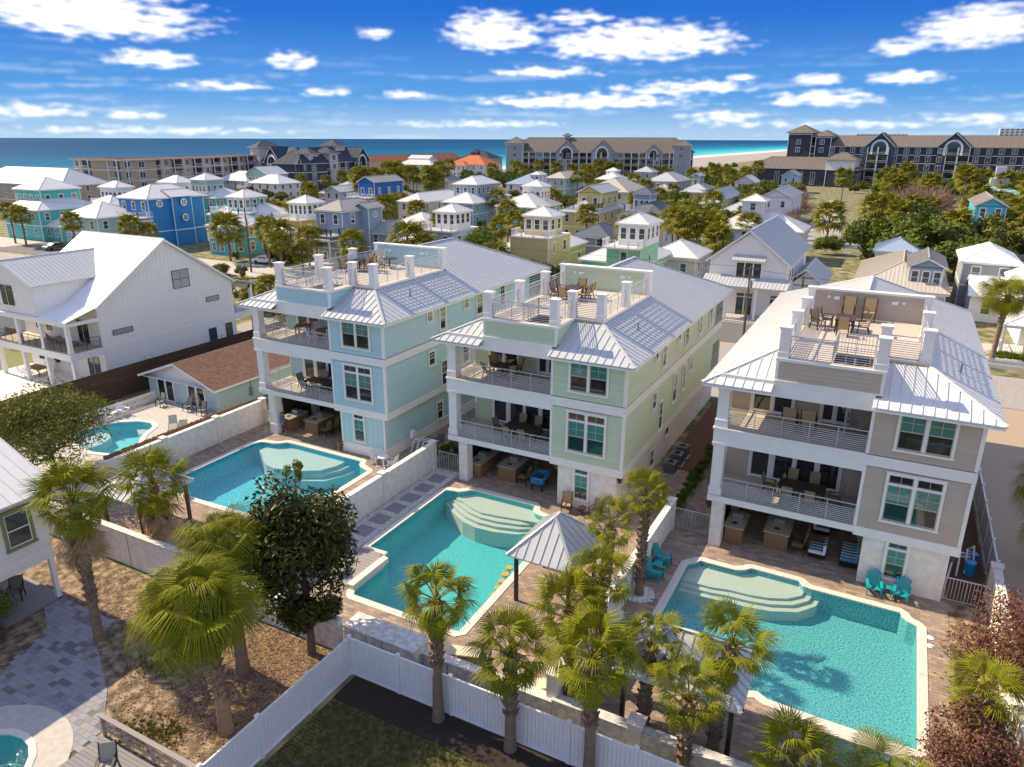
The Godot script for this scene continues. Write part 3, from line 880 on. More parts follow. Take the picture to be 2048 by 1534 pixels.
func cut(outer: PackedVector2Array, holes: Array) -> Array:
	var lo := INF; var hi := -INF; var bl := INF; var bh := -INF
	for p in outer:
		lo = minf(lo, p.x); hi = maxf(hi, p.x); bl = minf(bl, p.y); bh = maxf(bh, p.y)
	var xs := [lo]
	for h in holes:
		var a := INF; var b := -INF
		for p in h:
			a = minf(a, p.x); b = maxf(b, p.x)
		xs.append((a + b) / 2)
	xs.append(hi)
	xs.sort()
	var out := []
	for i in xs.size() - 1:
		if xs[i + 1] - xs[i] < 0.001 or xs[i + 1] <= lo or xs[i] >= hi:
			continue
		var strip := PackedVector2Array([Vector2(xs[i], bl - 1), Vector2(xs[i + 1], bl - 1), Vector2(xs[i + 1], bh + 1), Vector2(xs[i], bh + 1)])
		var parts: Array = Geometry2D.intersect_polygons(outer, strip)
		for h in holes:
			var nx := []
			for q in parts:
				nx.append_array(Geometry2D.clip_polygons(q, h))
			parts = nx
		out.append_array(parts)
	return out

func pv(a: Array) -> PackedVector2Array:
	var p := PackedVector2Array()
	for i in range(0, a.size(), 2):
		p.append(Vector2(a[i], a[i + 1]))
	return p

func rect(x0: float, x1: float, z0: float, z1: float) -> PackedVector2Array:
	return PackedVector2Array([Vector2(x0, z0), Vector2(x1, z0), Vector2(x1, z1), Vector2(x0, z1)])

func sheet(called: String, outer: PackedVector2Array, y: float, mat: String, holes := [], depth := 0.0) -> MeshInstance3D:
	var b := MB.new()
	for q in cut(outer, holes):
		if depth > 0.0:
			b.prism(q, y - depth, y)
		else:
			b.poly(q, y)
	return obj(called, b, M[mat], null, "structure")

# pavers laid over an area; the 300 that show largest are pieces of their own, the rest one mass
func pavers(parent: Node, area: PackedVector2Array, holes: Array, y: float, sx: float, sz: float, cols: Array, seed_: int, near: Vector2, bond := true, most := 300) -> void:
	var rg := RandomNumberGenerator.new()
	rg.seed = seed_
	var lo := Vector2(INF, INF); var hi := Vector2(-INF, -INF)
	for p in area:
		lo = lo.min(p); hi = hi.max(p)
	var cells := []
	var row := 0
	var z := lo.y
	while z < hi.y:
		var x := lo.x - (sx * 0.5 if bond and row % 2 == 1 else 0.0)
		while x < hi.x:
			cells.append(Vector2(x, z))
			x += sx
		z += sz
		row += 1
	cells.sort_custom(func(a, b): return a.distance_squared_to(near) < b.distance_squared_to(near))
	var rest := MB.new()
	var gap := 0.006
	var shared := {}
	var made := 0
	for c in cells:
		var q := rect(c.x + gap, c.x + sx - gap, c.y + gap, c.y + sz - gap)
		var parts: Array = Geometry2D.intersect_polygons(area, q)
		for h in holes:
			var nx := []
			for p in parts:
				nx.append_array(Geometry2D.clip_polygons(p, h))
			parts = nx
		if parts.is_empty():
			continue
		var k := rg.randi() % cols.size()
		var lift := rg.randf_range(-0.003, 0.003)
		var whole: bool = parts.size() == 1 and parts[0].size() == 4
		if made < most and whole:
			if not shared.has(k):
				var b := MB.new(); b.col = cols[k]
				b.box(gap, -0.03, gap, sx - gap, 0.008, sz - gap)
				shared[k] = b.mesh()
			inst("paver", shared[k], M["paver"], parent, Transform3D(Basis(), Vector3(c.x, y + lift, c.y)))
			made += 1
		else:
			rest.col = cols[k]
			for p in parts:
				if p.size() > 2:
					rest.prism(p, y - 0.02, y + 0.008 + lift)
	if rest.v.size():
		obj("pavers", rest, M["paver"], parent, "stuff")

func tones(c: Color, n: int, spread: float, seed_: int) -> Array:
	var rg := RandomNumberGenerator.new()
	rg.seed = seed_
	var o := []
	for i in n:
		var k := rg.randf_range(1.0 - spread, 1.0 + spread)
		var t := rg.randf_range(-0.06, 0.06)
		o.append(Color(c.r * k * (1 + t), c.g * k, c.b * k * (1 - t)))
	return o

# points along a quarter curve, for the scooped corners of the pools
func arc(c: Vector2, r: float, a0: float, a1: float, n := 7) -> PackedVector2Array:
	var p := PackedVector2Array()
	for i in n + 1:
		var a := deg_to_rad(lerpf(a0, a1, i / float(n)))
		p.append(c + Vector2(cos(a), sin(a)) * r)
	return p

func pool(label: String, edge: PackedVector2Array, depth: float, mat: String, shelves: Array, wl := -0.13, coping := 0.36, cop_y := 0.06) -> Node3D:
	var t := thing("swimming_pool", label, "swimming pool")
	var b := MB.new()
	b.poly(edge, -depth)
	b.wall(edge, -depth, -0.02, false)
	obj("basin", b, M[mat], t)
	var outer: PackedVector2Array = Geometry2D.offset_polygon(edge, coping, Geometry2D.JOIN_ROUND)[0]
	var inner: PackedVector2Array = Geometry2D.offset_polygon(edge, -0.03, Geometry2D.JOIN_ROUND)[0]
	var c := MB.new()
	for q in cut(outer, [inner]):
		c.poly(q, cop_y)
		c.poly(q, cop_y - 0.06, false)
	c.wall(outer, -0.06, cop_y)
	c.wall(inner, cop_y - 0.06, cop_y, false)
	c.wall(edge, -0.05, cop_y - 0.06, false)
	obj("coping", c, M["coping"], t)
	for s in shelves:
		var q: Array = Geometry2D.intersect_polygons(s[0], edge)
		if q.is_empty():
			continue
		var sb := MB.new()
		for part in q:
			sb.prism(part, -depth, s[1])
		obj(s[3], sb, M[s[2]], t)
	var w := MB.new()
	w.poly(edge, wl)
	obj("water", w, M["water"], t)
	return t

# ---------- furniture (built once, then copied) ----------

var proto := {}

func store(key: String, o: Node3D) -> void:
	proto[key] = o

func place(key: String, called: String, label: String, category: String, at: Vector3, turn := 0.0, group := "", scl := 1.0) -> Node3D:
	var o: Node3D = proto[key].duplicate()
	o.name = numbered(called)
	add_child(o)
	o.position = at
	o.rotation = Vector3(0, turn, 0)
	o.scale = Vector3.ONE * scl
	tag(o, label, category, group)
	return o

func part(o: Node3D, called: String, b: MB, mat: String) -> void:
	var m := MeshInstance3D.new()
	m.mesh = b.mesh(); m.material_override = M[mat]; m.name = called
	o.add_child(m, true)

func chair_proto(frame: String, sling: String) -> Node3D:   # faces +z
	var o := Node3D.new()
	var b := MB.new(); b.cbox(Vector3(0, 0.42, 0.02), Vector3(0.5, 0.03, 0.5), Basis(Vector3.RIGHT, -0.08)); part(o, "seat", b, sling)
	b = MB.new(); b.cbox(Vector3(0, 0.74, -0.31), Vector3(0.5, 0.66, 0.03), Basis(Vector3.RIGHT, -0.24)); part(o, "backrest", b, sling)
	for x in [-0.28, 0.28]:
		b = MB.new(); b.bar(Vector3(x, 0, 0.27), Vector3(x, 0.62, 0.24), 0.045, 0.045); part(o, "leg", b, frame)
		b = MB.new(); b.bar(Vector3(x, 0, -0.33), Vector3(x, 0.42, -0.2), 0.045, 0.045); part(o, "leg", b, frame)
		b = MB.new(); b.bar(Vector3(x, 0.63, 0.3), Vector3(x, 0.66, -0.32), 0.06, 0.03); part(o, "armrest", b, frame)
		b = MB.new(); b.bar(Vector3(x, 0.4, -0.22), Vector3(x, 1.08, -0.42), 0.04, 0.04); b.bar(Vector3(x, 0.42, -0.24), Vector3(x, 0.42, 0.27), 0.04, 0.04); part(o, "side_frame", b, frame)
	return o

func table_proto(w: float, d: float, top: String, h := 0.74, round_ := false) -> Node3D:
	var o := Node3D.new()
	var b := MB.new()
	if round_:
		b.tube(Vector3(0, h - 0.04, 0), Vector3(0, h, 0), w / 2, w / 2, 22)
		part(o, "table_top", b, top)
		b = MB.new(); b.tube(Vector3(0, 0.04, 0), Vector3(0, h - 0.04, 0), 0.06, 0.05, 10); part(o, "pedestal", b, top)
		b = MB.new(); b.bar(Vector3(-0.35, 0.03, -0.35), Vector3(0.35, 0.03, 0.35), 0.08, 0.06); b.bar(Vector3(-0.35, 0.031, 0.35), Vector3(0.35, 0.031, -0.35), 0.08, 0.06); part(o, "foot", b, top)
		return o
	var n := int(w / 0.14)
	b = MB.new(); b.box(-w / 2, h - 0.09, -d / 2 + 0.05, w / 2, h - 0.035, d / 2 - 0.05); part(o, "apron", b, top)
	for i in n:
		b = MB.new(); b.box(-w / 2 + w * i / n + 0.004, h - 0.035, -d / 2, -w / 2 + w * (i + 1) / n - 0.004, h, d / 2); part(o, "slat", b, top)
	for x in [-w / 2 + 0.08, w / 2 - 0.08]:
		for z in [-d / 2 + 0.1, d / 2 - 0.1]:
			b = MB.new(); b.box(x - 0.04, 0, z - 0.04, x + 0.04, h - 0.09, z + 0.04); part(o, "leg", b, top)
	return o

func adirondack_proto(m: String) -> Node3D:
	var o := Node3D.new()
	for i in 5:
		var b := MB.new(); var x := -0.24 + i * 0.12
		var hh := 0.86 - absf(i - 2) * 0.06
		b.bar(Vector3(x * 0.9, 0.25, -0.2), Vector3(x * 1.15, 0.25 + hh * 0.9, -0.2 - hh * 0.42), 0.105, 0.022)
		part(o, "back_slat", b, m)
	for i in 5:
		var b := MB.new(); var z := 0.3 - i * 0.115
		b.cbox(Vector3(0, 0.38 - i * 0.03, z), Vector3(0.54, 0.022, 0.1), Basis(Vector3.RIGHT, -0.22)); part(o, "seat_slat", b, m)
	for x in [-0.31, 0.31]:
		var b := MB.new(); b.box(x - 0.07, 0.56, -0.38, x + 0.07, 0.585, 0.4); part(o, "armrest", b, m)
		b = MB.new(); b.box(x - 0.02, 0, 0.26, x + 0.02, 0.56, 0.36); part(o, "leg", b, m)
		b = MB.new(); b.bar(Vector3(x * 0.9, 0.36, 0.34), Vector3(x * 0.9, 0.04, -0.55), 0.03, 0.1); part(o, "side_rail", b, m)
		b = MB.new(); b.bar(Vector3(x, 0.03, -0.36), Vector3(x, 0.56, -0.32), 0.03, 0.06); part(o, "leg", b, m)
	return o

func lounger_proto(frame: String, cloth: String, up := 0.6) -> Node3D:
	var o := Node3D.new()
	var b := MB.new(); b.box(-0.3, 0.3, -0.35, 0.3, 0.34, 1.0); part(o, "seat", b, cloth)
	b = MB.new(); b.bar(Vector3(0, 0.33, -0.36), Vector3(0, 0.33 + 0.8 * sin(up), -0.36 - 0.8 * cos(up)), 0.6, 0.04); part(o, "backrest", b, cloth)
	for x in [-0.29, 0.29]:
		for z in [-0.5, 0.85]:
			b = MB.new(); b.box(x - 0.025, 0, z - 0.025, x + 0.025, 0.3, z + 0.025); part(o, "leg", b, frame)
		b = MB.new(); b.bar(Vector3(x * 1.1, 0.3, -0.6), Vector3(x * 1.1, 0.3, 1.0), 0.04, 0.05); part(o, "side_rail", b, frame)
	return o

func bar_proto(l: float, d: float) -> Node3D:     # outdoor kitchen island: planked front, stone top, along z
	var o := Node3D.new()
	var b := MB.new(); b.box(-d / 2 + 0.03, 0, -l, d / 2 - 0.03, 0.98, -0.03); part(o, "body", b, "cedar")
	for i in int(d / 0.12):
		b = MB.new(); var x := -d / 2 + 0.03 + i * 0.12; b.box(x + 0.006, 0.02, -0.03, x + 0.114, 0.97, -0.008); part(o, "plank", b, "cedar")
	for i in int(l / 0.14):
		b = MB.new(); var z := -0.04 - i * 0.14; b.box(d / 2 - 0.03, 0.02, z - 0.13, d / 2 - 0.006, 0.97, z); part(o, "plank", b, "cedar")
	b = MB.new(); b.box(-d / 2 - 0.05, 0.98, -l, d / 2 + 0.06, 1.04, 0.04); part(o, "counter_top", b, "counter")
	b = MB.new(); b.tube(Vector3(-0.05, 1.042, -0.5), Vector3(-0.05, 1.05, -0.5), 0.16, 0.16, 14); part(o, "burner", b, "black")
	b = MB.new(); b.box(-0.3, 1.04, -l * 0.75, 0.25, 1.32, -l * 0.55); part(o, "grill_hood", b, "steel")
	return o

func ac_proto() -> Node3D:
	var o := Node3D.new()
	var b := MB.new(); b.box(-0.42, 0.06, -0.42, 0.42, 0.9, 0.42); part(o, "cabinet", b, "grey_metal")
	b = MB.new()
	for i in 9:
		for s in [-1, 1]:
			b.box(-0.4, 0.12 + i * 0.085, s * 0.42 - 0.012, 0.4, 0.15 + i * 0.085, s * 0.42 + 0.012); b.box(s * 0.42 - 0.012, 0.12 + i * 0.085, -0.4, s * 0.42 + 0.012, 0.15 + i * 0.085, 0.4)
	part(o, "louvres", b, "black")
	b = MB.new(); b.tube(Vector3(0, 0.9, 0), Vector3(0, 0.92, 0), 0.36, 0.36, 20); part(o, "fan_guard", b, "black")
	b = MB.new()
	for i in 3:
		b.tube(Vector3(0, 0.925, 0), Vector3(0, 0.935, 0), 0.33 - i * 0.1, 0.32 - i * 0.1, 20)
	part(o, "fan_ring", b, "grey_metal")
	b = MB.new(); b.box(-0.5, 0, -0.5, 0.5, 0.06, 0.5); part(o, "pad", b, "concrete")
	return o

func pavilion(label: String, x0: float, x1: float, z0: float, z1: float, h: float, rise: float, post := "dark", base_y := 0.0) -> void:
	var t := thing("pavilion", label, "pavilion", Vector3((x0 + x1) / 2, base_y, (z0 + z1) / 2))
	var w := (x1 - x0) / 2; var d := (z1 - z0) / 2
	for x in [-w + 0.35, w - 0.35]:
		for z in [-d + 0.35, d - 0.35]:
			var b := MB.new(); b.box(x - 0.08, 0, z - 0.08, x + 0.08, h - 0.02, z + 0.08); obj("post", b, M[post], t)
	var bm := MB.new()
	for z in [-d + 0.3, d - 0.3]:
		bm.box(-w + 0.2, h - 0.2, z - 0.06, w - 0.2, h - 0.01, z + 0.06)
	for x in [-w + 0.3, w - 0.3]:
		bm.box(x - 0.06, h - 0.22, -d + 0.36, x + 0.06, h - 0.012, d - 0.36)
	obj("beam", bm, M[post], t)
	hip(t, -w, w, -d, d, h, rise / minf(w, d), M["roof_silver"], 0.42, [], true)
	var cp := MB.new()
	var r := minf(w, d)
	var a := Vector3(0, h + rise + 0.03, d - r) if d >= w else Vector3(w - r, h + rise + 0.03, 0)
	var c := -a + Vector3(0, 2 * (h + rise + 0.03), 0)
	for q in [[Vector3(-w, h + 0.03, d), a if d >= w else c], [Vector3(w, h + 0.03, d), a], [Vector3(w, h + 0.03, -d), c if d >= w else a], [Vector3(-w, h + 0.03, -d), c]]:
		cp.bar(q[0], q[1], 0.13, 0.04)
	cp.bar(a, c + Vector3(0.01, 0, 0.01), 0.14, 0.05)
	obj("ridge_cap", cp, M["roof_silver"], t)

# ---------- the town ----------

# blocks: "b" hipped, "g" gabled along z, "x" gabled along x, "f" flat-topped: x0 x1 z0 z1 y0 eave wall windows-front windows-side; "d" deck: x0 x1 z0 z1 y; "p" porch: x0 x1 z0 z1 y0 y1
func house(label: String, roof: String, blocks: Array, called := "house", s := 0.5) -> Node3D:
	var o := Vector3((blocks[0][1] + blocks[0][2]) / 2.0, 0, (blocks[0][3] + blocks[0][4]) / 2.0)
	var t := thing(called, label, "house", o, 0.0, "houses of the seaside town")
	var first := true
	for k in blocks:
		var x0: float = k[1] - o.x; var x1: float = k[2] - o.x; var z0: float = k[3] - o.z; var z1: float = k[4] - o.z
		taken.append(Rect2(k[1] - 1.0, k[3] - 1.0, k[2] - k[1] + 2.0, k[4] - k[3] + 2.0))
		if k[0] == "d":
			var y: float = k[5]
			var b := MB.new(); b.box(x0, y - 0.2, z0, x1, y + 0.02, z1)
			obj("deck", b, M["white_warm"], t)
			var rl := MB.new()
			for e in [[Vector3(x0, y, z1), Vector3(x1, y, z1)], [Vector3(x1, y, z1), Vector3(x1, y, z0)], [Vector3(x0, y, z1), Vector3(x0, y, z0)]]:
				rl.bar(e[0] + Vector3(0, 1.0, 0), e[1] + Vector3(0, 1.0, 0), 0.07, 0.06); rl.bar(e[0] + Vector3(0, 0.15, 0), e[1] + Vector3(0, 0.15, 0), 0.05, 0.05)
				var n := int(e[0].distance_to(e[1]) / 0.22)
				for i in n + 1:
					var p: Vector3 = e[0].lerp(e[1], i / float(maxi(n, 1)))
					var thick := 0.16 if i % 9 == 0 else 0.035
					rl.box(p.x - thick / 2, y + 0.02, p.z - thick / 2, p.x + thick / 2, y + (1.12 if i % 9 == 0 else 1.0), p.z + thick / 2)
			obj("railing", rl, M["white"] if not (k.size() > 6) else M[k[6]], t)
			continue
		if k[0] == "p":
			var b := MB.new()
			var n := maxi(2, int((x1 - x0) / 2.4) + 1)
			for i in n:
				var px := lerpf(x0 + 0.25, x1 - 0.25, i / float(n - 1))
				var pm := MB.new(); pm.box(px - 0.1, k[5], z1 - 0.35, px + 0.1, k[6] - 0.08, z1 - 0.15)
				obj("porch_post", pm, M["white"], t)
			b.box(x0 + 0.1, k[5] - 0.15, z0, x1 - 0.1, k[5] + 0.03, z1 - 0.1)
			b.box(x0 + 0.12, k[6] - 0.3, z1 - 0.38, x1 - 0.12, k[6] - 0.08, z1 - 0.12)
			obj("porch", b, M["white_warm"], t)
			hip(t, x0, x1, z0, z1, k[6], 0.4, M[roof])
			continue
		var y0: float = k[5]; var ye: float = k[6]
		var ov := 0.0 if k[0] == "f" else 0.45
		var a0 := x0 + ov; var a1 := x1 - ov; var b0 := z0 + ov; var b1 := z1 - ov
		var w := MB.new(); w.box(a0, y0, b0, a1, ye - 0.02, b1)
		var wm: Material = M[k[7]]
		if k[0] == "g":
			gable_end(w, face(Vector3(a0, ye - 0.1, b1), "front"), a1 - a0, 0.0, (a1 - a0) / 2 * s); gable_end(w, face(Vector3(a1, ye - 0.1, b0), "back"), a1 - a0, 0.0, (a1 - a0) / 2 * s)
		elif k[0] == "x":
			gable_end(w, face(Vector3(a1, ye - 0.1, b1), "right"), b1 - b0, 0.0, (b1 - b0) / 2 * s); gable_end(w, face(Vector3(a0, ye - 0.1, b0), "left"), b1 - b0, 0.0, (b1 - b0) / 2 * s)
		obj("wall", w, wm, t)
		var cb := MB.new()
		for c in [[a1, b1], [a0, b1], [a1, b0]]:
			cb.box(c[0] - 0.09, y0, c[1] - 0.09, c[0] + 0.03, ye - 0.05, c[1] + 0.03)
		if k[0] == "f":
			cb.box(a0 - 0.06, ye - 0.15, b0 - 0.06, a1 + 0.06, ye, b1 + 0.06)
		elif y0 < 0.1:
			cb.box(a0 - 0.02, 3.05, b0 - 0.02, a1 + 0.025, 3.25, b1 + 0.025)
		obj("trim", cb, M["white"], t)
		var storeys := maxi(1, int(round((ye - y0) / 3.1)))
		var sh := (ye - y0) / storeys
		for st in storeys:
			for sd in 2:
				var n: int = k[8 + sd]
				var span := (a1 - a0) if sd == 0 else (b1 - b0)
				for i in n:
					var ww := minf(0.95, span / n * 0.62)
					var hh := minf(1.55, sh * 0.55)
					var u := span * (i + 0.5) / n - ww / 2
					var at := face(Vector3(a0 + u, y0 + st * sh + sh * 0.3, b1), "front") if sd == 0 else face(Vector3(a1, y0 + st * sh + sh * 0.3, b1 - u), "right")
					window(t, at, snappedf(ww, 0.05), snappedf(hh, 0.05), 1, 0.0, "two", "white", "white", "glass_mid", "glass_mid", 0.1)
		if k[0] == "b":
			hip(t, x0, x1, z0, z1, ye, s, M[roof if k.size() < 11 else k[10]])
		elif k[0] == "g":
			gable(t, x0, x1, z0, z1, ye, s, M[roof if k.size() < 11 else k[10]], "z")
		elif k[0] == "x":
			gable(t, x0, x1, z0, z1, ye, s, M[roof if k.size() < 11 else k[10]], "x")
	return t

# a long building of many storeys; p0 to p1 is its face towards the town
func big_building(called: String, label: String, p0: Vector2, p1: Vector2, depth: float, y_top: float, floors: int, bays: String, wall: String, upper: String, roof: String, gables: Array, towers: Array, s := 0.55, hipped := true) -> Node3D:
	var d := p1 - p0
	var L := d.length()
	var t := thing(called, label, "hotel" if called == "hotel" else "apartment block", Vector3(p0.x, 0, p0.y), atan2(-d.y, d.x))
	var fh := y_top / floors
	var b := MB.new(); b.box(0, 0, -depth, L, y_top - fh, 0)
	obj("wall", b, M[wall], t)
	b = MB.new(); b.box(0, y_top - fh, -depth, L, y_top, 0)
	obj("upper_wall", b, M[upper], t)
	b = MB.new()
	for f in range(1, floors):
		b.box(-0.1, f * fh - 0.15, -depth - 0.1, L + 0.1, f * fh + 0.1, 0.12)
	b.box(-0.15, y_top - 0.3, -depth - 0.15, L + 0.15, y_top, 0.2)
	obj("band", b, M["t_white"], t)
	var bw := L / bays.length()
	var key := "%s_%.2f" % [called + label.left(12), bw]
	var wf := MB.new(); var wp := MB.new(); var bf := MB.new(); var bp := MB.new()
	var ww := minf(1.9, bw * 0.5)
	wf.box(-ww / 2 - 0.15, 0.7, 0, ww / 2 + 0.15, fh * 0.8 + 0.15, 0.12); wf.box(-0.06, 0.85, 0.12, 0.06, fh * 0.8, 0.16)
	wp.box(-ww / 2, 0.85, 0.12, -0.06, fh * 0.8, 0.14); wp.box(0.06, 0.85, 0.12, ww / 2, fh * 0.8, 0.14)
	var hw := bw * 0.46
	bf.box(-hw, 0.1, 0.9, hw, 0.25, 1.2); bf.box(-hw, 0.1, 0, hw, 0.2, 1.2); bf.box(-hw, 1.05, 1.1, hw, 1.15, 1.2)
	for i in 9:
		bf.box(-hw + hw * 2 * i / 8.0 - 0.03, 0.2, 1.12, -hw + hw * 2 * i / 8.0 + 0.03, 1.05, 1.18)
	for x in [-hw, hw]:
		bf.box(x - 0.14, 0.1, 0.95, x + 0.14, fh - 0.2, 1.2)
	bp.box(-hw + 0.1, 0.2, 0, hw - 0.1, fh * 0.82, 0.06)
	var wfm := wf.mesh(); var wpm := wp.mesh(); var bfm := bf.mesh(); var bpm := bp.mesh()
	for f in floors:
		for i in bays.length():
			var ch := bays[i]
			if ch == "-":
				continue
			var at := Transform3D(Basis(), Vector3(bw * (i + 0.5), f * fh, 0))
			for g in gables:
				if bw * (i + 0.5) > g[0] and bw * (i + 0.5) < g[1]:
					at.origin.z = g[3]
			var o: MeshInstance3D
			if ch == "w":
				o = inst("window", wfm, M["t_white"], t, at); inst("pane", wpm, M["glass_mid"], o)
			else:
				o = inst("balcony", bfm, M["t_white"], t, at); inst("pane", bpm, M["glass"], o)
	# windows on the two ends
	for f in floors:
		for i in int(depth / 5.0):
			var at := face(Vector3(L, f * fh, -2.5 - i * 5.0), "right")
			var o := inst("window", wfm, M["t_white"], t, at); inst("pane", wpm, M["glass_mid"], o)
	if hipped:
		hip(t, -0.8, L + 0.8, -depth - 0.8, 0.8, y_top, s, M[roof], 3.0)
	for g in gables:      # x0 x1 eave proud wall
		var gb := MB.new(); gb.box(g[0], 0, -1.0, g[1], g[2], g[3] - 0.02)
		gable_end(gb, face(Vector3(g[0], g[2], g[3] - 0.02), "front"), g[1] - g[0], 0.0, (g[1] - g[0]) / 2 * 0.95)
		obj("gable_wall", gb, M[g[4]], t)
		gable(t, g[0] - 0.5, g[1] + 0.5, -depth * 0.5, g[3] + 0.5, g[2], 0.95, M[roof], "z", 3.0)
		var ar := MB.new(); var pn := MB.new()
		var cx: float = (g[0] + g[1]) / 2; var r: float = (g[1] - g[0]) * 0.24
		var zz: float = g[3]
		for i in 12:
			var a := PI * i / 12.0; var c := PI * (i + 1) / 12.0
			var y: float = g[2] - 0.6
			ar.quad(Vector3(cx + cos(a) * r * 1.3, y + sin(a) * r * 1.3, zz + 0.1), Vector3(cx + cos(c) * r * 1.3, y + sin(c) * r * 1.3, zz + 0.1), Vector3(cx + cos(c) * r, y + sin(c) * r, zz + 0.1), Vector3(cx + cos(a) * r, y + sin(a) * r, zz + 0.1))
			pn.tri(Vector3(cx, y, zz + 0.06), Vector3(cx + cos(a) * r, y + sin(a) * r, zz + 0.06), Vector3(cx + cos(c) * r, y + sin(c) * r, zz + 0.06))
		ar.box(cx - r * 1.3, g[2] - fh, zz, cx - r, g[2] - 0.6, zz + 0.1); ar.box(cx + r, g[2] - fh, zz, cx + r * 1.3, g[2] - 0.6, zz + 0.1)
		pn.box(cx - r, g[2] - fh, zz, cx + r, g[2] - 0.6, zz + 0.06)
		var ao := obj("arched_window", ar, M["t_white"], t)
		obj("pane", pn, M["glass"], ao)
	for g in towers:      # x0 x1 z0 z1 eave wall
		var tb := MB.new(); tb.box(g[0], 0, g[2], g[1], g[4], g[3])
		obj("tower_wall", tb, M[g[5]], t)
		var tr := MB.new(); tr.box(g[0] - 0.1, g[4] - 1.0, g[2] - 0.1, g[1] + 0.1, g[4] - 0.6, g[3] + 0.1)
		for x in [g[0], g[1]]:
			tr.box(x - 0.15, 0, g[3] - 0.15, x + 0.15, g[4] - 1.0, g[3] + 0.08)
		obj("tower_trim", tr, M["t_white"], t)
		hip(t, g[0] - 1.2, g[1] + 1.2, g[2] - 1.2, g[3] + 1.2, g[4], 0.55, M[roof], 3.0, [], false, "tower_roof")
		for f in range(floors - 1, int(g[4] / fh)):
			var o := inst("window", wfm, M["t_white"], t, Transform3D(Basis(), Vector3((g[0] + g[1]) / 2, f * fh, g[3]))); inst("pane", wpm, M["glass_mid"], o)
	taken.append(Rect2(minf(p0.x, p1.x) - 3, minf(p0.y, p1.y) - 3, absf(d.x) + 6, absf(d.y) + 6))
	return t

func round_window(t: Node3D, at: Vector3, side: String, r: float, k: int) -> void:
	var f := MB.new(); var p := MB.new()
	for i in k:
		var a := TAU * i / k; var c := TAU * (i + 1) / k
		f.quad(Vector3(cos(a) * r, sin(a) * r, 0.09), Vector3(cos(c) * r, sin(c) * r, 0.09), Vector3(cos(c), sin(c), 0.12 / r) * r * 0.7, Vector3(cos(a), sin(a), 0.12 / r) * r * 0.7)
		f.quad(Vector3(cos(a) * r, sin(a) * r, 0), Vector3(cos(c) * r, sin(c) * r, 0), Vector3(cos(c) * r, sin(c) * r, 0.09), Vector3(cos(a) * r, sin(a) * r, 0.09))
		p.tri(Vector3(0, 0, 0.06), Vector3(cos(a), sin(a), 0.06 / r) * r * 0.72, Vector3(cos(c), sin(c), 0.06 / r) * r * 0.72)
	f.box(-r * 0.7, -0.04, 0.06, r * 0.7, 0.04, 0.1); f.box(-0.04, -r * 0.7, 0.06, 0.04, r * 0.7, 0.099)
	var o := inst("round_window", f.mesh(), M["white"], t, face(at - t.position, side))
	inst("pane", p.mesh(), M["glass_mid"], o)

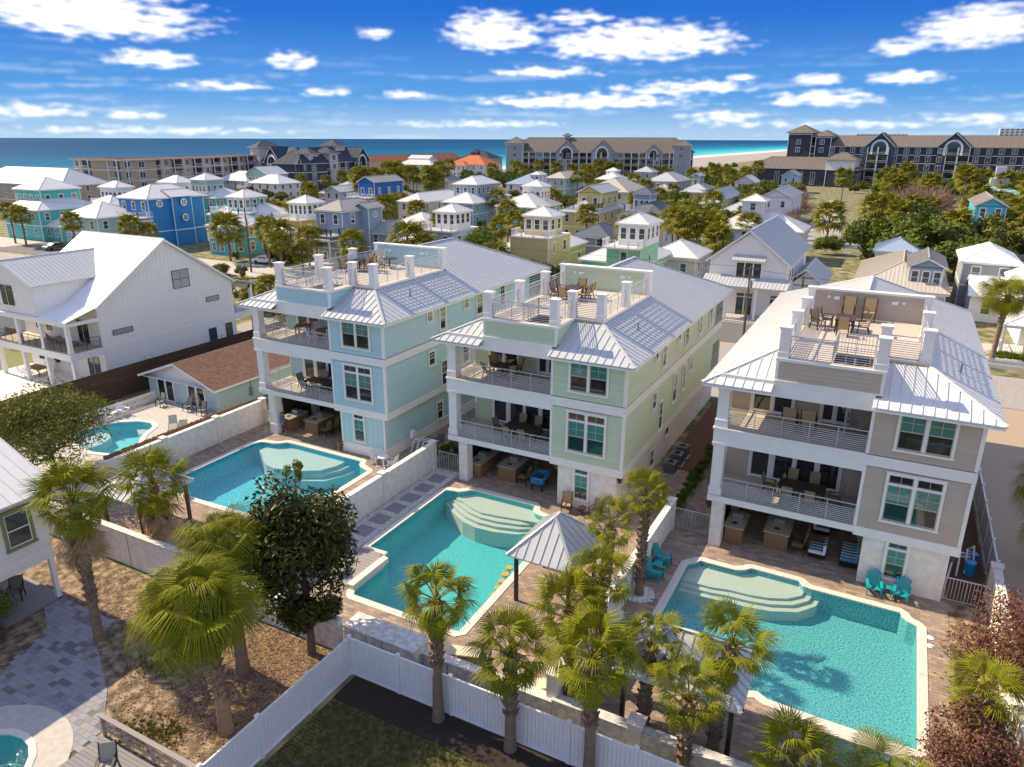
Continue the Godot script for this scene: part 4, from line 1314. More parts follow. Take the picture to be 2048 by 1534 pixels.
func town() -> void:
	house("turquoise house with a three-storey windowed tower, farthest down the street by the beach", "roof_white", [["b", -174.9, -161.1, -106, -91.8, 0, 6.5, "t_aqua", 3, 4], ["b", -174.6, -164.4, -104.5, -94.8, 6.5, 10.4, "t_aqua", 4, 3], ["b", -163.5, -157, -101, -93.2, 0, 3.2, "t_aqua", 2, 2]])
	house("long white-roofed building with beige walls at the beach end of the street", "roof_silver", [["b", -262, -214, -146, -130, 0, 8, "beige", 9, 3]], "house", 0.55)
	house("pale blue-grey house topped by a small white cupola room with a white deck", "roof_white", [["b", -164, -153.5, -112, -102.5, 0, 6.5, "t_grey_blue", 3, 3], ["d", -164, -156.3, -109, -105.5, 6.9], ["b", -163, -156.4, -112, -107, 6.7, 10.5, "t_white", 4, 3]])
	house("low teal house with a broad white hipped roof beside the bright blue house", "roof_white", [["b", -148, -136.7, -99, -88.5, 0, 6.4, "t_seafoam", 3, 3]])
	var eb := house("bright blue house with round windows in its gabled bay", "roof_white", [["b", -141, -131.3, -110, -96, 0, 9.7, "t_blue", 3, 1], ["g", -136, -130.6, -106.5, -101, 0, 9.8, "t_blue", 0, 0], ["p", -141.5, -131.5, -97, -93.2, 3.0, 5.6], ["d", -141.5, -131.5, -97, -93.6, 6.2]])
	for q in [[-130.6, 8.6, -103.8], [-130.6, 5.6, -103.8]]:
		round_window(eb, Vector3(q[0], q[1], q[2]), "right", 0.75, 20)
	round_window(eb, Vector3(-131.75, 8.6, -99.0), "right", 0.75, 20)
	house("pale house with a cupola in front of the beige apartment block", "roof_white", [["b", -181, -167, -146, -130, 0, 6.3, "t_lilac", 3, 3], ["b", -176.5, -168.3, -139, -132.4, 6.3, 10, "t_white", 4, 3], ["d", -180, -168, -133, -129.5, 6.8]])
	house("turquoise house with a cupola and a blue-shaded white roof below the beige apartments", "roof_white", [["b", -170, -157, -146, -134.5, 0, 6.4, "t_aqua", 3, 3], ["b", -166.8, -160.6, -141.5, -134.9, 6.4, 10.8, "t_seafoam", 4, 3], ["d", -168, -159.6, -137, -133.5, 7.0]])
	house("turquoise tower house across the street from the white farmhouse, hedges at its door", "roof_white", [["b", -116.2, -108.9, -106, -96.2, 0, 5.5, "t_turq", 3, 3], ["b", -126, -111, -116, -105, 0, 6.3, "t_seafoam", 3, 3], ["f", -121, -113, -112, -102, 5.5, 7.2, "t_turq", 0, 0], ["b", -120.2, -114.8, -111.5, -105, 7.0, 10.0, "t_turq", 3, 3], ["d", -121, -113, -106, -101.8, 7.2]])
	house("long lilac-grey house with a pale roof near the navy apartments", "roof_white", [["b", -249, -231, -228, -214, 0, 5, "t_lilac", 4, 2]])
	house("yellow house with a tall cupola room above a yellow parapet deck", "roof_white", [["b", -102, -95.3, -103, -97.8, 0, 5.2, "t_yellow", 3, 2], ["f", -101.6, -95.2, -108.6, -99.5, 0, 7.1, "t_yellow", 0, 2], ["b", -100.6, -95.5, -107, -101.8, 7.0, 9.9, "t_white", 4, 3], ["d", -101.6, -95.2, -103, -99.2, 7.1]])
	var kb := house("grey-blue house with hexagonal windows in a tall gabled bay", "roof_grey", [["b", -89.4, -82.8, -108, -96.4, 0, 9.5, "t_grey_blue", 2, 2], ["g", -84.8, -80.9, -105.6, -101, 0, 9.7, "t_grey_blue", 0, 0], ["b", -84, -77.6, -111, -102, 0, 5.6, "t_grey_blue", 1, 2], ["p", -90, -83, -97.6, -93, 0.6, 5.0], ["d", -90, -83, -97, -93.5, 5.7, "rail_black"]])
	for q in [[-81.35, 8.6, -103.3, 0.62], [-81.35, 5.4, -103.3, 0.62], [-83.25, 8.5, -99.5, 0.7]]:
		round_window(kb, Vector3(q[0], q[1], q[2]), "right", q[3], 6)
	house("royal blue house with a gabled top floor and a pale lower roof", "roof_grey", [["b", -139, -130.3, -186, -165.8, 0, 5.1, "t_royal", 3, 3], ["g", -136, -129.6, -179, -165, 5.1, 9.6, "t_royal", 2, 3], ["d", -138, -130.2, -168, -162.5, 5.6]])
	house("pale house under a long teal metal roof", "roof_teal", [["b", -188, -160.4, -251, -234, 0, 7, "t_cream", 6, 3], ["b", -166, -152, -250, -238, 0, 6, "t_pale", 3, 2, "roof_slate"]])
	house("white house with a raised roof monitor behind the teal metal roof", "roof_white", [["b", -246, -223.4, -349, -333, 0, 8, "t_white", 5, 3], ["x", -242, -228, -345, -338, 8, 11, "t_white", 0, 0]])
	house("white house with bright orange tiled roofs near the beach", "tile_orange", [["b", -242, -216, -397, -377, 0, 7, "t_white", 5, 3], ["b", -236, -226, -383, -372, 0, 6.5, "t_white", 3, 2]])
	house("cream two-storey house with a wide plain white roof", "roof_white", [["b", -114.5, -106.6, -177, -154, 0, 6, "t_cream", 2, 4]])
	house("blue-grey tower house with rows of small square windows", "roof_white", [["b", -104.6, -96.9, -177.5, -165, 0, 10, "t_grey_blue", 3, 5], ["b", -104, -94.3, -168, -158.6, 0, 5.9, "t_grey_blue", 2, 2], ["p", -97.2, -92.5, -178, -171, 0, 5]])
	house("pale blue cupola house beside the large oak, white deck rail round its tower", "roof_white", [["f", -68.8, -63.4, -108, -100, 0, 7.0, "t_sky", 2, 2], ["b", -68.2, -63.6, -107, -101.4, 7.0, 9.8, "t_white", 3, 3], ["d", -69, -63.2, -102.6, -99.2, 7.0], ["b", -76, -68.5, -110, -101, 0, 4.4, "t_sky", 2, 1]])
	house("low white hipped roof between the oak and the grey-blue house", "roof_white", [["b", -95, -85.6, -135.5, -125.5, 0, 4, "t_grey", 2, 2]])
	house("sea-green house with white cupola and aqua deck panels", "roof_white", [["b", -83.3, -72.4, -163, -149.3, 0, 6.5, "t_turq", 2, 3], ["b", -80.6, -75, -163, -157.2, 6.6, 10.6, "t_white", 3, 3], ["d", -81.5, -74.2, -158, -154.6, 7.1]])
	house("pale yellow cupola house with blue-grey awnings behind the mint house", "roof_white", [["b", -57, -47.2, -118, -101.5, 0, 4.4, "t_pale_yellow", 2, 3], ["f", -53, -46.6, -108.3, -100.2, 0, 6.9, "t_pale_yellow", 0, 2], ["b", -52.2, -47, -107.4, -102, 6.9, 9.9, "t_pale_yellow", 3, 2], ["d", -53, -46.6, -103.4, -100, 6.9]])
	house("pale yellow house with a gabled upper porch in the middle of town", "roof_silver", [["b", -66, -57.4, -165, -147, 0, 6.3, "t_pale_yellow", 3, 4], ["g", -64, -57.9, -163, -151.5, 6.3, 10.1, "t_pale_yellow", 2, 3], ["d", -65, -58, -152.5, -147.8, 6.9, "rail_black"]])
	house("house with slate-coloured roofs and a slate-roofed cupola", "roof_slate", [["b", -53.3, -42.6, -163, -147.8, 0, 6, "t_white", 3, 3], ["b", -51.6, -47.2, -157.6, -152.2, 6, 10.3, "t_grey_blue", 3, 2], ["d", -52, -46.8, -153, -149.4, 6.9]])
	house("mint green house with a white cupola tower right behind the mint beach house", "roof_white", [["b", -42, -31.4, -114.5, -100.6, 0, 4.1, "t_mint", 3, 3], ["f", -36.6, -31.6, -106.6, -98.6, 0, 6.8, "t_mint", 1, 1], ["b", -35.6, -30.7, -105.6, -98.7, 6.8, 9.9, "t_white", 3, 3], ["d", -36.7, -31.4, -99.6, -96.4, 6.8]])
	house("low white-roofed cottage beside the mint tower house", "roof_white", [["b", -35.4, -27, -123, -112.8, 0, 3.6, "t_pale", 2, 2]])
	house("grey house with a tall white hipped roof near the navy hotel", "roof_silver", [["b", -83.8, -72.2, -282, -262, 0, 7, "t_grey", 4, 4], ["b", -80, -72, -264, -255, 0, 4.2, "t_pale", 3, 1]])
	house("grey tower house with a small square upper room before the navy hotel", "roof_silver", [["b", -97, -85, -293, -282, 0, 6, "t_pale", 3, 2], ["b", -95.6, -88, -291, -283, 6, 9.2, "t_grey", 2, 2]])
	house("small cream tower house almost under the navy hotel gables", "roof_white", [["b", -115, -104, -304, -291, 0, 5.5, "t_cream", 3, 2], ["b", -113.5, -108, -304, -299, 5.5, 8.6, "t_white", 2, 2]])
	house("seafoam grey house under a tan hipped roof in the middle distance", "roof_tan", [["b", -124, -115.2, -283, -262, 0, 7, "t_seafoam", 3, 4]])
	house("little white cupola on a house with a blue-looking roof", "roof_blue", [["b", -129, -116, -252, -239, 0, 5.8, "t_white", 3, 3], ["b", -121.3, -117, -250, -243, 5.8, 9, "t_white", 2, 2, "roof_white"]])
	house("small house with a gabled dormer above its columned porch", "roof_silver", [["b", -63.5, -56.6, -252, -239, 0, 6, "t_grey", 3, 2], ["g", -62.8, -59.5, -250, -243, 6, 10, "t_grey", 1, 1], ["p", -64, -56.4, -240, -235, 0, 5.4]])
	house("cream house with a sunburst half-round window in its white gable", "roof_silver", [["g", -50.4, -44, -232, -209, 0, 5.4, "t_cream", 0, 3], ["p", -50.6, -43.8, -211, -206, 0, 4.4]], "house", 0.75)
	house("house with a large tan metal hipped roof amid palms", "roof_tan", [["b", -89, -74, -236, -215, 0, 6, "t_cream", 3, 3]])
	house("low cottage with a dark slate roof behind the pale yellow cupola house", "roof_slate", [["b", -52, -44.6, -131, -121, 0, 4.8, "t_grey", 2, 2]])
	house("small pale green gabled house before the navy apartments", "roof_silver", [["g", -234, -222, -228, -216, 0, 7.5, "t_seafoam", 3, 2], ["d", -234, -216, -216, -211, 2.5]])
	house("white house with a hipped tower before the navy apartments", "roof_white", [["b", -216, -200, -212, -200, 0, 5.5, "t_white", 4, 3]])
	house("white and grey house with several small roofs behind the yellow house", "roof_silver", [["b", -166, -152, -196, -182, 0, 4.6, "t_pale", 3, 3], ["g", -160, -153, -190, -178, 0, 5.5, "t_lilac", 2, 2]])
	house("grey-lilac bungalow with a white hipped roof past the royal blue house", "roof_white", [["b", -122, -108, -205, -192, 0, 4.6, "t_lilac", 3, 2]])
	house("pale blue gabled house standing before the dark lobby building", "roof_silver", [["g", -47.5, -40.5, -342, -330, 0, 7, "t_sky", 2, 2]], "house", 0.6)
	house("white house with a blue-shaded gable roof near the road", "roof_silver", [["g", -33.5, -25.4, -222, -200, 0, 7.2, "t_white", 2, 3]], "house", 0.5)
	house("small white gabled house at the edge of the woods", "roof_white", [["g", -58, -50, -300, -288, 0, 6, "t_white", 2, 1]], "house", 0.6)
	house("pale low house between the slate roof and the sunburst gable", "roof_silver", [["b", -40, -30, -192, -178, 0, 4.5, "t_pale", 3, 3]])
	house("white house with a round turret under a square white roof", "roof_white", [["b", -31.5, -15, -150, -138.5, 0, 5.6, "t_white", 4, 2], ["b", -27, -22.4, -146.4, -141.5, 5.6, 10.4, "t_white", 1, 1]])
	house("bright turquoise gabled cottage with a chimney among the trees", "roof_tan", [["g", 13.5, 19.3, -190, -168, 0, 4.6, "t_turq", 3, 2], ["g", 12.2, 18.4, -196, -176, 0, 8.6, "t_turq", 2, 1]], "house", 0.55)
	house("grey-roofed house with a three-window dormer bay behind the tan beach house", "roof_tan", [["b", -4.6, 6.4, -123, -100, 0, 3.6, "t_grey", 3, 3], ["g", 1.3, 5.8, -112, -101.4, 3.4, 6.4, "t_grey_blue", 3, 1, "roof_grey"]])
	house("white hipped roof with painted blue shade peeking out behind the grey-roofed house", "roof_blue", [["b", -3.4, 3.6, -140, -128, 0, 4.6, "t_white", 2, 2]])  # white roof given a blue material to stand for its shade
	house("white-roofed house with grey walls and a tall hipped seam roof", "roof_bright", [["b", 7.4, 14.4, -122, -110.5, 0, 6.2, "t_grey", 2, 2], ["x", 8.4, 12.6, -110.6, -103, 0, 3.2, "t_white", 1, 0]])
	house("large white house with a wide porch and balustrade at the edge of the view", "roof_bright", [["b", 12.4, 27, -112, -90.5, 0, 5.2, "t_white", 4, 4], ["g", 14.5, 20, -103, -95, 5.2, 8.2, "t_white", 1, 1], ["p", 10.6, 27, -91, -86.4, 0.4, 3.4], ["d", 10.8, 27, -90.5, -86.8, 0.5]])
	house("green-domed pavilion with a white two-step cupola among the woods", "t_seafoam", [["b", 18, 34, -300, -284, 0, 4.2, "t_pale", 4, 3], ["f", 23.5, 28.5, -294.5, -289.5, 4, 9.4, "t_white", 0, 0], ["f", 24.6, 27.4, -293.4, -290.6, 9.4, 13, "t_white", 0, 0]])
	house("grey house with white windows by the dark hotel at the edge of the view", "roof_grey", [["b", 52, 66, -300, -284, 0, 7, "t_grey", 4, 3]])
	# large buildings by the sea
	big_building("apartment_block", "beige apartment block with a red tile band under its roof, wing towards the sea", Vector2(-271, -170.5), Vector2(-239.5, -167), 13, 13.9, 4, "wbwwb", "beige", "beige", "tile_rust", [], [], 0.02)
	big_building("apartment_block", "beige apartment block with white balconies and arched windows, long wing", Vector2(-239.5, -168.5), Vector2(-263, -253), 13, 13.9, 4, "bwbwbwbwbwbwbw", "beige", "beige", "tile_rust", [], [], 0.02)
	big_building("apartment_block", "navy blue apartment wing with a pale corner tower, nearest the beige block", Vector2(-264, -250), Vector2(-228, -240), 14, 11, 3, "wwwbww", "hotel_blue", "hotel_blue", "shingle_navy", [[12, 25, 11, 1.2, "hotel_blue"]], [[0, 7, -9, 1.0, 17.3, "t_pale"]], 0.8)
	big_building("apartment_block", "navy blue apartment block with pale dormer towers, wing ending in a steep gable", Vector2(-227, -241), Vector2(-234, -294), 14, 11, 3, "wbwbwbwwbw", "hotel_blue", "hotel_blue", "shingle_navy", [[40, 52, 11, 1.4, "hotel_blue"]], [[5, 11, -7, 0.8, 15.0, "t_pale"], [20, 26, -7, 0.8, 15.0, "t_pale"], [34, 41, -13, -5, 18.0, "t_pale"]], 0.8)
	big_building("hotel", "navy and grey hotel with three steep gables and two corner towers", Vector2(-206, -386), Vector2(-106, -412), 20, 14.3, 4, "wwbbwbbwwbbbbbwwbbbbwbbbw", "hotel_blue", "hotel_grey", "shingle_hotel", [[28, 40, 14.3, 1.5, "hotel_grey"], [48, 60, 14.3, 1.5, "hotel_grey"], [78, 86, 14.3, 1.2, "hotel_grey"]], [[-1, 9, -9, 1.0, 19, "hotel_grey"], [93, 102, -9, 1.2, 18, "hotel_grey"], [31, 34, -12, -9, 23, "hotel_grey"]], 0.72)
	big_building("hotel", "dark shingled hotel with rows of balconies and grey-brown roofs", Vector2(-56, -402), Vector2(68, -386), 18, 18.3, 5, "w--wwwwwbbwwwwwbbwwwwwwwwww", "hotel_dark", "hotel_dark", "shingle_hotel", [[36, 48, 18.3, 1.6, "hotel_blue"], [66, 78, 18.3, 1.6, "hotel_blue"]], [[0, 11, -12, 1.2, 24.5, "hotel_dark"], [13, 20, -10, 0.8, 23.0, "hotel_dark"], [112, 120, -10, 1, 21, "hotel_dark"]], 0.5)
	var lob := big_building("hotel", "low dark lobby building with white windows and a white-panelled block", Vector2(-72, -392), Vector2(-22, -385), 16, 8, 1, "w-wwww-ww", "hotel_dark", "hotel_dark", "shingle_hotel", [], [[37, 49, -8, 1.5, 12.4, "hotel_dark"]], 0.6)
	var wp := MB.new(); wp.box(36.7, 7.6, -8.3, 49.3, 12.0, 1.8)
	obj("white_panel", wp, M["t_white"], lob)
	# long rust roof and a mansard block by the beach
	house("long low rust-brown tiled building in front of the sea", "tile_rust", [["g", -280, -263, -430, -331, 0, 9.2, "beige", 3, 14]], "house", 0.35)
	house("dark mansard-roofed building beside the orange roofs", "shingle_navy", [["b", -268, -244, -450, -432, 0, 9, "t_grey", 5, 3], ["b", -262, -256, -444, -436, 9, 13.0, "hotel_blue", 2, 2]])
	for q in [[150, -1500, 60, 40, "pale high-rise block far along the coast, taller of the pair"], [230, -1520, 44, 30, "pale high-rise block far along the coast, lower of the pair"], [-60, -1650, 90, 33, "low white high-rise block far behind the dark hotel roofs"]]:
		var t := thing("high_rise", q[4], "high-rise", Vector3(q[0], 0, q[1]), 0.0, "far high-rises")
		var b := MB.new(); b.box(-q[2] / 2.0, 0, -14, q[2] / 2.0, q[3], 0); obj("wall", b, M["t_white"], t)
		for f in int(q[3] / 4.0):
			for i in int(q[2] / 7.0):
				b = MB.new(); b.box(-q[2] / 2.0 + 1.5 + i * 7.0, f * 4.0 + 1.2, 0, -q[2] / 2.0 + 5.5 + i * 7.0, f * 4.0 + 3.2, 0.3); obj("window", b, M["glass_mid"], t)

# ---------- sky ----------

func sky_picture() -> ImageTexture:
	var W := 3072; var H := 1536
	var im := Image.create(W, H, false, Image.FORMAT_RGB8)
	var n1 := FastNoiseLite.new(); n1.seed = 5; n1.frequency = 1.0; n1.fractal_octaves = 5
	var n2 := FastNoiseLite.new(); n2.seed = 11; n2.frequency = 1.0; n2.fractal_octaves = 2
	var banks := [[-55.5, 7.15, 7.0, 1.85, 1.00], [-52.4, 4.85, 3.0, 0.67, 0.80], [-43.3, 5.01, 1.8, 0.67, 0.80], [-37.5, 6.97, 1.2, 0.52, 0.60], [-48.2, 3.39, 3.0, 0.33, 0.70], [-41.3, 3.08, 1.8, 0.33, 0.80], [-35.6, 3.02, 1.8, 0.33, 0.80], [-29.2, 7.03, 3.5, 1.66, 1.00], [-19.0, 6.34, 7.4, 1.55, 1.00], [-23.3, 7.98, 2.6, 0.59, 0.60], [-25.1, 4.55, 4.1, 0.44, 0.70], [-6.4, 3.87, 1.8, 0.44, 0.90], [-1.3, 3.82, 2.4, 0.52, 0.90], [-11.3, 4.09, 1.1, 0.26, 0.80], [-1.8, 5.62, 2.0, 0.59, 0.80], [2.5, 6.45, 3.7, 1.48, 1.00], [-22.1, 2.56, 8.5, 0.67, 0.85], [-15.7, 3.44, 5.2, 0.59, 0.70], [-6.2, 2.60, 3.7, 0.67, 0.80], [-59.6, 1.58, 3.3, 0.52, 0.70], [-53.8, 1.38, 1.8, 0.30, 0.60], [-12.4, 1.51, 3.3, 0.44, 0.70], [-30.2, 0.99, 5.5, 0.30, 0.50], [-53.0, 0.45, 7.4, 0.30, 0.50], [3.1, 1.25, 4.4, 0.37, 0.50], [-4.1, 0.98, 9.2, 0.30, 0.40]]
	var low := Color(0.33, 0.46, 0.57); var mid := Color(0.075, 0.245, 0.53); var high := Color(0.014, 0.105, 0.43)
	var bytes := PackedByteArray()
	bytes.resize(W * H * 3)
	var sub := 1
	for j in H:
		var el := 90.0 - (j + 0.5) * 180.0 / H
		var e := maxf(el, 0.0)
		var c := low.lerp(mid, pow(smoothstep(-1.2, 3.4, e), 1.2)).lerp(high, smoothstep(2.0, 9.5, e))
		var near := []
		for k in banks:
			if absf(el - k[1]) < k[3] * 1.9 + 0.2:
				near.append(k)
		var step_ := 1 if el < 30.0 else 4
		if el < 0.0:
			step_ = W
		var i := 0
		while i < W:
			var az := (i + 0.5) * 360.0 / W
			if az > 180.0:
				az -= 360.0
			var cover := 0.0
			var body := 0.0
			if el > 0.0:
				var a := deg_to_rad(az)
				var p := Vector3(sin(a), 0, cos(a))
				# fine billows, drawn out sideways
				body = n1.get_noise_3dv(Vector3(p.x * 34.0, el * 2.6, p.z * 34.0))
				var veil := smoothstep(0.05, 0.75, n2.get_noise_3dv(Vector3(p.x * 5.0, el * 1.6, p.z * 5.0)) + body * 0.5) * 0.2 * (1.0 - smoothstep(3.0, 6.5, el))
				if az > -64.0 and az < 10.0 and el < 9.4:
					for k in near:
						var dx: float = (az - k[0]) / k[2]; var dy: float = (el - k[1]) / k[3]
						if dy < 0.0:
							dy *= 1.5
						var r := dx * dx + dy * dy
						if r < 3.2:
							cover = maxf(cover, smoothstep(-0.25, 1.15, k[4] * (1.0 - r) + body * 1.1))
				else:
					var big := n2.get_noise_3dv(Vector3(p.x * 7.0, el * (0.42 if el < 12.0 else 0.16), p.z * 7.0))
					cover = smoothstep(-0.08, 0.42, big + body * 0.7) * 0.95  # out of view: cloud cover thickened to brighten shaded surfaces
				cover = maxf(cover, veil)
			var shade := clampf(0.93 + n2.get_noise_3d(az * 0.6, el * 2.6, 3.0) * 0.22, 0.0, 1.0)
			var cl := Color(1.0, 0.985, 0.955) * shade
			if el < 3.0:
				cl = cl.lerp(Color(0.62, 0.70, 0.82), 0.5 * (1.0 - e / 3.0))
			var o := c.lerp(cl, cover)
			o = o.linear_to_srgb()
			var r8 := int(clampf(o.r, 0, 1) * 255.0); var g8 := int(clampf(o.g, 0, 1) * 255.0); var b8 := int(clampf(o.b, 0, 1) * 255.0)
			for s in step_:
				if i + s >= W:
					break
				var at := (j * W + i + s) * 3
				bytes[at] = r8; bytes[at + 1] = g8; bytes[at + 2] = b8
			i += step_
	im.set_data(W, H, false, Image.FORMAT_RGB8, bytes)
	return ImageTexture.create_from_image(im)

# ---------- the scene ----------

func _ready() -> void:
	rng.seed = 4
	var cam := Camera3D.new()
	cam.name = "camera"
	cam.basis = Basis(Vector3.UP, deg_to_rad(27.7406)) * Basis(Vector3.RIGHT, deg_to_rad(-18.5744)) * Basis(Vector3.BACK, deg_to_rad(0.185))
	cam.position = Vector3(0, 21, 0)
	cam.fov = 55.62; cam.near = 0.1; cam.far = 80000.0
	add_child(cam)
	cam.current = true
	var env := Environment.new()
	env.background_mode = Environment.BG_SKY
	var sk := Sky.new()
	var sm := PanoramaSkyMaterial.new()
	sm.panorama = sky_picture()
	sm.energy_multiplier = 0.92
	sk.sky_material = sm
	env.sky = sk
	env.tonemap_mode = Environment.TONE_MAPPER_LINEAR
	env.tonemap_exposure = 1.7
	env.sdfgi_enabled = true; env.ssao_enabled = true; env.ssil_enabled = true
	var we := WorldEnvironment.new()
	we.name = "world"
	we.environment = env
	add_child(we)
	var sun := DirectionalLight3D.new()
	sun.name = "sun"
	sun.light_color = Color(1.0, 0.92, 0.78)
	sun.light_energy = 1.4
	sun.light_angular_distance = 0.5
	sun.shadow_enabled = true
	sun.basis = Basis.looking_at(Vector3(1.2, -1.0, 0.04))
	add_child(sun)
	materials()
	frond_meshes()
	ground()
	pools_and_walls()
	near_houses()
	left_side()
	furniture()
	foreground_plants()
	town()
	street_things()
	far_plants()

func pool_edges() -> Dictionary:
	var p1 := PackedVector2Array([Vector2(-39.2, -26.4), Vector2(-39.2, -34.2)])
	p1.append_array(PackedVector2Array([Vector2(-38.9, -34.75), Vector2(-38.3, -34.9), Vector2(-37.9, -34.95), Vector2(-37.5, -35.2), Vector2(-37.2, -35.55), Vector2(-36.6, -35.6), Vector2(-30.3, -35.5), Vector2(-30.15, -35.1), Vector2(-29.8, -34.8), Vector2(-29.3, -34.6), Vector2(-28.95, -34.5), Vector2(-28.85, -26.6), Vector2(-35.5, -26.4)]))
	var p2 := pv([-14.8, -23.1, -20.8, -23.1, -21.0, -23.4, -21.0, -25.6, -21.2, -26.3, -21.7, -26.75, -22.4, -26.9, -22.9, -26.9, -22.9, -34.6, -22.4, -34.75, -22.1, -34.75, -21.8, -35.0, -21.5, -35.35, -21.1, -35.45, -17.0, -35.4, -16.9, -34.95, -16.6, -34.6, -16.2, -34.45, -15.2, -34.4, -14.9, -34.2])
	var p3 := pv([3.4, -25.2, 3.4, -33.3, 3.0, -33.5, 2.8, -33.75, 2.7, -34.05, -1.2, -34.1, -1.6, -34.2, -1.85, -34.55, -4.2, -34.6, -4.5, -34.25, -4.9, -34.05, -6.3, -34.05, -6.7, -34.1, -6.9, -33.7, -7.2, -33.5, -7.2, -26.4, -6.6, -25.5, -2.9, -25.3, -2.3, -25.55, -1.9, -25.3, 0.0, -25.2])
	var kid := pv([-51.0, -28.4, -52.2, -29.6, -52.3, -31.0, -51.6, -32.3, -50.4, -33.2, -49.2, -33.4, -48.4, -33.0, -48.0, -32.2, -47.4, -31.2, -46.4, -30.3, -46.0, -29.2, -46.6, -28.2, -48.0, -27.8, -49.6, -27.9])
	var rd := PackedVector2Array()
	for i in 20:
		rd.append(Vector2(-25.8 + cos(TAU * i / 20.0) * 1.9, -8.4 + sin(TAU * i / 20.0) * 2.0))
	return {"one": p1, "two": p2, "three": p3, "kidney": kid, "round": rd}

func grow(p: PackedVector2Array, d: float) -> PackedVector2Array:
	return Geometry2D.offset_polygon(p, d, Geometry2D.JOIN_ROUND)[0]

func ground() -> void:
	var E := pool_edges()
	var holes := []
	for k in E:
		holes.append(grow(E[k], 0.22))
	holes.append(rect(0.25, 3.35, -24.7, -22.6))
	var coast := [Vector2(-304, 2500), Vector2(-304, -180), Vector2(-297, -400), Vector2(-281, -700), Vector2(-262, -1000), Vector2(-258, -1900), Vector2(-180, -4000), Vector2(600, -9000), Vector2(9000, -60000)]
	var land := PackedVector2Array()
	for p in coast:
		land.append(p)
	land.append(Vector2(12000, -60000)); land.append(Vector2(12000, 2500))
	var near_box := rect(-70, 12, -60, 5)
	var b := MB.new()
	for q in cut(land, [near_box]):
		b.poly(q, 0.0)
	for q in cut(near_box, holes):
		b.poly(q, 0.0)
	tag(obj("ground", b, M["land"], null, "structure"), "sandy, scrubby coastal ground under the town", "ground")
	# the sea, pale over the shallows and deep blue far out
	b = MB.new()
	var steps := [[0.0, Color(0.42, 0.62, 0.56)], [14.0, Color(0.16, 0.56, 0.54)], [60.0, Color(0.055, 0.44, 0.48)], [150.0, Color(0.022, 0.27, 0.40)], [330.0, Color(0.007, 0.13, 0.25)], [800.0, Color(0.004, 0.075, 0.18)], [2500.0, Color(0.003, 0.06, 0.155)], [60000.0, Color(0.003, 0.062, 0.16)]]
	for i in coast.size() - 1:
		for k in steps.size() - 1:
			var d0: float = steps[k][0] - (3.0 if k == 0 else 0.0); var d1: float = steps[k + 1][0]
			var a := Vector3(coast[i].x - d0, -0.6, coast[i].y); var c := Vector3(coast[i + 1].x - d0, -0.6, coast[i + 1].y)
			var e := Vector3(coast[i + 1].x - d1, -0.6, coast[i + 1].y); var f := Vector3(coast[i].x - d1, -0.6, coast[i].y)
			for t in [[a, 0, e, 1, c, 0], [a, 0, f, 1, e, 1]]:
				b.v.append(t[0]); b.v.append(t[2]); b.v.append(t[4])
				for m in [1, 3, 5]:
					b.n.append(Vector3.UP); b.c.append(steps[k + t[m]][1])
	obj("sea", b, M["sea"], null, "structure")
	sheet("beach", PackedVector2Array([Vector2(-305, 2500), Vector2(-305, -180), Vector2(-298, -400), Vector2(-282, -700), Vector2(-263, -1000), Vector2(-259, -1900), Vector2(-225, -1900), Vector2(-232, -1000), Vector2(-242, -700), Vector2(-272, -400), Vector2(-276, -180), Vector2(-276, 2500)]), 0.03, "sand")
	sheet("dunes", PackedVector2Array([Vector2(-226, -1900), Vector2(-233, -1000), Vector2(-240, -640), Vector2(-150, -620), Vector2(-150, -1900)]), 0.05, "road_pale")
	# streets
	sheet("street", rect(-330, 60, -79, -69), 0.02, "road_pale")
	sheet("pavement", rect(-330, 60, -92, -83), 0.02, "concrete")
	sheet("side_street", PackedVector2Array([Vector2(-18.2, -172), Vector2(-11, -172), Vector2(-20.5, -297), Vector2(-26.5, -297)]), 0.03, "road_pale")
	sheet("cross_street", rect(-44, 40, -172, -164), 0.026, "road_pale")
	sheet("footpath", PackedVector2Array([Vector2(-9.9, -172.1), Vector2(-8.3, -172.1), Vector2(-9.0, -217), Vector2(-10.2, -217)]), 0.036, "concrete")
	for q in [rect(-14.5, -5.6, -68.9, -60.2), rect(-31.4, -23.4, -68.9, -61.2), rect(-48, -40.5, -68.9, -61.4), rect(-68, -60, -68.9, -57)]:
		sheet("driveway", q, 0.024, "road_pale")
	sheet("lane", rect(-160, -142, -92, -80), 0.034, "asphalt")
	sheet("brick_lot", rect(7.0, 40, -68.9, -20), 0.022, "brick_street")
	sheet("garden_path", rect(-20.5, -11.6, -88.6, -79.2), 0.032, "asphalt")
	# ground around the pools
	var h3 := [holes[2], holes[5]]
	sheet("yard_soil", pv([-41.5, -19.5, -17.6, -19.5, -17.6, -4, -41.5, -4]), 0.012, "soil", [holes[4]])
	sheet("lawn", rect(-17.1, 9, -17.4, 4), 0.012, "lawn")
	sheet("sand_patch", pv([-11.9, -15.2, -10.9, -15.5, -10.2, -15.2, -9.2, -15.4, -8.6, -14.9, -9.4, -14.5, -10.3, -14.7, -11.2, -14.5]), 0.024, "sand")
	sheet("mulch_bed", rect(-17.1, 9, -18.8, -17.35), 0.03, "bark_mulch", [], 0.03)
	sheet("mulch_strip", rect(-11.8, -9.2, -60, -36.9), 0.02, "mulch")
	sheet("mulch_strip", rect(4.35, 6.4, -60, -36.3), 0.02, "mulch")
	sheet("mulch_strip", rect(-28.8, -25.6, -60, -37.3), 0.02, "mulch")
	sheet("side_yard", pv([4.65, -36.1, 6.3, -36.1, 6.3, -20.6, 4.65, -20.6]), 0.016, "soil")
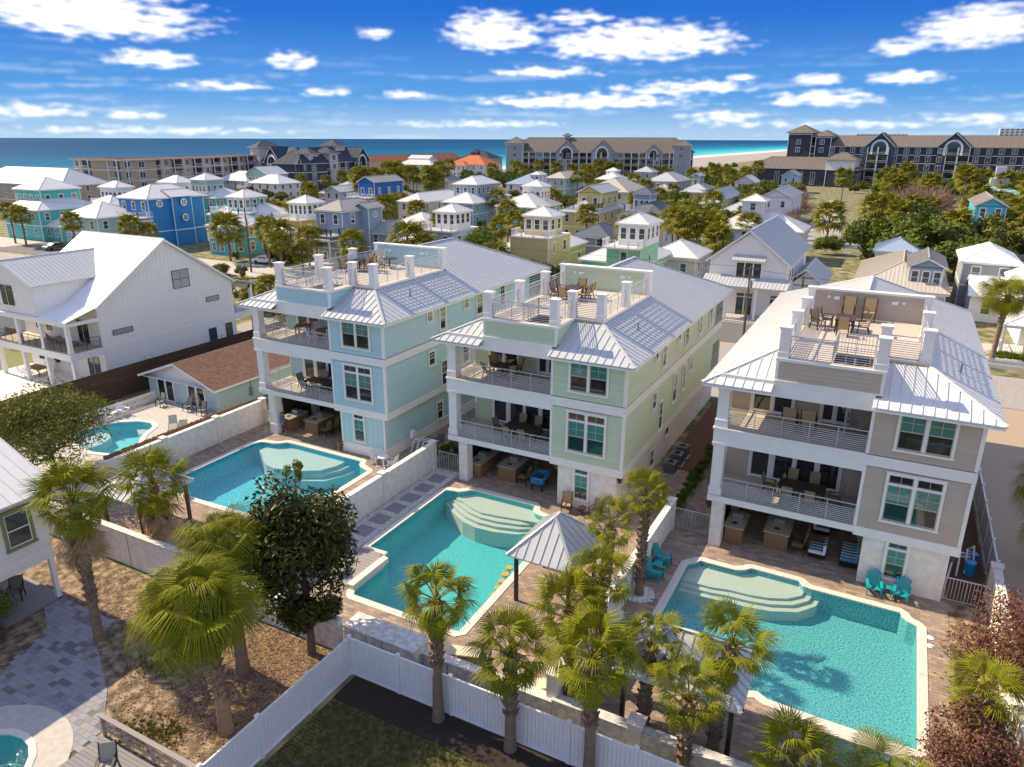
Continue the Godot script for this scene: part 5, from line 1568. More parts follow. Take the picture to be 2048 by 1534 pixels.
	sheet("gravel_bed", rect(-25.2, -23.35, -37.2, -20.6), 0.012, "pebble")
	sheet("pool_terrace_concrete", pv([-53.2, -37.4, -42.2, -37.4, -42.2, -24, -53.2, -24]), 0.02, "concrete", [holes[3]])
	# paved terraces
	var warm := tones(Color(0.43, 0.315, 0.24), 10, 0.17, 3)
	var brown := tones(Color(0.33, 0.255, 0.205), 10, 0.17, 4)
	var cols := warm + brown
	var areas := [["patio", rect(-41.4, -25.6, -44.7, -20.8), holes[0], Vector2(-33, -30), "warm brick paving round the pool of the blue house", 0.02], ["patio", PackedVector2Array([Vector2(-23.3, -44.5), Vector2(-9.3, -44.5), Vector2(-9.3, -20.8), Vector2(-23.3, -20.8)]), holes[1], Vector2(-14, -24), "warm brick paving round the pool of the mint house", 0.022], ["patio", rect(-8.9, 4.65, -44.0, -20.8), holes[2], Vector2(2, -26), "warm brick paving round the pool of the tan house", 0.024]]
	for a in areas:
		var sb := MB.new()
		var hs := [a[2]]
		if a[2] == holes[2]:
			hs.append(holes[5])
		for q in cut(a[1], hs):
			sb.poly(q, a[5])
		var phs := []
		for q in hs:
			phs.append(grow(q, 0.1) if q.size() > 4 else q)
		var o := obj(a[0], sb, M["joint_sand"], null, "structure")
		tag(o, a[4], "patio")
		pavers(o, a[1], phs, a[5], 0.42, 0.21, cols, 5 + int(a[5] * 1000), a[3])
	var gp := tones(Color(0.27, 0.27, 0.29), 12, 0.35, 6)
	var disc := PackedVector2Array()
	for i in 28:
		disc.append(Vector2(-25.9 + cos(TAU * i / 28.0) * 3.25, -8.6 + sin(TAU * i / 28.0) * 3.2))
	var pa := PackedVector2Array([Vector2(-33.2, -16.4), Vector2(-29.2, -16.4), Vector2(-29.1, -15.4), Vector2(-25.3, -13.4), Vector2(-23.6, -12.1), Vector2(-23.4, -4), Vector2(-31, -4), Vector2(-30.1, -12.0), Vector2(-31.1, -14.5), Vector2(-33.2, -15.6)])
	var po := MB.new()
	for q in cut(pa, [disc]):
		po.poly(q, 0.03)
	var gpo := obj("garden_walk", po, M["joint_sand"], null, "structure")
	tag(gpo, "grey cobbled walk curving to the round pool", "walk")
	pavers(gpo, pa, [disc], 0.03, 0.34, 0.26, gp, 8, Vector2(-26, -12))
	sheet("round_pool_deck", disc, 0.05, "concrete", [grow(E["round"], 0.2)], 0.05)
	# stepping slabs set in the gravel strip
	for i in 9:
		var b2 := MB.new()
		var z := -36.2 + i * 1.5
		b2.box(-24.75, 0.0, z, -23.75, 0.055, z + 1.0)
		obj("stepping_slab", b2, M["deck_grey"], null, "structure")

func pools_and_walls() -> void:
	var E := pool_edges()
	pool("bright blue swimming pool behind the blue house with a pale tanning shelf", E["one"], 1.5, "pool_blue", [[pv([-38.6, -35.9, -38.5, -34.1, -37.8, -33.7, -37.1, -33.1, -36.3, -32.6, -35.4, -32.4, -33.6, -32.9, -32.4, -33.6, -31.9, -34.6, -31.7, -36]), -0.32, "shelf_blue", "tanning_shelf"], [pv([-33.4, -32.9, -32.2, -33.5, -31.5, -34.6, -31.3, -36, -31.8, -36, -32.0, -34.6, -32.5, -33.7, -33.5, -33.1]), -0.55, "shelf_blue", "pool_step"], [pv([-33.2, -32.6, -31.8, -33.3, -31.1, -34.6, -30.9, -36, -31.25, -36, -31.45, -34.6, -32.1, -33.5, -33.3, -32.8]), -0.85, "shelf_blue", "pool_step"]])
	pool("teal swimming pool of the mint house with curved white steps", E["two"], 1.7, "pool_teal", [[pv([-22.0, -35.6, -22.05, -34.45, -21.4, -34.3, -20.6, -33.9, -19.8, -33.65, -18.8, -33.75, -17.3, -34.0, -15.8, -34.2, -14.5, -34.1, -14.5, -35.6]), -0.3, "shelf", "tanning_shelf"], [pv([-22.3, -34.5, -21.5, -34.0, -20.6, -33.55, -19.6, -33.3, -18.6, -33.35, -17.2, -33.65, -16.6, -33.95, -17.3, -34.0, -18.8, -33.75, -19.8, -33.65, -20.6, -33.9, -21.4, -34.3, -22.05, -34.45]), -0.42, "shelf", "pool_step"], [pv([-22.6, -34.5, -21.6, -33.75, -20.6, -33.2, -19.6, -32.95, -18.5, -33.0, -17.1, -33.35, -16.4, -33.85, -16.6, -33.95, -17.2, -33.65, -18.6, -33.35, -19.6, -33.3, -20.6, -33.55, -21.5, -34.0, -22.3, -34.5]), -0.56, "shelf", "pool_step"], [pv([-22.8, -34.4, -21.7, -33.5, -20.6, -32.85, -19.6, -32.6, -18.4, -32.65, -17.0, -33.05, -16.2, -33.8, -16.4, -33.85, -17.1, -33.35, -18.5, -33.0, -19.6, -32.95, -20.6, -33.2, -21.6, -33.75, -22.6, -34.5]), -0.72, "shelf", "pool_step"]])
	pool("speckle-floored turquoise swimming pool of the tan house with palm shadows across it", E["three"], 1.1, "pool_speckle", [[pv([-7.5, -35, -7.5, -32.35, -5.8, -32.4, -4.9, -32.6, -3.9, -32.65, -3.1, -32.8, -2.2, -33.2, -1.6, -33.8, -1.4, -35]), -0.28, "shelf", "tanning_shelf"], [pv([-7.5, -32.05, -5.8, -32.1, -4.9, -32.25, -3.9, -32.3, -2.9, -32.5, -1.9, -32.95, -1.25, -33.7, -1.0, -35, -1.4, -35, -1.6, -33.8, -2.2, -33.2, -3.1, -32.8, -3.9, -32.65, -4.9, -32.6, -5.8, -32.4, -7.5, -32.35]), -0.40, "shelf", "pool_step"], [pv([-7.5, -31.75, -5.8, -31.8, -4.9, -31.9, -3.9, -31.95, -2.8, -32.15, -1.6, -32.7, -0.9, -33.6, -0.65, -35, -1.0, -35, -1.25, -33.7, -1.9, -32.95, -2.9, -32.5, -3.9, -32.3, -4.9, -32.25, -5.8, -32.1, -7.5, -32.05]), -0.54, "shelf", "pool_step"]])
	pool("small raised spa pool joined to the tan house's pool", rect(0.45, 3.15, -24.5, -22.8), 0.9, "shelf_blue", [[rect(0.45, 3.15, -23.2, -22.8), -0.45, "shelf_blue", "bench"]], -0.1, 0.3, 0.12)
	pool("kidney-shaped turquoise pool behind the brown-roofed cottage", E["kidney"], 1.0, "pool_kidney", [[pv([-53, -27, -53, -31.6, -51.6, -31.3, -50.2, -30.7, -49.6, -29.6, -49.8, -28.2, -50.6, -27]), -0.35, "shelf_blue", "tanning_shelf"], [pv([-50, -34, -50.2, -32.8, -49.2, -32.3, -48.2, -32.4, -47.6, -33]), -0.5, "shelf_blue", "pool_step"]])
	pool("round dark teal pool in a pale concrete deck at the bottom corner", E["round"], 1.4, "pool_teal", [], -0.1, 0.22, 0.075)
	# white masonry walls
	for w in [["white stucco wall with pilasters between the blue and the mint house pools", -25.5, -25.25, -37.2, -20.6, 1.9], ["white stucco wall between the mint and the tan house pools", -9.2, -8.95, -36.9, -20.6, 1.8], ["white stucco wall between the cottage pool and the blue house pool", -41.75, -41.5, -38.0, -20.0, 1.9], ["white stucco wall at the far edge of the tan house's yard beside the red-leaved tree", 6.3, 6.58, -37.4, -20.6, 1.9]]:
		var t := thing("garden_wall", w[0], "wall", Vector3(w[1], 0, w[4]))
		var d: float = w[4] - w[3]
		var b := MB.new(); b.box(0, 0, -d, w[2] - w[1], w[5] - 0.06, 0); obj("wall", b, M["stucco"], t)
		b = MB.new(); b.box(-0.05, w[5] - 0.06, -d, w[2] - w[1] + 0.05, w[5], 0.02); obj("coping", b, M["white_warm"], t)
		var n := int(d / 4.2)
		for i in n + 1:
			b = MB.new(); var z := -d + 0.1 + i * (d - 0.4) / n
			b.box(-0.09, 0, z, w[2] - w[1] + 0.09, w[5] + 0.06, z + 0.36); b.box(-0.13, w[5] + 0.06, z - 0.04, w[2] - w[1] + 0.13, w[5] + 0.13, z + 0.4)
			obj("pilaster", b, M["stucco"], t)
	for w in [["low white wall with a broad weathered cap behind the teal pool", -18.6, -14.9, -20.9, -19.9, 1.22, "stucco_old"], ["stained white retaining wall behind the white vinyl fence, below the mint house", -14.88, -9.0, -20.75, -20.4, 0.85, "stucco_old"], ["stained white retaining wall with a capped pier, below the tan house", -8.98, 6.4, -20.75, -20.42, 0.95, "stucco_old"], ["pinkish bare stucco wall beside the magnolia tree", -25.2, -18.62, -19.85, -19.6, 1.6, "stucco_old"], ["tall white stucco wall behind the shaggy palms", -41.4, -25.25, -19.95, -19.7, 2.0, "stucco"]]:
		var t := thing("garden_wall", w[0], "wall", Vector3(w[1], 0, w[4]))
		var b := MB.new(); b.box(0, 0, w[3] - w[4], w[2] - w[1], w[5] - 0.08, 0); obj("wall", b, M[w[6]], t)
		b = MB.new(); b.box(-0.02, w[5] - 0.08, w[3] - w[4] - 0.05, w[2] - w[1] + 0.02, w[5], 0.05); obj("coping", b, M["stucco_old"], t)
		for x in [1.2, (w[2] - w[1]) * 0.55]:
			b = MB.new(); b.box(x, 0, 0.0, x + 0.02, w[5] - 0.1, 0.012); obj("joint", b, M["dark"], t)
		if w[2] > 0:
			for x in [3.0, 9.3]:
				b = MB.new(); b.box(x, 0, -0.45, x + 0.5, w[5] + 0.22, 0.09); b.box(x - 0.06, w[5] + 0.22, -0.51, x + 0.56, w[5] + 0.32, 0.15); obj("pier", b, M["white_warm"], t)
	# wooden tongue of deck in the teal pool, and its ledge
	var t1 := thing("sun_deck", "weathered plank deck jutting into the teal pool", "deck", Vector3(-23.2, 0, -23.4))
	for i in 12:
		var b := MB.new(); var z := -3.2 + i * 0.26; b.box(0, 0.04, z, 1.75 - (0.3 if i == 0 else 0.0), 0.12, z + 0.245); obj("plank", b, M["weathered_wood"], t1)
	var lb := MB.new(); lb.box(1.76, 0.02, -2.85, 2.15, 0.3, 0); lb.box(0.1, 0.02, -3.5, 1.6, 0.13, -3.22); obj("ledge", lb, M["coping"], t1)
	for i in 5:
		var s := thing("pool_stool", "round yellow-topped stool standing in the teal pool by the pavilion", "stool", Vector3(-14.95 - 0.12 * i, -1.7, -26.6 - i * 0.62), 0.0, "stools in the teal pool")
		var b := MB.new(); b.tube(Vector3.ZERO, Vector3(0, 1.45, 0), 0.06, 0.06, 8); obj("stem", b, M["coping"], s)
		b = MB.new(); b.tube(Vector3(0, 1.45, 0), Vector3(0, 1.52, 0), 0.21, 0.2, 14); obj("seat", b, M["t_yellow"], s)
	pavilion("grey metal-roofed pavilion at the edge of the teal pool", -14.0, -10.6, -30.0, -26.1, 2.62, 1.6, "dark")
	pavilion("grey metal-roofed pavilion hidden among palms at the tan house's pool", -6.9, -2.3, -24.5, -21.1, 2.6, 1.35, "black")
	pavilion("pavilion roof half hidden behind the shaggy palm by the bright blue pool", -37.2, -33.4, -24.7, -21.1, 2.6, 1.3, "brown_wood")
	# white vinyl fence, board by board
	var bm := MB.new(); bm.box(0.004, 0.09, -0.02, 0.146, 1.68, 0.02); var board := bm.mesh()
	var pm := MB.new(); pm.box(-0.065, 0, -0.065, 0.065, 1.86, 0.065); pm.box(-0.08, 1.86, -0.08, 0.08, 1.9, 0.08); pm.box(-0.04, 1.9, -0.04, 0.04, 1.94, 0.04); var post := pm.mesh()
	var rm := MB.new(); rm.box(0, 1.68, -0.035, 2.34, 1.8, 0.035); var rails := rm.mesh(); var rails2 := _bx(0, 0.02, -0.035, 2.34, 0.12, 0.035).mesh()
	for run in [["white vinyl board fence running along the lawn below the pools", Vector3(-17.35, 0, -18.8), 0.0, 11], ["white vinyl board fence running towards the camera between lawn and bare yard", Vector3(-17.35, 0, -18.8), -PI / 2, 7]]:
		var t := thing("vinyl_fence", run[0], "fence", run[1], run[2])
		for i in run[3]:
			if not (i == 0 and run[2] != 0.0):
				inst("post", post, M["vinyl"], t, Transform3D(Basis(), Vector3(i * 2.44, 0, 0)))
			inst("top_rail", rails, M["vinyl"], t, Transform3D(Basis(), Vector3(i * 2.44 + 0.05, 0, 0)))
			inst("bottom_rail", rails2, M["vinyl"], t, Transform3D(Basis(), Vector3(i * 2.44 + 0.05, 0, 0)))
			for k in 15:
				inst("board", board, M["vinyl"], t, Transform3D(Basis(), Vector3(i * 2.44 + 0.07 + k * 0.153, 0, 0)))
	# metal gates and picket runs beside the houses
	for g in [["grey metal gate beside the blue house's terrace", Vector3(-41.3, 0, -37.4), 1.0], ["dark metal gate in the gap next to the mint house", Vector3(-25.1, 0, -37.2), 1.55], ["grey metal gate leading to the mulch strip beside the mint house", Vector3(-8.95, 0, -36.9), 2.0], ["pale metal gate across the equipment strip of the tan house", Vector3(4.4, 0, -36.2), 1.85]]:
		var t := thing("gate", g[0], "gate", g[1])
		railing(t, Vector3.ZERO, Vector3(g[2], 0, 0), 1.25, 8, "rail", 1.0, Vector3.ZERO, true)
	# open white fence on the far side of the tan house
	var lf := thing("screen_fence", "tall white framed screen fence along the brick lot", "fence", Vector3(6.5, 0, -37.5))
	for i in 7:
		var z := -i * 2.3
		var b := MB.new(); b.box(-0.05, 0, z - 0.05, 0.05, 2.0, z + 0.05); b.box(-0.07, 2.0, z - 0.07, 0.07, 2.06, z + 0.07); obj("post", b, M["vinyl"], lf)
		if i < 6:
			b = MB.new(); b.box(-0.035, 1.8, z - 2.25, 0.035, 1.92, z - 0.05); obj("top_rail", b, M["vinyl"], lf); obj("bottom_rail", _bx(-0.035, 0.1, z - 2.25, 0.035, 0.22, z - 0.05), M["vinyl"], lf)
			b = MB.new(); b.box(-0.012, 0.22, z - 2.25, 0.012, 1.8, z - 0.05); obj("screen", b, M["lattice_grey"], lf)

func near_houses() -> void:
	var side := [[-5.05, 8.35, 0.62, 0.85], [-6.65, 7.45, 0.72, 1.72], [-5.1, 5.1, 0.72, 1.0], [-6.7, 3.15, 0.72, 1.85], [-10.0, 8.35, 0.7, 0.85], [-11.9, 7.5, 0.9, 1.7], [-9.7, 4.1, 0.85, 1.95], [-12.0, 4.3, 0.7, 1.75], [-13.7, 5.2, 0.8, 0.95], [-15.7, 7.5, 0.8, 1.7], [-18.9, 7.5, 0.8, 1.7]]
	var gs := [[-6.4, 0.45, 0.72, 1.3]]
	beach_house("blue beach house with a roof deck, first of the three tall houses by the pools", Vector3(-40.2, 0.4, -36.4), {"siding": "siding_blue", "ground": "board_blue", "batten": true, "roof": "roof_silver", "side": side, "ground_side": gs, "post": 0.66, "drop": -0.4})
	beach_house("mint green beach house with a roof deck between the blue and the tan house", Vector3(-23.6, 0, -36.3), {"siding": "siding_mint", "ground": "stucco", "roof": "roof_silver", "side": side, "ground_side": [[-6.4, 0.55, 0.8, 1.1], [-9.7, 1.55, 0.8, 1.15]], "post": 0.66})
	beach_house("tan beach house with a roof deck and turquoise chairs by its pool", Vector3(-6.95, 0, -35.85), {"siding": "siding_tan", "ground": "stucco", "roof": "roof_white", "side": [[-5.0, 4.0, 0.8, 1.6], [-9.0, 7.6, 0.8, 1.6]], "post": 0.2})
	# white farmhouse
	var f := thing("farmhouse", "white board-and-batten farmhouse with a steep bright metal roof and black balcony rails", "house", Vector3(-61.2, 0, -45.5))
	var w := MB.new()
	w.box(-11.5, 0, -7.6, 0, 7.0, 7.3)
	gable_end(w, face(Vector3(0, 7.0, 7.3), "right"), 14.9, 0.0, 4.95); gable_end(w, face(Vector3(-11.5, 7.0, -7.6), "left"), 14.9, 0.0, 4.95)
	obj("wall", w, M["siding_white"], f)
	var bb := MB.new(); battens(bb, face(Vector3(0, 3.9, 7.3), "right"), 14.9, 3.0, 0.4)
	for i in 37:
		var z := 7.1 - i * 0.4
		var top := 7.0 + 4.95 * (1.0 - absf(z + 0.15) / 7.45)
		if top > 7.05:
			bb.box(0, 6.9, z - 0.02, 0.026, top, z + 0.02)
	obj("battens", bb, M["siding_white"], f, "stuff")
	var ls := MB.new(); lap(ls, face(Vector3(0, 0, 7.3), "right"), 14.9, 3.8, 0.19); obj("siding", ls, M["siding_white"], f, "stuff")
	var tr := MB.new(); tr.box(0.0, 3.75, -7.6, 0.04, 3.95, 7.3); tr.box(0, 9.6, -3.3, 0.045, 9.75, 3.0); tr.box(-0.1, 0, 7.2, 0.045, 7.0, 7.34); obj("trim", tr, M["white"], f)
	var rm: Material = M["roof_bright"]
	gable(f, -11.9, 0.35, -7.85, 7.55, 6.95, 0.665, rm, "x", 0.41, true)
	# porch roofs at a flatter pitch, both sides
	var pr := obj("porch_roof", _bx(-11.9, 6.05, 10.2, 0.35, 6.14, 10.35), M["white"], f)
	slope(pr, rect(-11.9, 0.35, 7.55, 10.4), Vector2(0, 1), Vector2(0, 10.4), 6.2, 0.27, rm, 0.41)
	var pr2 := obj("porch_roof", _bx(-11.9, 6.05, -10.6, 0.35, 6.14, -10.45), M["white"], f)
	slope(pr2, rect(-11.9, 0.35, -10.7, -7.85), Vector2(0, -1), Vector2(0, -10.7), 6.2, 0.27, rm, 0.41)
	# dormer over the balcony
	var dw := MB.new(); dw.box(-11.4, 6.3, 2.0, -3.9, 9.1, 10.2); gable_end(dw, face(Vector3(-11.4, 9.05, 10.2), "front"), 7.5, 0.0, 1.75); obj("dormer_wall", dw, M["siding_white"], f)
	var db := MB.new(); battens(db, face(Vector3(-3.9, 6.3, 10.2), "right"), 8.0, 2.8, 0.4); battens(db, face(Vector3(-11.4, 6.3, 10.2), "front"), 7.5, 2.8, 0.4); obj("battens", db, M["siding_white"], f, "stuff")
	gable(f, -11.75, -3.5, 0.6, 10.55, 8.95, 0.47, M["roof_silver"], "z", 0.41, true, "dormer_roof")
	window(f, face(Vector3(-8.6, 6.95, 10.23), "front"), 1.75, 1.75, 2, 0.0, "two", "white", "black_frame", "glass", "glass", 0.0)
	# balcony
	var bl := MB.new(); bl.box(-11.5, 2.75, 7.3, 0.05, 3.35, 10.3); obj("balcony_beam", bl, M["white"], f)
	var bf := MB.new(); bf.box(-11.5, 3.35, 7.3, 0.05, 3.4, 10.32); obj("balcony_floor", bf, M["deck_floor"], f)
	var tb := MB.new(); tb.box(-11.5, 5.75, 9.95, 0.1, 6.05, 10.25); tb.box(-0.15, 5.75, 7.3, 0.1, 6.05, 9.95); obj("porch_beam", tb, M["white"], f)
	for x in [-11.3, -7.5, -4.0, -0.3]:
		var cm := MB.new(); cm.box(x, 0, 9.9, x + 0.32, 2.75, 10.22); obj("column", cm, M["white"], f)
		cm = MB.new(); cm.box(x, 3.4, 9.93, x + 0.32, 5.75, 10.25); cm.box(x - 0.03, 3.4, 9.9, x + 0.35, 3.7, 10.28); obj("column", cm, M["white"], f)
	for x in [[-10.95, -7.55], [-7.15, -4.05], [-3.65, -0.35]]:
		railing(f, Vector3(x[0], 3.4, 10.1), Vector3(x[1], 3.4, 10.1), 1.0, 7, "rail_black", 1.1, Vector3(0, 0, 0.06))
	railing(f, Vector3(-0.05, 3.4, 9.9), Vector3(-0.05, 3.4, 7.4), 1.0, 7, "rail_black", 1.2, Vector3(0.06, 0, 0))
	for d in [[-3.2, 3.45, 1.5, 2.1, 2], [-8.0, 4.0, 0.8, 1.4, 1], [-9.6, 4.0, 0.8, 1.4, 1], [-2.6, 0.15, 1.7, 2.1, 2], [-5.4, 0.9, 0.85, 1.4, 1], [-7.8, 0.9, 0.85, 1.4, 1], [-10.2, 0.9, 0.85, 1.4, 1]]:
		window(f, face(Vector3(d[0], d[1], 7.3), "front"), d[2], d[3], d[4], 0.0, "two", "white", "black_frame", "glass", "glass", 0.0)
	for d in [[-1.6, 7.2, 1.9, 1.75, 2], [5.2, 4.15, 2.0, 0.5, 1], [-5.0, 5.25, 1.6, 0.5, 1], [-4.5, 1.0, 0.95, 1.5, 1], [-6.6, 1.2, 0.85, 1.4, 1]]:
		window(f, face(Vector3(0.045, d[1], d[0] + d[2] * 0.5), "right"), d[2], d[3], d[4], 0.0, "plain" if d[3] < 0.6 else "two", "white", "black_frame", "glass_pale" if d[1] > 7 else "glass_mid", "glass_pale" if d[1] > 7 or d[3] < 0.6 else "glass_mid", 0.0)
	for z in [3.0, -6.0]:
		var eb := MB.new(); eb.box(0.03, 0.9, z, 0.2, 1.7, z + 0.5); obj("meter_box", eb, M["plastic_white"], f)
	var rb := MB.new(); rb.box(-11.5, 2.75, -10.4, 0.05, 3.35, -7.6); rb.box(-0.3, 3.35, -10.3, 0, 6.05, -10.0); rb.box(-0.3, 0, -10.3, 0, 2.75, -10.0); rb.box(-11.5, 5.75, -10.25, 0.1, 6.05, -10.0); obj("rear_porch", rb, M["white"], f)
	railing(f, Vector3(-0.05, 3.4, -7.7), Vector3(-0.05, 3.4, -10.0), 1.0, 7, "rail_black", 1.2)
	var fp := MB.new(); fp.box(-73.5, 0.0, -38.4, -60.5, 0.04, -28); tag(obj("patio", fp, M["white_warm"], null, "structure"), "pale concrete patio under the farmhouse balcony", "patio")
	sheet("side_lawn", rect(-95, -73.5, -40, -24), 0.02, "grass")
	taken.append(Rect2(-75, -58, 16, 32))
	# low grey roofs behind the farmhouse
	for q in [["low weathered metal roof beyond the farmhouse, nearer of two", -94, -77, -54, -43, 3.0, 0.22], ["low weathered metal roof beyond the farmhouse, farther of two", -112, -88, -70, -57.5, 3.2, 0.22]]:
		var t := thing("bungalow", q[0], "house", Vector3((q[1] + q[2]) / 2, 0, (q[3] + q[4]) / 2))
		var hx: float = (q[2] - q[1]) / 2; var hz: float = (q[4] - q[3]) / 2
		var b := MB.new(); b.box(-hx + 0.4, 0, -hz + 0.4, hx - 0.4, q[5], hz - 0.4); obj("wall", b, M["t_pale"], t)
		hip(t, -hx, hx, -hz, hz, q[5], q[6], M["roof_tan"], 0.5, [], true)
		taken.append(Rect2(q[1], q[3], hx * 2, hz * 2))
	# cottage with the brown shingle roof
	var c := thing("cottage", "low blue-grey cottage with a brown shingle roof and sliding glass doors", "house", Vector3(-50.5, 0, -37.5))
	var cw := MB.new(); cw.box(-4.1, 0, -15, 4.1, 2.25, 0); obj("wall", cw, M["cottage_paint"], c)
	var ge := MB.new(); gable_end(ge, face(Vector3(-4.1, 2.2, 0.0), "front"), 8.2, 0.0, 1.5); gable_end(ge, face(Vector3(4.1, 2.2, -15.0), "back"), 8.2, 0.0, 1.5); ge.box(-4.15, 2.12, 0.0, 4.15, 2.26, 0.05); obj("gable_wall", ge, M["white"], c)
	# shingle courses step down each slope
	for sgn in [-1.0, 1.0]:
		var sb := MB.new()
		for i in 32:
			var u0 := i / 32.0; var u1 := (i + 1.06) / 32.0
			var x0 := 4.6 * (1 - u0); var x1 := 4.6 * (1 - u1)
			var y0 := 2.13 + 1.62 * u0; var y1 := 2.13 + 1.62 * u1
			var z := -15.5
			while z < 0.6:
				var g := rng.randf_range(0.65, 1.25)
				sb.col = Color(g, g * 0.97, g * 0.92)
				var z1 := minf(z + 0.3, 0.62)
				sb.quad(Vector3(sgn * x0, y0 + 0.015, z), Vector3(sgn * x0, y0 + 0.015, z1), Vector3(sgn * x1, y1, z1), Vector3(sgn * x1, y1, z))
				sb.quad(Vector3(sgn * x0, y0 - 0.01, z), Vector3(sgn * x0, y0 - 0.01, z1), Vector3(sgn * x0, y0 + 0.015, z1), Vector3(sgn * x0, y0 + 0.015, z))
				z += 0.3
		obj("roof", sb, M["shingle_brown"], c, "stuff")
	var cf := MB.new()
	for sgn in [-1.0, 1.0]:
		cf.bar(Vector3(sgn * 4.6, 2.02, 0.58), Vector3(0, 3.64, 0.58), 0.05, 0.18); cf.box(sgn * 4.6 - 0.03, 1.94, -15.4, sgn * 4.6 + 0.03, 2.1, 0.55)
	cf.box(-4.5, 2.04, -15.3, 4.5, 2.08, 0.5)
	obj("fascia", cf, M["white"], c)
	for x in [-2.95, 0.75]:
		window(c, face(Vector3(x, 0.08, 0.0), "front"), 1.9, 1.9, 2, 0.0, "plain", "white", "white", "glass", "glass", 0.09)
	var cm2 := MB.new(); cm2.box(4.1, 0.5, -3.6, 4.25, 1.2, -3.3); cm2.box(4.12, 1.2, -3.5, 4.17, 2.2, -3.45); obj("meter_box", cm2, M["grey_metal"], c)
	taken.append(Rect2(-56, -54, 12, 18))
	# white gabled house at the end of the drive
	var o := Vector3(-15.95, 0, -92.3)
	var h := thing("white_house", "white gabled house with blue-shaded steep roof, black doors and a seamed porch roof", "house", o)
	w = MB.new(); w.box(-4.6, 0, -19, 4.6, 6.95, 0); gable_end(w, face(Vector3(-4.6, 6.9, 0), "front"), 9.2, 0, 3.45); obj("wall", w, M["siding_white"], h)
	bb = MB.new(); battens(bb, face(Vector3(-4.6, 6.3, 0), "front"), 9.2, 0.7, 0.42)
	for i in 22:
		var x := -4.5 + i * 0.42
		bb.box(x - 0.02, 6.9, 0, x + 0.02, 6.9 + 3.4 * (1 - absf(x) / 4.6), 0.026)
	obj("battens", bb, M["siding_white"], h, "stuff")
	gable(h, -5.1, 5.1, -19.5, 0.45, 6.75, 0.78, M["roof_silver"], "z", 0.45, true)
	var wg := MB.new(); wg.box(4.6, 0, -17, 8.0, 3.6, -7); gable_end(wg, face(Vector3(4.6, 3.6, -7), "front"), 3.4, 0, 1.6); obj("wing_wall", wg, M["siding_white"], h)
	gable(h, 3.6, 8.6, -17.3, -6.6, 3.5, 0.8, M["roof_silver"], "z", 0.45, true, "wing_roof")
	pr = obj("porch_roof", _bx(-5.0, 4.1, 2.5, 5.2, 4.2, 2.7), M["white"], h)
	slope(pr, rect(-5.0, 5.2, 0.0, 2.8), Vector2(0, 1), Vector2(0, 2.8), 4.25, 0.3, M["roof_silver"], 0.45)
	for x in [-4.7, -1.7, 1.7, 4.8]:
		var cm := MB.new(); cm.box(x - 0.14, 0.3, 2.3, x + 0.14, 4.1, 2.58); obj("porch_post", cm, M["white"], h)
	var st := MB.new(); st.box(-5.0, 0, 0, 5.2, 0.3, 2.9); st.box(-1.6, 0, 2.9, 2.2, 0.16, 3.4); obj("porch_floor", st, M["concrete"], h)
	window(h, face(Vector3(-1.25, 5.0, 0.2), "front"), 2.9, 1.75, 3, 0.0, "plain", "white", "black_frame", "glass", "glass", 0.14)
	var bay := MB.new(); bay.box(-1.6, 4.3, 0, 2.0, 6.95, 0.19); obj("bay", bay, M["white"], h)
	var aw := obj("awning", _bx(-1.7, 7.0, 0.9, 2.1, 7.07, 1.0), M["white"], h)
	slope(aw, rect(-1.75, 2.15, 0.0, 1.05), Vector2(0, 1), Vector2(0, 1.05), 7.12, 0.55, M["roof_silver"], 0.36)
	window(h, face(Vector3(-0.95, 0.32, 0.02), "front"), 1.9, 2.7, 2, 0.5, "hung", "white", "black_frame", "glass_mid", "glass", 0.1)
	for x in [-4.1, 3.1]:
		window(h, face(Vector3(x, 0.8, 0.02), "front"), 0.95, 2.2, 1, 0.4, "two", "white", "black_frame", "glass", "glass", 0.1)
	for z in [-3.0, -5.2]:
		window(h, face(Vector3(4.6, 4.2, z), "right"), 0.6, 1.5, 1, 0.0, "plain", "white", "black_frame", "glass", "glass", 0.0)
	taken.append(Rect2(-22, -113, 15, 24))

func _bx(x0: float, y0: float, z0: float, x1: float, y1: float, z1: float) -> MB:
	var b := MB.new()
	b.box(x0, y0, z0, x1, y1, z1)
	return b

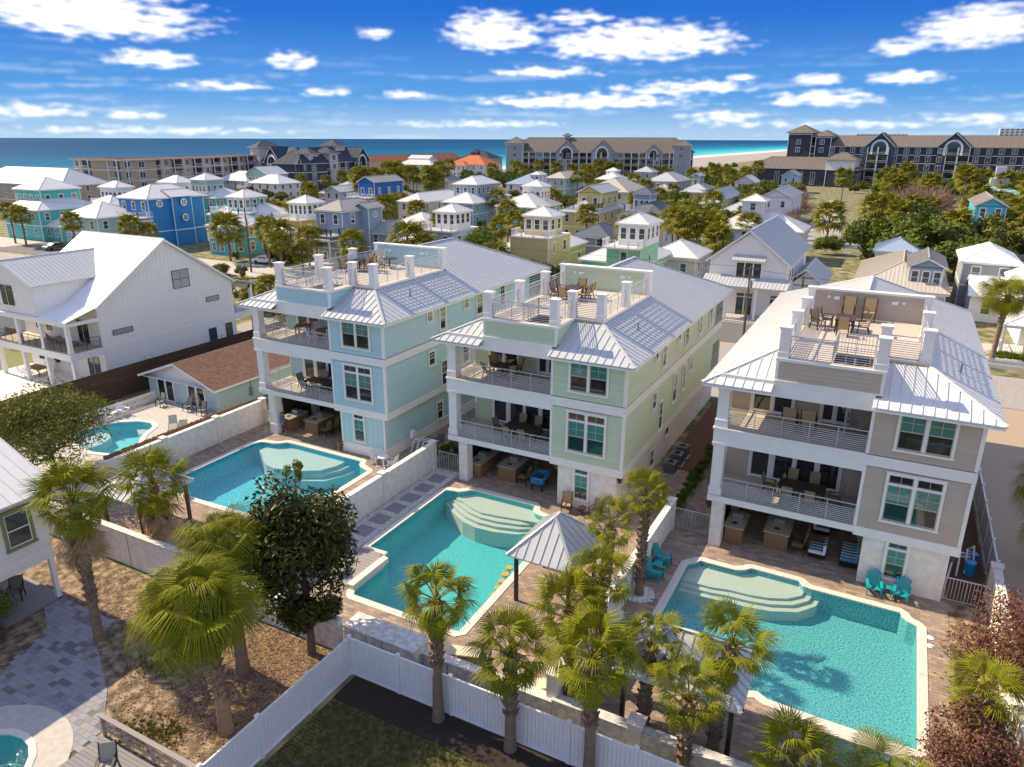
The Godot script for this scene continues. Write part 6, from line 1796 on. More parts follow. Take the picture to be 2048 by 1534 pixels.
func left_side() -> void:
	# house on posts at the edge of the view
	var t := thing("stilt_house", "white house on posts with green window trim and a seamed metal roof", "house", Vector3(-33, 0, -16.4))
	var w := MB.new(); w.box(-8.2, 2.5, 0, 0, 5.9, 14); gable_end(w, face(Vector3(0, 5.85, 0), "back"), 8.2, 0, 1.9); obj("wall", w, M["left_siding"], t)
	var s := MB.new(); lap(s, face(Vector3(0, 2.5, 14), "right"), 14, 3.4, 0.2); obj("siding", s, M["left_siding"], t, "stuff")
	gable(t, -8.7, 0.55, -0.55, 14.5, 5.85, 0.4, M["roof_white"], "z", 0.5, true)
	window(t, face(Vector3(0.045, 3.62, 1.72), "right"), 1.0, 1.6, 1, 0.0, "two", "left_green", "white", "glass_pale", "glass_mid", 0.14)
	window(t, face(Vector3(0.045, 3.62, 6.5), "right"), 1.0, 1.6, 1, 0.0, "two", "left_green", "white", "glass_pale", "glass_mid", 0.14)
	for z in [0.12, 4.5, 9.0]:
		var b := MB.new(); b.box(-0.2, 0, z - 0.1, 0.0, 2.5, z + 0.1); obj("post", b, M["white"], t)
	var bm := MB.new(); bm.box(-8.2, 2.3, 0, 0.02, 2.5, 14); obj("floor_beam", bm, M["white"], t)
	var lw := MB.new(); lw.box(-8.2, 0, 3.0, -2.6, 2.3, 14); obj("lower_wall", lw, M["left_siding"], t)
	var dk := thing("porch_deck", "weathered grey plank porch under the house on posts", "deck", Vector3(-36.5, 0, -16.5))
	for i in 18:
		var b := MB.new(); b.box(0, 0.02, i * 0.16, 3.5, 0.14, i * 0.16 + 0.15); obj("plank", b, M["deck_grey"], dk)
	# dark plank fence of the farmhouse
	var f := thing("plank_fence", "tall dark brown horizontal plank fence beside the white farmhouse", "fence", Vector3(-56.5, 0, -24))
	var pk := []
	for k in 4:
		var b := MB.new(); var g := rng.randf_range(0.7, 1.25); b.col = Color(g, g * 0.95, g * 0.9); b.box(-0.02, 0.004, -2.39, 0.02, 0.186, 0); pk.append(b.mesh())
	for i in 13:
		var z := -i * 2.4
		var b := MB.new(); b.box(-0.11, 0, z - 0.05, -0.02, 2.68, z + 0.05); obj("post", b, M["brown_wood"], f)
		for j in 14:
			inst("plank", pk[rng.randi() % 4], M["brown_wood"], f, Transform3D(Basis(), Vector3(rng.randf_range(-0.004, 0.004), 0.03 + j * 0.19, z)))
	var f2 := thing("plank_fence", "cedar plank fence across the farmhouse lawn", "fence", Vector3(-82, 0, -41))
	for j in 11:
		for i in 4:
			inst("plank", pk[rng.randi() % 4], M["cedar"], f2, Transform3D(Basis(Vector3.UP, -PI / 2), Vector3(i * 2.4, 0.05 + j * 0.19, 0)))
	var f3 := thing("stick_fence", "thin brown wood fence right behind the white wall by the cottage", "fence", Vector3(-42.1, 0, -39.0))
	var stk := MB.new(); stk.box(-0.02, 0, -0.11, 0.02, 2.06, 0); var stm := stk.mesh()
	for i in 90:
		inst("slat", stm, M["cedar"], f3, Transform3D(Basis(), Vector3(0, rng.randf_range(-0.04, 0.04), 14 - i * 0.125)))
	# white picket fence at the cottage pool
	var pf := thing("picket_fence", "white picket fence behind the row of chairs at the cottage pool", "fence", Vector3(-53.3, 0, -37.0))
	var pm := MB.new(); pm.box(-0.012, 0.03, -0.045, 0.012, 0.92, 0.045); pm.tri(Vector3(0.0, 0.98, 0), Vector3(-0.012, 0.92, 0.045), Vector3(0.012, 0.92, 0.045)); var pmm := pm.mesh()
	for i in 74:
		inst("picket", pmm, M["white"], pf, Transform3D(Basis(), Vector3(0.03, 0, i * 0.14)))
	for y in [0.25, 0.72]:
		var b := MB.new(); b.box(-0.03, y, 0, 0.015, y + 0.08, 10.4); obj("rail", b, M["white"], pf)
	# deck with its handrail at the bottom of the yard
	var d := thing("garden_deck", "grey plank deck with a timber handrail at the bottom corner", "deck", Vector3(-23.3, 0, -11.9))
	for i in 36:
		var b := MB.new(); var g := rng.randf_range(0.85, 1.1); b.col = Color(g, g, g); b.box(0.02, 0.03, 0.1 + i * 0.15, 5.6, 0.1, 0.1 + i * 0.15 + 0.14); obj("plank", b, M["deck_grey"], d)
	for x in [0.1, 1.4, 2.8, 4.2, 5.5]:
		var b := MB.new(); b.box(x - 0.045, 0, -0.05, x + 0.045, 0.95, 0.05); obj("post", b, M["weathered_wood"], d)
	var hr := MB.new(); hr.box(0.0, 0.95, -0.09, 5.62, 1.0, 0.09); obj("handrail", hr, M["weathered_wood"], d)
	for y in [0.3, 0.6]:
		var b := MB.new(); b.box(0.02, y, -0.015, 5.6, y + 0.09, 0.02); obj("rail", b, M["weathered_wood"], d)

func furniture() -> void:
	store("chair", chair_proto("dark_wood", "sling")); store("chair_grey", chair_proto("black", "sling_grey")); store("chair_teal", adirondack_proto("plastic_teal")); store("chair_white", adirondack_proto("plastic_white"))
	store("cream", chair_proto("plastic_white", "cream_cushion")); store("bistro", chair_proto("plastic_white", "plastic_white")); store("teak", chair_proto("cedar", "cedar"))
	store("dining", table_proto(1.0, 1.7, "dark_wood")); store("long", table_proto(2.3, 1.0, "dark_wood")); store("teak_table", table_proto(1.0, 1.0, "cedar", 0.9)); store("round", table_proto(1.25, 1.25, "dark_wood", 0.74, true)); store("bistro_table", table_proto(0.75, 0.75, "plastic_white", 0.74, true)); store("brown_round", table_proto(1.2, 1.2, "cedar", 0.74, true)); store("side_round", table_proto(0.5, 0.5, "dark_wood", 0.48, true)); store("white_table", table_proto(1.1, 2.2, "cedar"))
	store("lounger", lounger_proto("black", "sling_grey")); store("beach_chair", lounger_proto("cedar", "cream_cushion", 1.0)); store("bar", bar_proto(2.0, 0.95)); store("island", bar_proto(1.9, 1.25)); store("ac", ac_proto())
	var H := [[Vector3(-40.2, 0.4, -36.4), "blue house"], [Vector3(-23.6, 0, -36.3), "mint house"], [Vector3(-6.95, 0, -35.85), "tan house"]]
	for i in 3:
		var o: Vector3 = H[i][0]; var n: String = H[i][1]
		# roof deck
		var c := o + Vector3(5.0 if i != 0 else 3.6, 11.02, -7.6 if i < 2 else -7.4)
		place("dining", "dining_table", "dark slatted dining table on the roof deck of the " + n, "table", c)
		var k := 0
		for q in [[-0.95, -0.5, PI / 2], [-0.95, 0.45, PI / 2], [0.95, -0.45, -PI / 2], [0.95, 0.4, -PI / 2], [0.0, 1.35, PI], [0.0, -1.4, 0.0]]:
			if i == 2 and (k == 1 or k == 2):
				k += 1
				continue
			place("chair", "patio_chair", "tan sling chair drawn up to the roof-deck table of the " + n, "chair", c + Vector3(q[0], 0, q[1]), q[2], "chairs round the roof-deck table of the " + n)
			k += 1
		# middle and lower balconies
		if i == 0:
			place("teak_table", "bar_table", "orange teak bar table on the upper balcony of the blue house", "table", o + Vector3(3.1, 6.97, -1.7), 0.5)
			place("brown_round", "round_table", "round brown table on the upper balcony of the blue house", "table", o + Vector3(4.9, 6.97, -1.9))
			for a in 4:
				place("bistro", "patio_chair", "white chair at the round table on the blue house's upper balcony", "chair", o + Vector3(4.9 + cos(a * 1.57 + 0.5) * 0.95, 6.97, -1.9 + sin(a * 1.57 + 0.5) * 0.95), -a * 1.57 - 0.5 - PI / 2, "white chairs on the blue house's upper balcony")
		elif i == 1:
			place("round", "round_table", "round dark table on the upper balcony of the mint house", "table", o + Vector3(3.0, 6.97, -1.6))
			for a in 4:
				place("chair", "patio_chair", "tan sling chair at the round table on the mint house's upper balcony", "chair", o + Vector3(3.0 + cos(a * 1.57 + 0.6) * 0.95, 6.97, -1.6 + sin(a * 1.57 + 0.6) * 0.95), -a * 1.57 - 0.6 - PI / 2, "chairs on the mint house's upper balcony")
		else:
			for x in [3.4, 4.3]:
				place("chair", "tall_chair", "tall tan sling chair on the tan house's upper balcony, " + ("nearer the open corner" if x < 4 else "nearer the spiral stair"), "chair", o + Vector3(x, 6.97, -1.3), PI, "", 1.25)
		var lo := o + Vector3(4.4, 3.12, -1.7)
		place("long", "dining_table", "long dark dining table on the lower balcony of the " + n, "table", lo)
		for q in [[-0.6, 0.9, PI], [0.5, 0.9, PI], [-0.6, -0.9, 0.0], [0.5, -0.9, 0.0], [-1.6, 0.1, PI / 2], [1.6, 0.1, -PI / 2]]:
			place("chair" if i > 0 else "chair_grey", "patio_chair", "sling chair at the long table on the lower balcony of the " + n, "chair", lo + Vector3(q[0], 0, q[1]), q[2], "chairs round the lower balcony table of the " + n)
		# outdoor kitchen under the house
		place("bar", "outdoor_kitchen", "wood-planked outdoor kitchen counter with a grill beside the column under the " + n, "counter", o + Vector3(1.35, 0.0 if i else -0.38, -0.75))
		place("island", "bar_island", "wood-planked bar island with a stone top under the " + n, "counter", o + Vector3(3.5, 0.0 if i else -0.38, -1.2))
		for z in [-1.5, -2.4]:
			place("chair", "bar_chair", "tan bar chair beside the island under the " + n, "chair", o + Vector3(4.6, 0.0 if i else -0.38, z), -PI / 2, "bar chairs under the " + n, 1.15)
		for z in [-7.5, -9.1, -10.5]:
			if i > 0 or z > -8:
				place("ac", "air_conditioner", "grey air conditioning unit in a row beside the wall of the " + n, "air conditioner", o + Vector3(12.45 if i != 2 else 11.9, 0.02 if i else -0.38, z), 0.0, "air conditioners beside the " + n, 0.9)
	# spiral stair glimpsed on the tan house
	var sp := thing("spiral_stair", "grey spiral stair rising from the tan house's upper balcony", "stair", Vector3(-1.0, 6.97, -37.6))
	var b := MB.new(); b.tube(Vector3.ZERO, Vector3(0, 4.0, 0), 0.06, 0.06, 8); obj("pole", b, M["rail"], sp)
	for i in 14:
		b = MB.new(); b.tf = Transform3D(Basis(Vector3.UP, i * 0.45), Vector3(0, 0.2 + i * 0.24, 0)); b.box(0.05, 0, -0.12, 0.75, 0.04, 0.12); b.box(0.72, 0.04, -0.01, 0.74, 0.95, 0.01); obj("tread", b, M["rail"], sp)
	place("round", "round_table", "round brown table near the wall on the blue house's roof deck", "table", Vector3(-35.0, 11.43, -45.9))
	place("chair", "patio_chair", "lone dark chair behind the railing of the blue house's roof deck", "chair", Vector3(-34.3, 11.43, -43.8), 2.6)
	for x in [-36.4, -36.9]:
		place("cream", "deck_chair", "cream folding chair on the blue house's roof deck, the " + ("one nearer the round table" if x > -36.5 else "one farther from the round table"), "chair", Vector3(x, 11.43, -46.6), 0.5)
	for q in [[-2.0, -46.2, "behind the table, leaning left"], [-0.9, -46.2, "behind the table, nearest the lights"]]:
		place("chair", "tall_chair", "tall tan chair against the deck wall of the tan house, " + ("left one" if q[0] < -1.5 else "right one"), "chair", Vector3(q[0], 11.02, q[1]), 0.0, "", 1.2)
	place("chair", "patio_chair", "tan sling chair standing apart on the tan house's roof deck", "chair", Vector3(-3.3, 11.02, -42.9), 0.9)
	# terrace of the mint house
	place("chair", "patio_chair", "tan sling armchair against the white wall of the mint house, left of the small table", "chair", Vector3(-15.1, 0.03, -35.75), 0.3)
	place("chair", "patio_chair", "tan sling armchair against the white wall of the mint house, right of the small table", "chair", Vector3(-13.3, 0.03, -35.75), -0.35)
	place("side_round", "side_table", "small dark round table between two tan armchairs", "table", Vector3(-14.1, 0.03, -35.75))
	var fb := thing("game_table", "bright blue foosball table under the mint house", "game table", Vector3(-17.85, 0.02, -37.8), 0.15)
	b = MB.new(); b.box(-0.4, 0.55, -0.7, 0.4, 0.92, -0.66); b.box(-0.4, 0.55, 0.66, 0.4, 0.92, 0.7); b.box(-0.4, 0.55, -0.66, -0.36, 0.92, 0.66); b.box(0.36, 0.55, -0.66, 0.4, 0.92, 0.66); obj("cabinet", b, M["blue_paint"], fb)
	b = MB.new(); b.box(-0.36, 0.6, -0.66, 0.36, 0.63, 0.66); obj("playfield", b, M["dark"], fb)
	for z in [-0.45, -0.15, 0.15, 0.45]:
		b = MB.new(); b.tube(Vector3(-0.6, 0.86, z), Vector3(0.6, 0.86, z), 0.012, 0.012, 6); obj("rod", b, M["steel"], fb)
	for y in [0.62, 0.76]:
		b = MB.new(); b.box(-0.38, y, 0.7, 0.38, y + 0.05, 0.706); obj("stripe", b, M["black"], fb)
	for x in [-0.33, 0.33]:
		for z in [-0.6, 0.6]:
			b = MB.new(); b.box(x - 0.05, 0, z - 0.05, x + 0.05, 0.55, z + 0.05); obj("leg", b, M["black"], fb)
	# tan house terrace
	place("chair_teal", "adirondack_chair", "turquoise slatted adirondack chair under the tan house's window, left one", "chair", Vector3(1.45, 0.03, -35.2), 0.1)
	place("chair_teal", "adirondack_chair", "turquoise slatted adirondack chair under the tan house's window, right one", "chair", Vector3(2.65, 0.03, -35.2), -0.1)
	place("chair_teal", "adirondack_chair", "turquoise adirondack chair by the white dividing wall, nearer the house", "chair", Vector3(-8.35, 0.03, -32.9), 1.5)
	place("chair_teal", "adirondack_chair", "turquoise adirondack chair by the white dividing wall, nearer the palm", "chair", Vector3(-8.35, 0.03, -31.4), 1.45)
	for q in [[Vector3(2.05, 0.03, -35.3), "between the chairs under the window"], [Vector3(-8.4, 0.03, -32.15), "between the chairs by the wall"]]:
		var st := thing("side_table", "small turquoise slatted table " + q[1], "table", q[0])
		for i in 4:
			b = MB.new(); b.box(-0.2, 0.44, -0.2 + i * 0.1, 0.2, 0.465, -0.11 + i * 0.1); obj("slat", b, M["plastic_teal"], st)
		for x in [-0.17, 0.17]:
			for z in [-0.17, 0.17]:
				b = MB.new(); b.box(x - 0.02, 0, z - 0.02, x + 0.02, 0.44, z + 0.02); obj("leg", b, M["plastic_teal"], st)
	for q in [[Vector3(-1.35, 0.03, -37.6), 1.0, "striped blue and white lounge seat by the post under the tan house", 0.0], [Vector3(0.2, 0.03, -37.9), 1.9, "long striped blue sofa against the white wall under the tan house", 0.0], [Vector3(-1.4, 0.03, -40.3), 1.0, "striped blue lounge seat at the back under the tan house", PI]]:
		var so := thing("sofa", q[2], "sofa", q[0], q[3])
		var l: float = q[1]
		for s in int(l / 0.1):
			b = MB.new(); b.col = [Color(0.75, 0.8, 0.85), Color(0.03, 0.12, 0.22), Color(0.1, 0.3, 0.42)][s % 3]
			b.box(-0.42, 0.3, -l / 2 + s * 0.1, 0.4, 0.46, -l / 2 + s * 0.1 + 0.097); b.box(0.28, 0.46, -l / 2 + s * 0.1, 0.42, 0.85, -l / 2 + s * 0.1 + 0.097); obj("cushion_stripe", b, M["plain_soft"], so)
		b = MB.new(); b.box(-0.45, 0.1, -l / 2 - 0.03, 0.44, 0.3, l / 2 + 0.03); obj("frame", b, M["black"], so)
	for q in [[Vector3(3.88, 0.036, -32.63), "skimmer lid in the brick paving, larger of two"], [Vector3(3.87, 0.036, -32.0), "skimmer lid in the brick paving, smaller of two"]]:
		b = MB.new(); b.tube(Vector3.ZERO, Vector3(0, 0.012, 0), 0.17, 0.16, 16)
		var so := obj("skimmer_lid", b, M["plastic_white"]); so.position = q[0]; tag(so, "round white " + q[1], "lid")
	# blue house terrace
	place("bistro_table", "bistro_table", "small white round bistro table beside the dividing wall", "table", Vector3(-28.5, 0.03, -35.6))
	for q in [[-29.2, 1.5, "left"], [-27.8, -1.5, "right"]]:
		place("bistro", "bistro_chair", "white folding bistro chair, " + q[2] + " of the small white table", "chair", Vector3(q[0], 0.03, -35.7), q[1], "", 0.9)
	place("teak", "lounge_chair", "low timber-framed lounge chair in the shade of the blue house", "chair", Vector3(-32.9, 0.03, -36.4), -0.5, "", 1.05)
	# cottage terrace
	for q in [[-52.7, -31.4, "chair_grey", "black sling chair at the near end of the picket fence row"], [-52.6, -32.1, "chair_white", "white adirondack chair in the picket fence row, next to the black chair"], [-52.6, -33.5, "chair_white", "white adirondack chair at the far end of the picket fence row"], [-51.8, -36.3, "chair_grey", "black chair at the corner of the cottage by the fence"], [-48.9, -36.6, "chair_grey", "black chair between the two glass doors of the cottage"], [-47.2, -36.5, "chair_grey", "black chair before the second glass door of the cottage"]]:
		place(q[2], "patio_chair", q[3], "chair", Vector3(q[0], 0.03, q[1]), PI / 2 if q[0] < -52.2 else 0.0)
	place("bistro_table", "side_table", "small white table between the white adirondack chairs", "table", Vector3(-52.7, 0.03, -32.8), 0, "", 0.7)
	for q in [[-46.6, -33.4, 0.9, "lounger"], [-45.2, -33.0, 0.7, "lounger"]]:
		place(q[3], "lounger", "low lounger by the white wall at the cottage pool, " + ("nearer the pool" if q[0] < -46 else "nearer the wall"), "lounger", Vector3(q[0], 0.03, q[1]), q[2])
	# farmhouse
	place("white_table", "patio_table", "wooden-topped table on the farmhouse's lower patio", "table", Vector3(-69.2, 0.05, -36.6), PI / 2)
	for q in [[-69.9, -35.6, PI], [-68.9, -35.6, PI], [-69.9, -37.6, 0.0], [-68.9, -37.6, 0.0]]:
		place("bistro", "patio_chair", "white chair at the farmhouse patio table", "chair", Vector3(q[0], 0.05, q[1]), q[2], "white chairs at the farmhouse patio table")
	for x in [-64.2, -66.4]:
		place("lounger", "lounger", "grey lounger on the farmhouse balcony, " + ("nearer the corner" if x > -65 else "farther from the corner"), "lounger", Vector3(x, 3.42, -36.9), PI / 2 + 0.2)
	# loungers below
	place("beach_chair", "lounger", "reclining lounger with a pale cushion behind the low wall of the teal pool", "lounger", Vector3(-14.0, 0.04, -21.7), 1.9)
	place("beach_chair", "lounger", "reclining lounger with a pale cushion at the end of the mint house's terrace", "lounger", Vector3(-10.1, 0.04, -21.5), 2.2)
	place("lounger", "lounger", "brown lounger on the plank deck beside the magnolia", "lounger", Vector3(-23.0, 0.12, -24.6), 0.8)
	place("chair_grey", "patio_chair", "dark chair on the plank porch under the house on posts", "chair", Vector3(-34.6, 0.14, -15.2), 0.8)
	place("chair_grey", "patio_chair", "grey sling chair on the plank deck in the bottom corner", "chair", Vector3(-21.4, 0.1, -10.8), 0.7)
	# pool gear beside the tan house
	var pg := thing("pool_equipment", "white pool pipes, pumps and blue tanks in the strip beside the tan house", "pool equipment", Vector3(5.4, 0.02, -38.4))
	for i in 4:
		b = MB.new(); b.tube(Vector3(-0.7 + i * 0.4, 0.1, 0.3 - i * 0.5), Vector3(-0.5 + i * 0.3, 0.9 + 0.1 * i, -0.8 - i * 0.3), 0.05, 0.05, 8); b.tube(Vector3(-0.5 + i * 0.3, 0.9 + 0.1 * i, -0.8 - i * 0.3), Vector3(0.3, 0.7, -1.4 - i * 0.3), 0.05, 0.05, 8); obj("pipe", b, M["plastic_white"], pg)
	for q in [[0.3, -0.9, "tank", "blue_paint"], [0.45, -1.9, "tank", "blue_paint"], [-0.4, -2.6, "pump", "black"]]:
		b = MB.new(); b.tube(Vector3(q[0], 0, q[1]), Vector3(q[0], 0.7, q[1]), 0.28, 0.26, 14); obj(q[2], b, M[q[3]], pg)
	var pg2 := thing("pool_equipment", "grey and white pool pumps and pipes against the wall of the blue house", "pool equipment", Vector3(-27.6, 0.02, -38.6))
	for i in 4:
		b = MB.new(); b.tube(Vector3(-0.6 + i * 0.4, 0.1, 0.2), Vector3(-0.6 + i * 0.4, 0.8, -0.2), 0.05, 0.05, 8); b.tube(Vector3(-0.6 + i * 0.4, 0.8, -0.2), Vector3(-0.2 + i * 0.4, 0.8, -0.9), 0.05, 0.05, 8); obj("pipe", b, M["plastic_white"], pg2)
	for z in [-0.6, -1.5, -2.4]:
		b = MB.new(); b.tube(Vector3(0.2, 0, z), Vector3(0.2, 0.75, z), 0.27, 0.25, 14); obj("tank", b, M["grey_metal"], pg2)
	b = MB.new(); b.box(-0.95, 0.9, -0.6, -0.7, 1.4, -0.2); obj("control_box", b, M["plastic_white"], pg2)
	var bl := thing("beach_ball", "rainbow beach ball at the edge of the bright blue pool", "ball", Vector3(-36.3, 0.25, -26.2))
	for k in 6:
		b = MB.new(); b.col = [Color(0.8, 0.05, 0.05), Color(0.9, 0.35, 0.03), Color(0.9, 0.75, 0.1), Color(0.85, 0.85, 0.85), Color(0.9, 0.5, 0.5), Color(0.1, 0.4, 0.7)][k]
		for i in 8:
			for j in 3:
				var pt := func(ii: int, jj: int) -> Vector3:
					var th := PI * ii / 8.0; var ph := TAU * (k * 3 + jj) / 18.0
					return Vector3(sin(th) * cos(ph), cos(th), sin(th) * sin(ph)) * 0.24
				b.quad(pt.call(i, j), pt.call(i, j + 1), pt.call(i + 1, j + 1), pt.call(i + 1, j))
		obj("panel", b, M["plain"], bl)
	person()

# one standing figure, meshed from capsules with surface nets
func person() -> void:
	var J := {"pel": Vector3(0, 0.95, 0), "chest": Vector3(0, 1.3, 0.01), "neck": Vector3(0, 1.48, 0), "head": Vector3(0, 1.63, 0.02), "ls": Vector3(0.19, 1.42, 0), "le": Vector3(0.25, 1.14, -0.02), "lw": Vector3(0.22, 0.9, 0.1), "rs": Vector3(-0.19, 1.42, 0), "re": Vector3(-0.26, 1.15, 0.02), "rw": Vector3(-0.12, 1.02, 0.2), "lh": Vector3(0.09, 0.92, 0), "lk": Vector3(0.11, 0.5, 0.02), "la": Vector3(0.11, 0.08, -0.02), "lt": Vector3(0.13, 0.04, 0.15), "rh": Vector3(-0.09, 0.92, 0), "rk": Vector3(-0.1, 0.5, 0.03), "ra": Vector3(-0.12, 0.08, 0), "rt": Vector3(-0.15, 0.04, 0.17), "lf": Vector3(0.21, 0.8, 0.13), "rf": Vector3(-0.06, 1.04, 0.29)}
	var bones := [["pel", "chest", 0.15, 0.16], ["chest", "neck", 0.15, 0.06], ["neck", "head", 0.055, 0.1], ["chest", "ls", 0.11, 0.065], ["chest", "rs", 0.11, 0.065], ["ls", "le", 0.058, 0.046], ["le", "lw", 0.044, 0.032], ["rs", "re", 0.058, 0.046], ["re", "rw", 0.044, 0.032], ["lw", "lf", 0.034, 0.026], ["rw", "rf", 0.034, 0.026], ["lh", "lk", 0.1, 0.062], ["lk", "la", 0.06, 0.042], ["la", "lt", 0.046, 0.035], ["rh", "rk", 0.1, 0.062], ["rk", "ra", 0.06, 0.042], ["ra", "rt", 0.046, 0.035], ["pel", "lh", 0.13, 0.1], ["pel", "rh", 0.13, 0.1]]
	var field := func(p: Vector3) -> float:
		var s := 0.0
		for k in bones:
			var a: Vector3 = J[k[0]]; var d: Vector3 = J[k[1]] - a
			var t := clampf((p - a).dot(d) / d.length_squared(), 0, 1)
			s += exp(-(p.distance_to(a + d * t) - lerpf(k[2], k[3], t)) * 45.0)
		return -log(maxf(s, 1e-9)) / 45.0
	var c := 0.024; var lo := Vector3(-0.38, -0.02, -0.26)
	var nx := 32; var ny := 76; var nz := 26
	var val := PackedFloat32Array(); val.resize(nx * ny * nz)
	for x in nx:
		for y in ny:
			for z in nz:
				val[(x * ny + y) * nz + z] = field.call(lo + Vector3(x, y, z) * c)
	var vert := {}
	var at := func(x: int, y: int, z: int) -> float: return val[(x * ny + y) * nz + z]
	for x in nx - 1:
		for y in ny - 1:
			for z in nz - 1:
				var sum := Vector3.ZERO; var n := 0
				for e in [[0, 0, 0, 1, 0, 0], [0, 0, 0, 0, 1, 0], [0, 0, 0, 0, 0, 1], [1, 0, 0, 1, 1, 0], [1, 0, 0, 1, 0, 1], [0, 1, 0, 1, 1, 0], [0, 1, 0, 0, 1, 1], [0, 0, 1, 1, 0, 1], [0, 0, 1, 0, 1, 1], [1, 1, 0, 1, 1, 1], [1, 0, 1, 1, 1, 1], [0, 1, 1, 1, 1, 1]]:
					var a: float = at.call(x + e[0], y + e[1], z + e[2]); var b: float = at.call(x + e[3], y + e[4], z + e[5])
					if (a < 0) != (b < 0):
						sum += Vector3(e[0], e[1], e[2]).lerp(Vector3(e[3], e[4], e[5]), a / (a - b)); n += 1
				if n:
					vert[Vector3i(x, y, z)] = lo + (Vector3(x, y, z) + sum / n) * c
	var m := MB.new()
	var tint := func(p: Vector3) -> Color:
		if p.y > 1.66 or (p.y > 1.57 and p.z < 0.0): return Color(0.03, 0.02, 0.015)
		if p.y > 1.47: return Color(0.45, 0.26, 0.18)
		if p.y > 0.93 and not (absf(p.x) > 0.2 and p.y < 1.1): return Color(0.12, 0.16, 0.2)
		if (absf(p.x) > 0.17 and p.y > 0.7) or p.z > 0.18 and p.y > 0.6: return Color(0.45, 0.26, 0.18)
		if p.y < 0.09: return Color(0.5, 0.45, 0.4)
		return Color(0.018, 0.018, 0.022)
	for x in range(1, nx - 1):
		for y in range(1, ny - 1):
			for z in range(1, nz - 1):
				var a: float = at.call(x, y, z)
				for ax in 3:
					var o: Vector3i = [Vector3i(1, 0, 0), Vector3i(0, 1, 0), Vector3i(0, 0, 1)][ax]
					var u: Vector3i = [Vector3i(0, 1, 0), Vector3i(0, 0, 1), Vector3i(1, 0, 0)][ax]
					var w: Vector3i = [Vector3i(0, 0, 1), Vector3i(1, 0, 0), Vector3i(0, 1, 0)][ax]
					var b: float = at.call(x + o.x, y + o.y, z + o.z)
					if (a < 0) == (b < 0):
						continue
					var p := Vector3i(x, y, z)
					var q := [p - u - w, p - w, p, p - u]
					if not (vert.has(q[0]) and vert.has(q[1]) and vert.has(q[2]) and vert.has(q[3])):
						continue
					if a > 0:
						q.reverse()
					m.col = tint.call(vert[q[2]])
					m.quad(vert[q[0]], vert[q[1]], vert[q[2]], vert[q[3]])
	var t := thing("person", "person in a grey top and dark trousers standing by the column under the blue house", "person", Vector3(-38.65, 0.03, -36.75), 2.2)
	obj("body", m, M["plain_soft"], t)

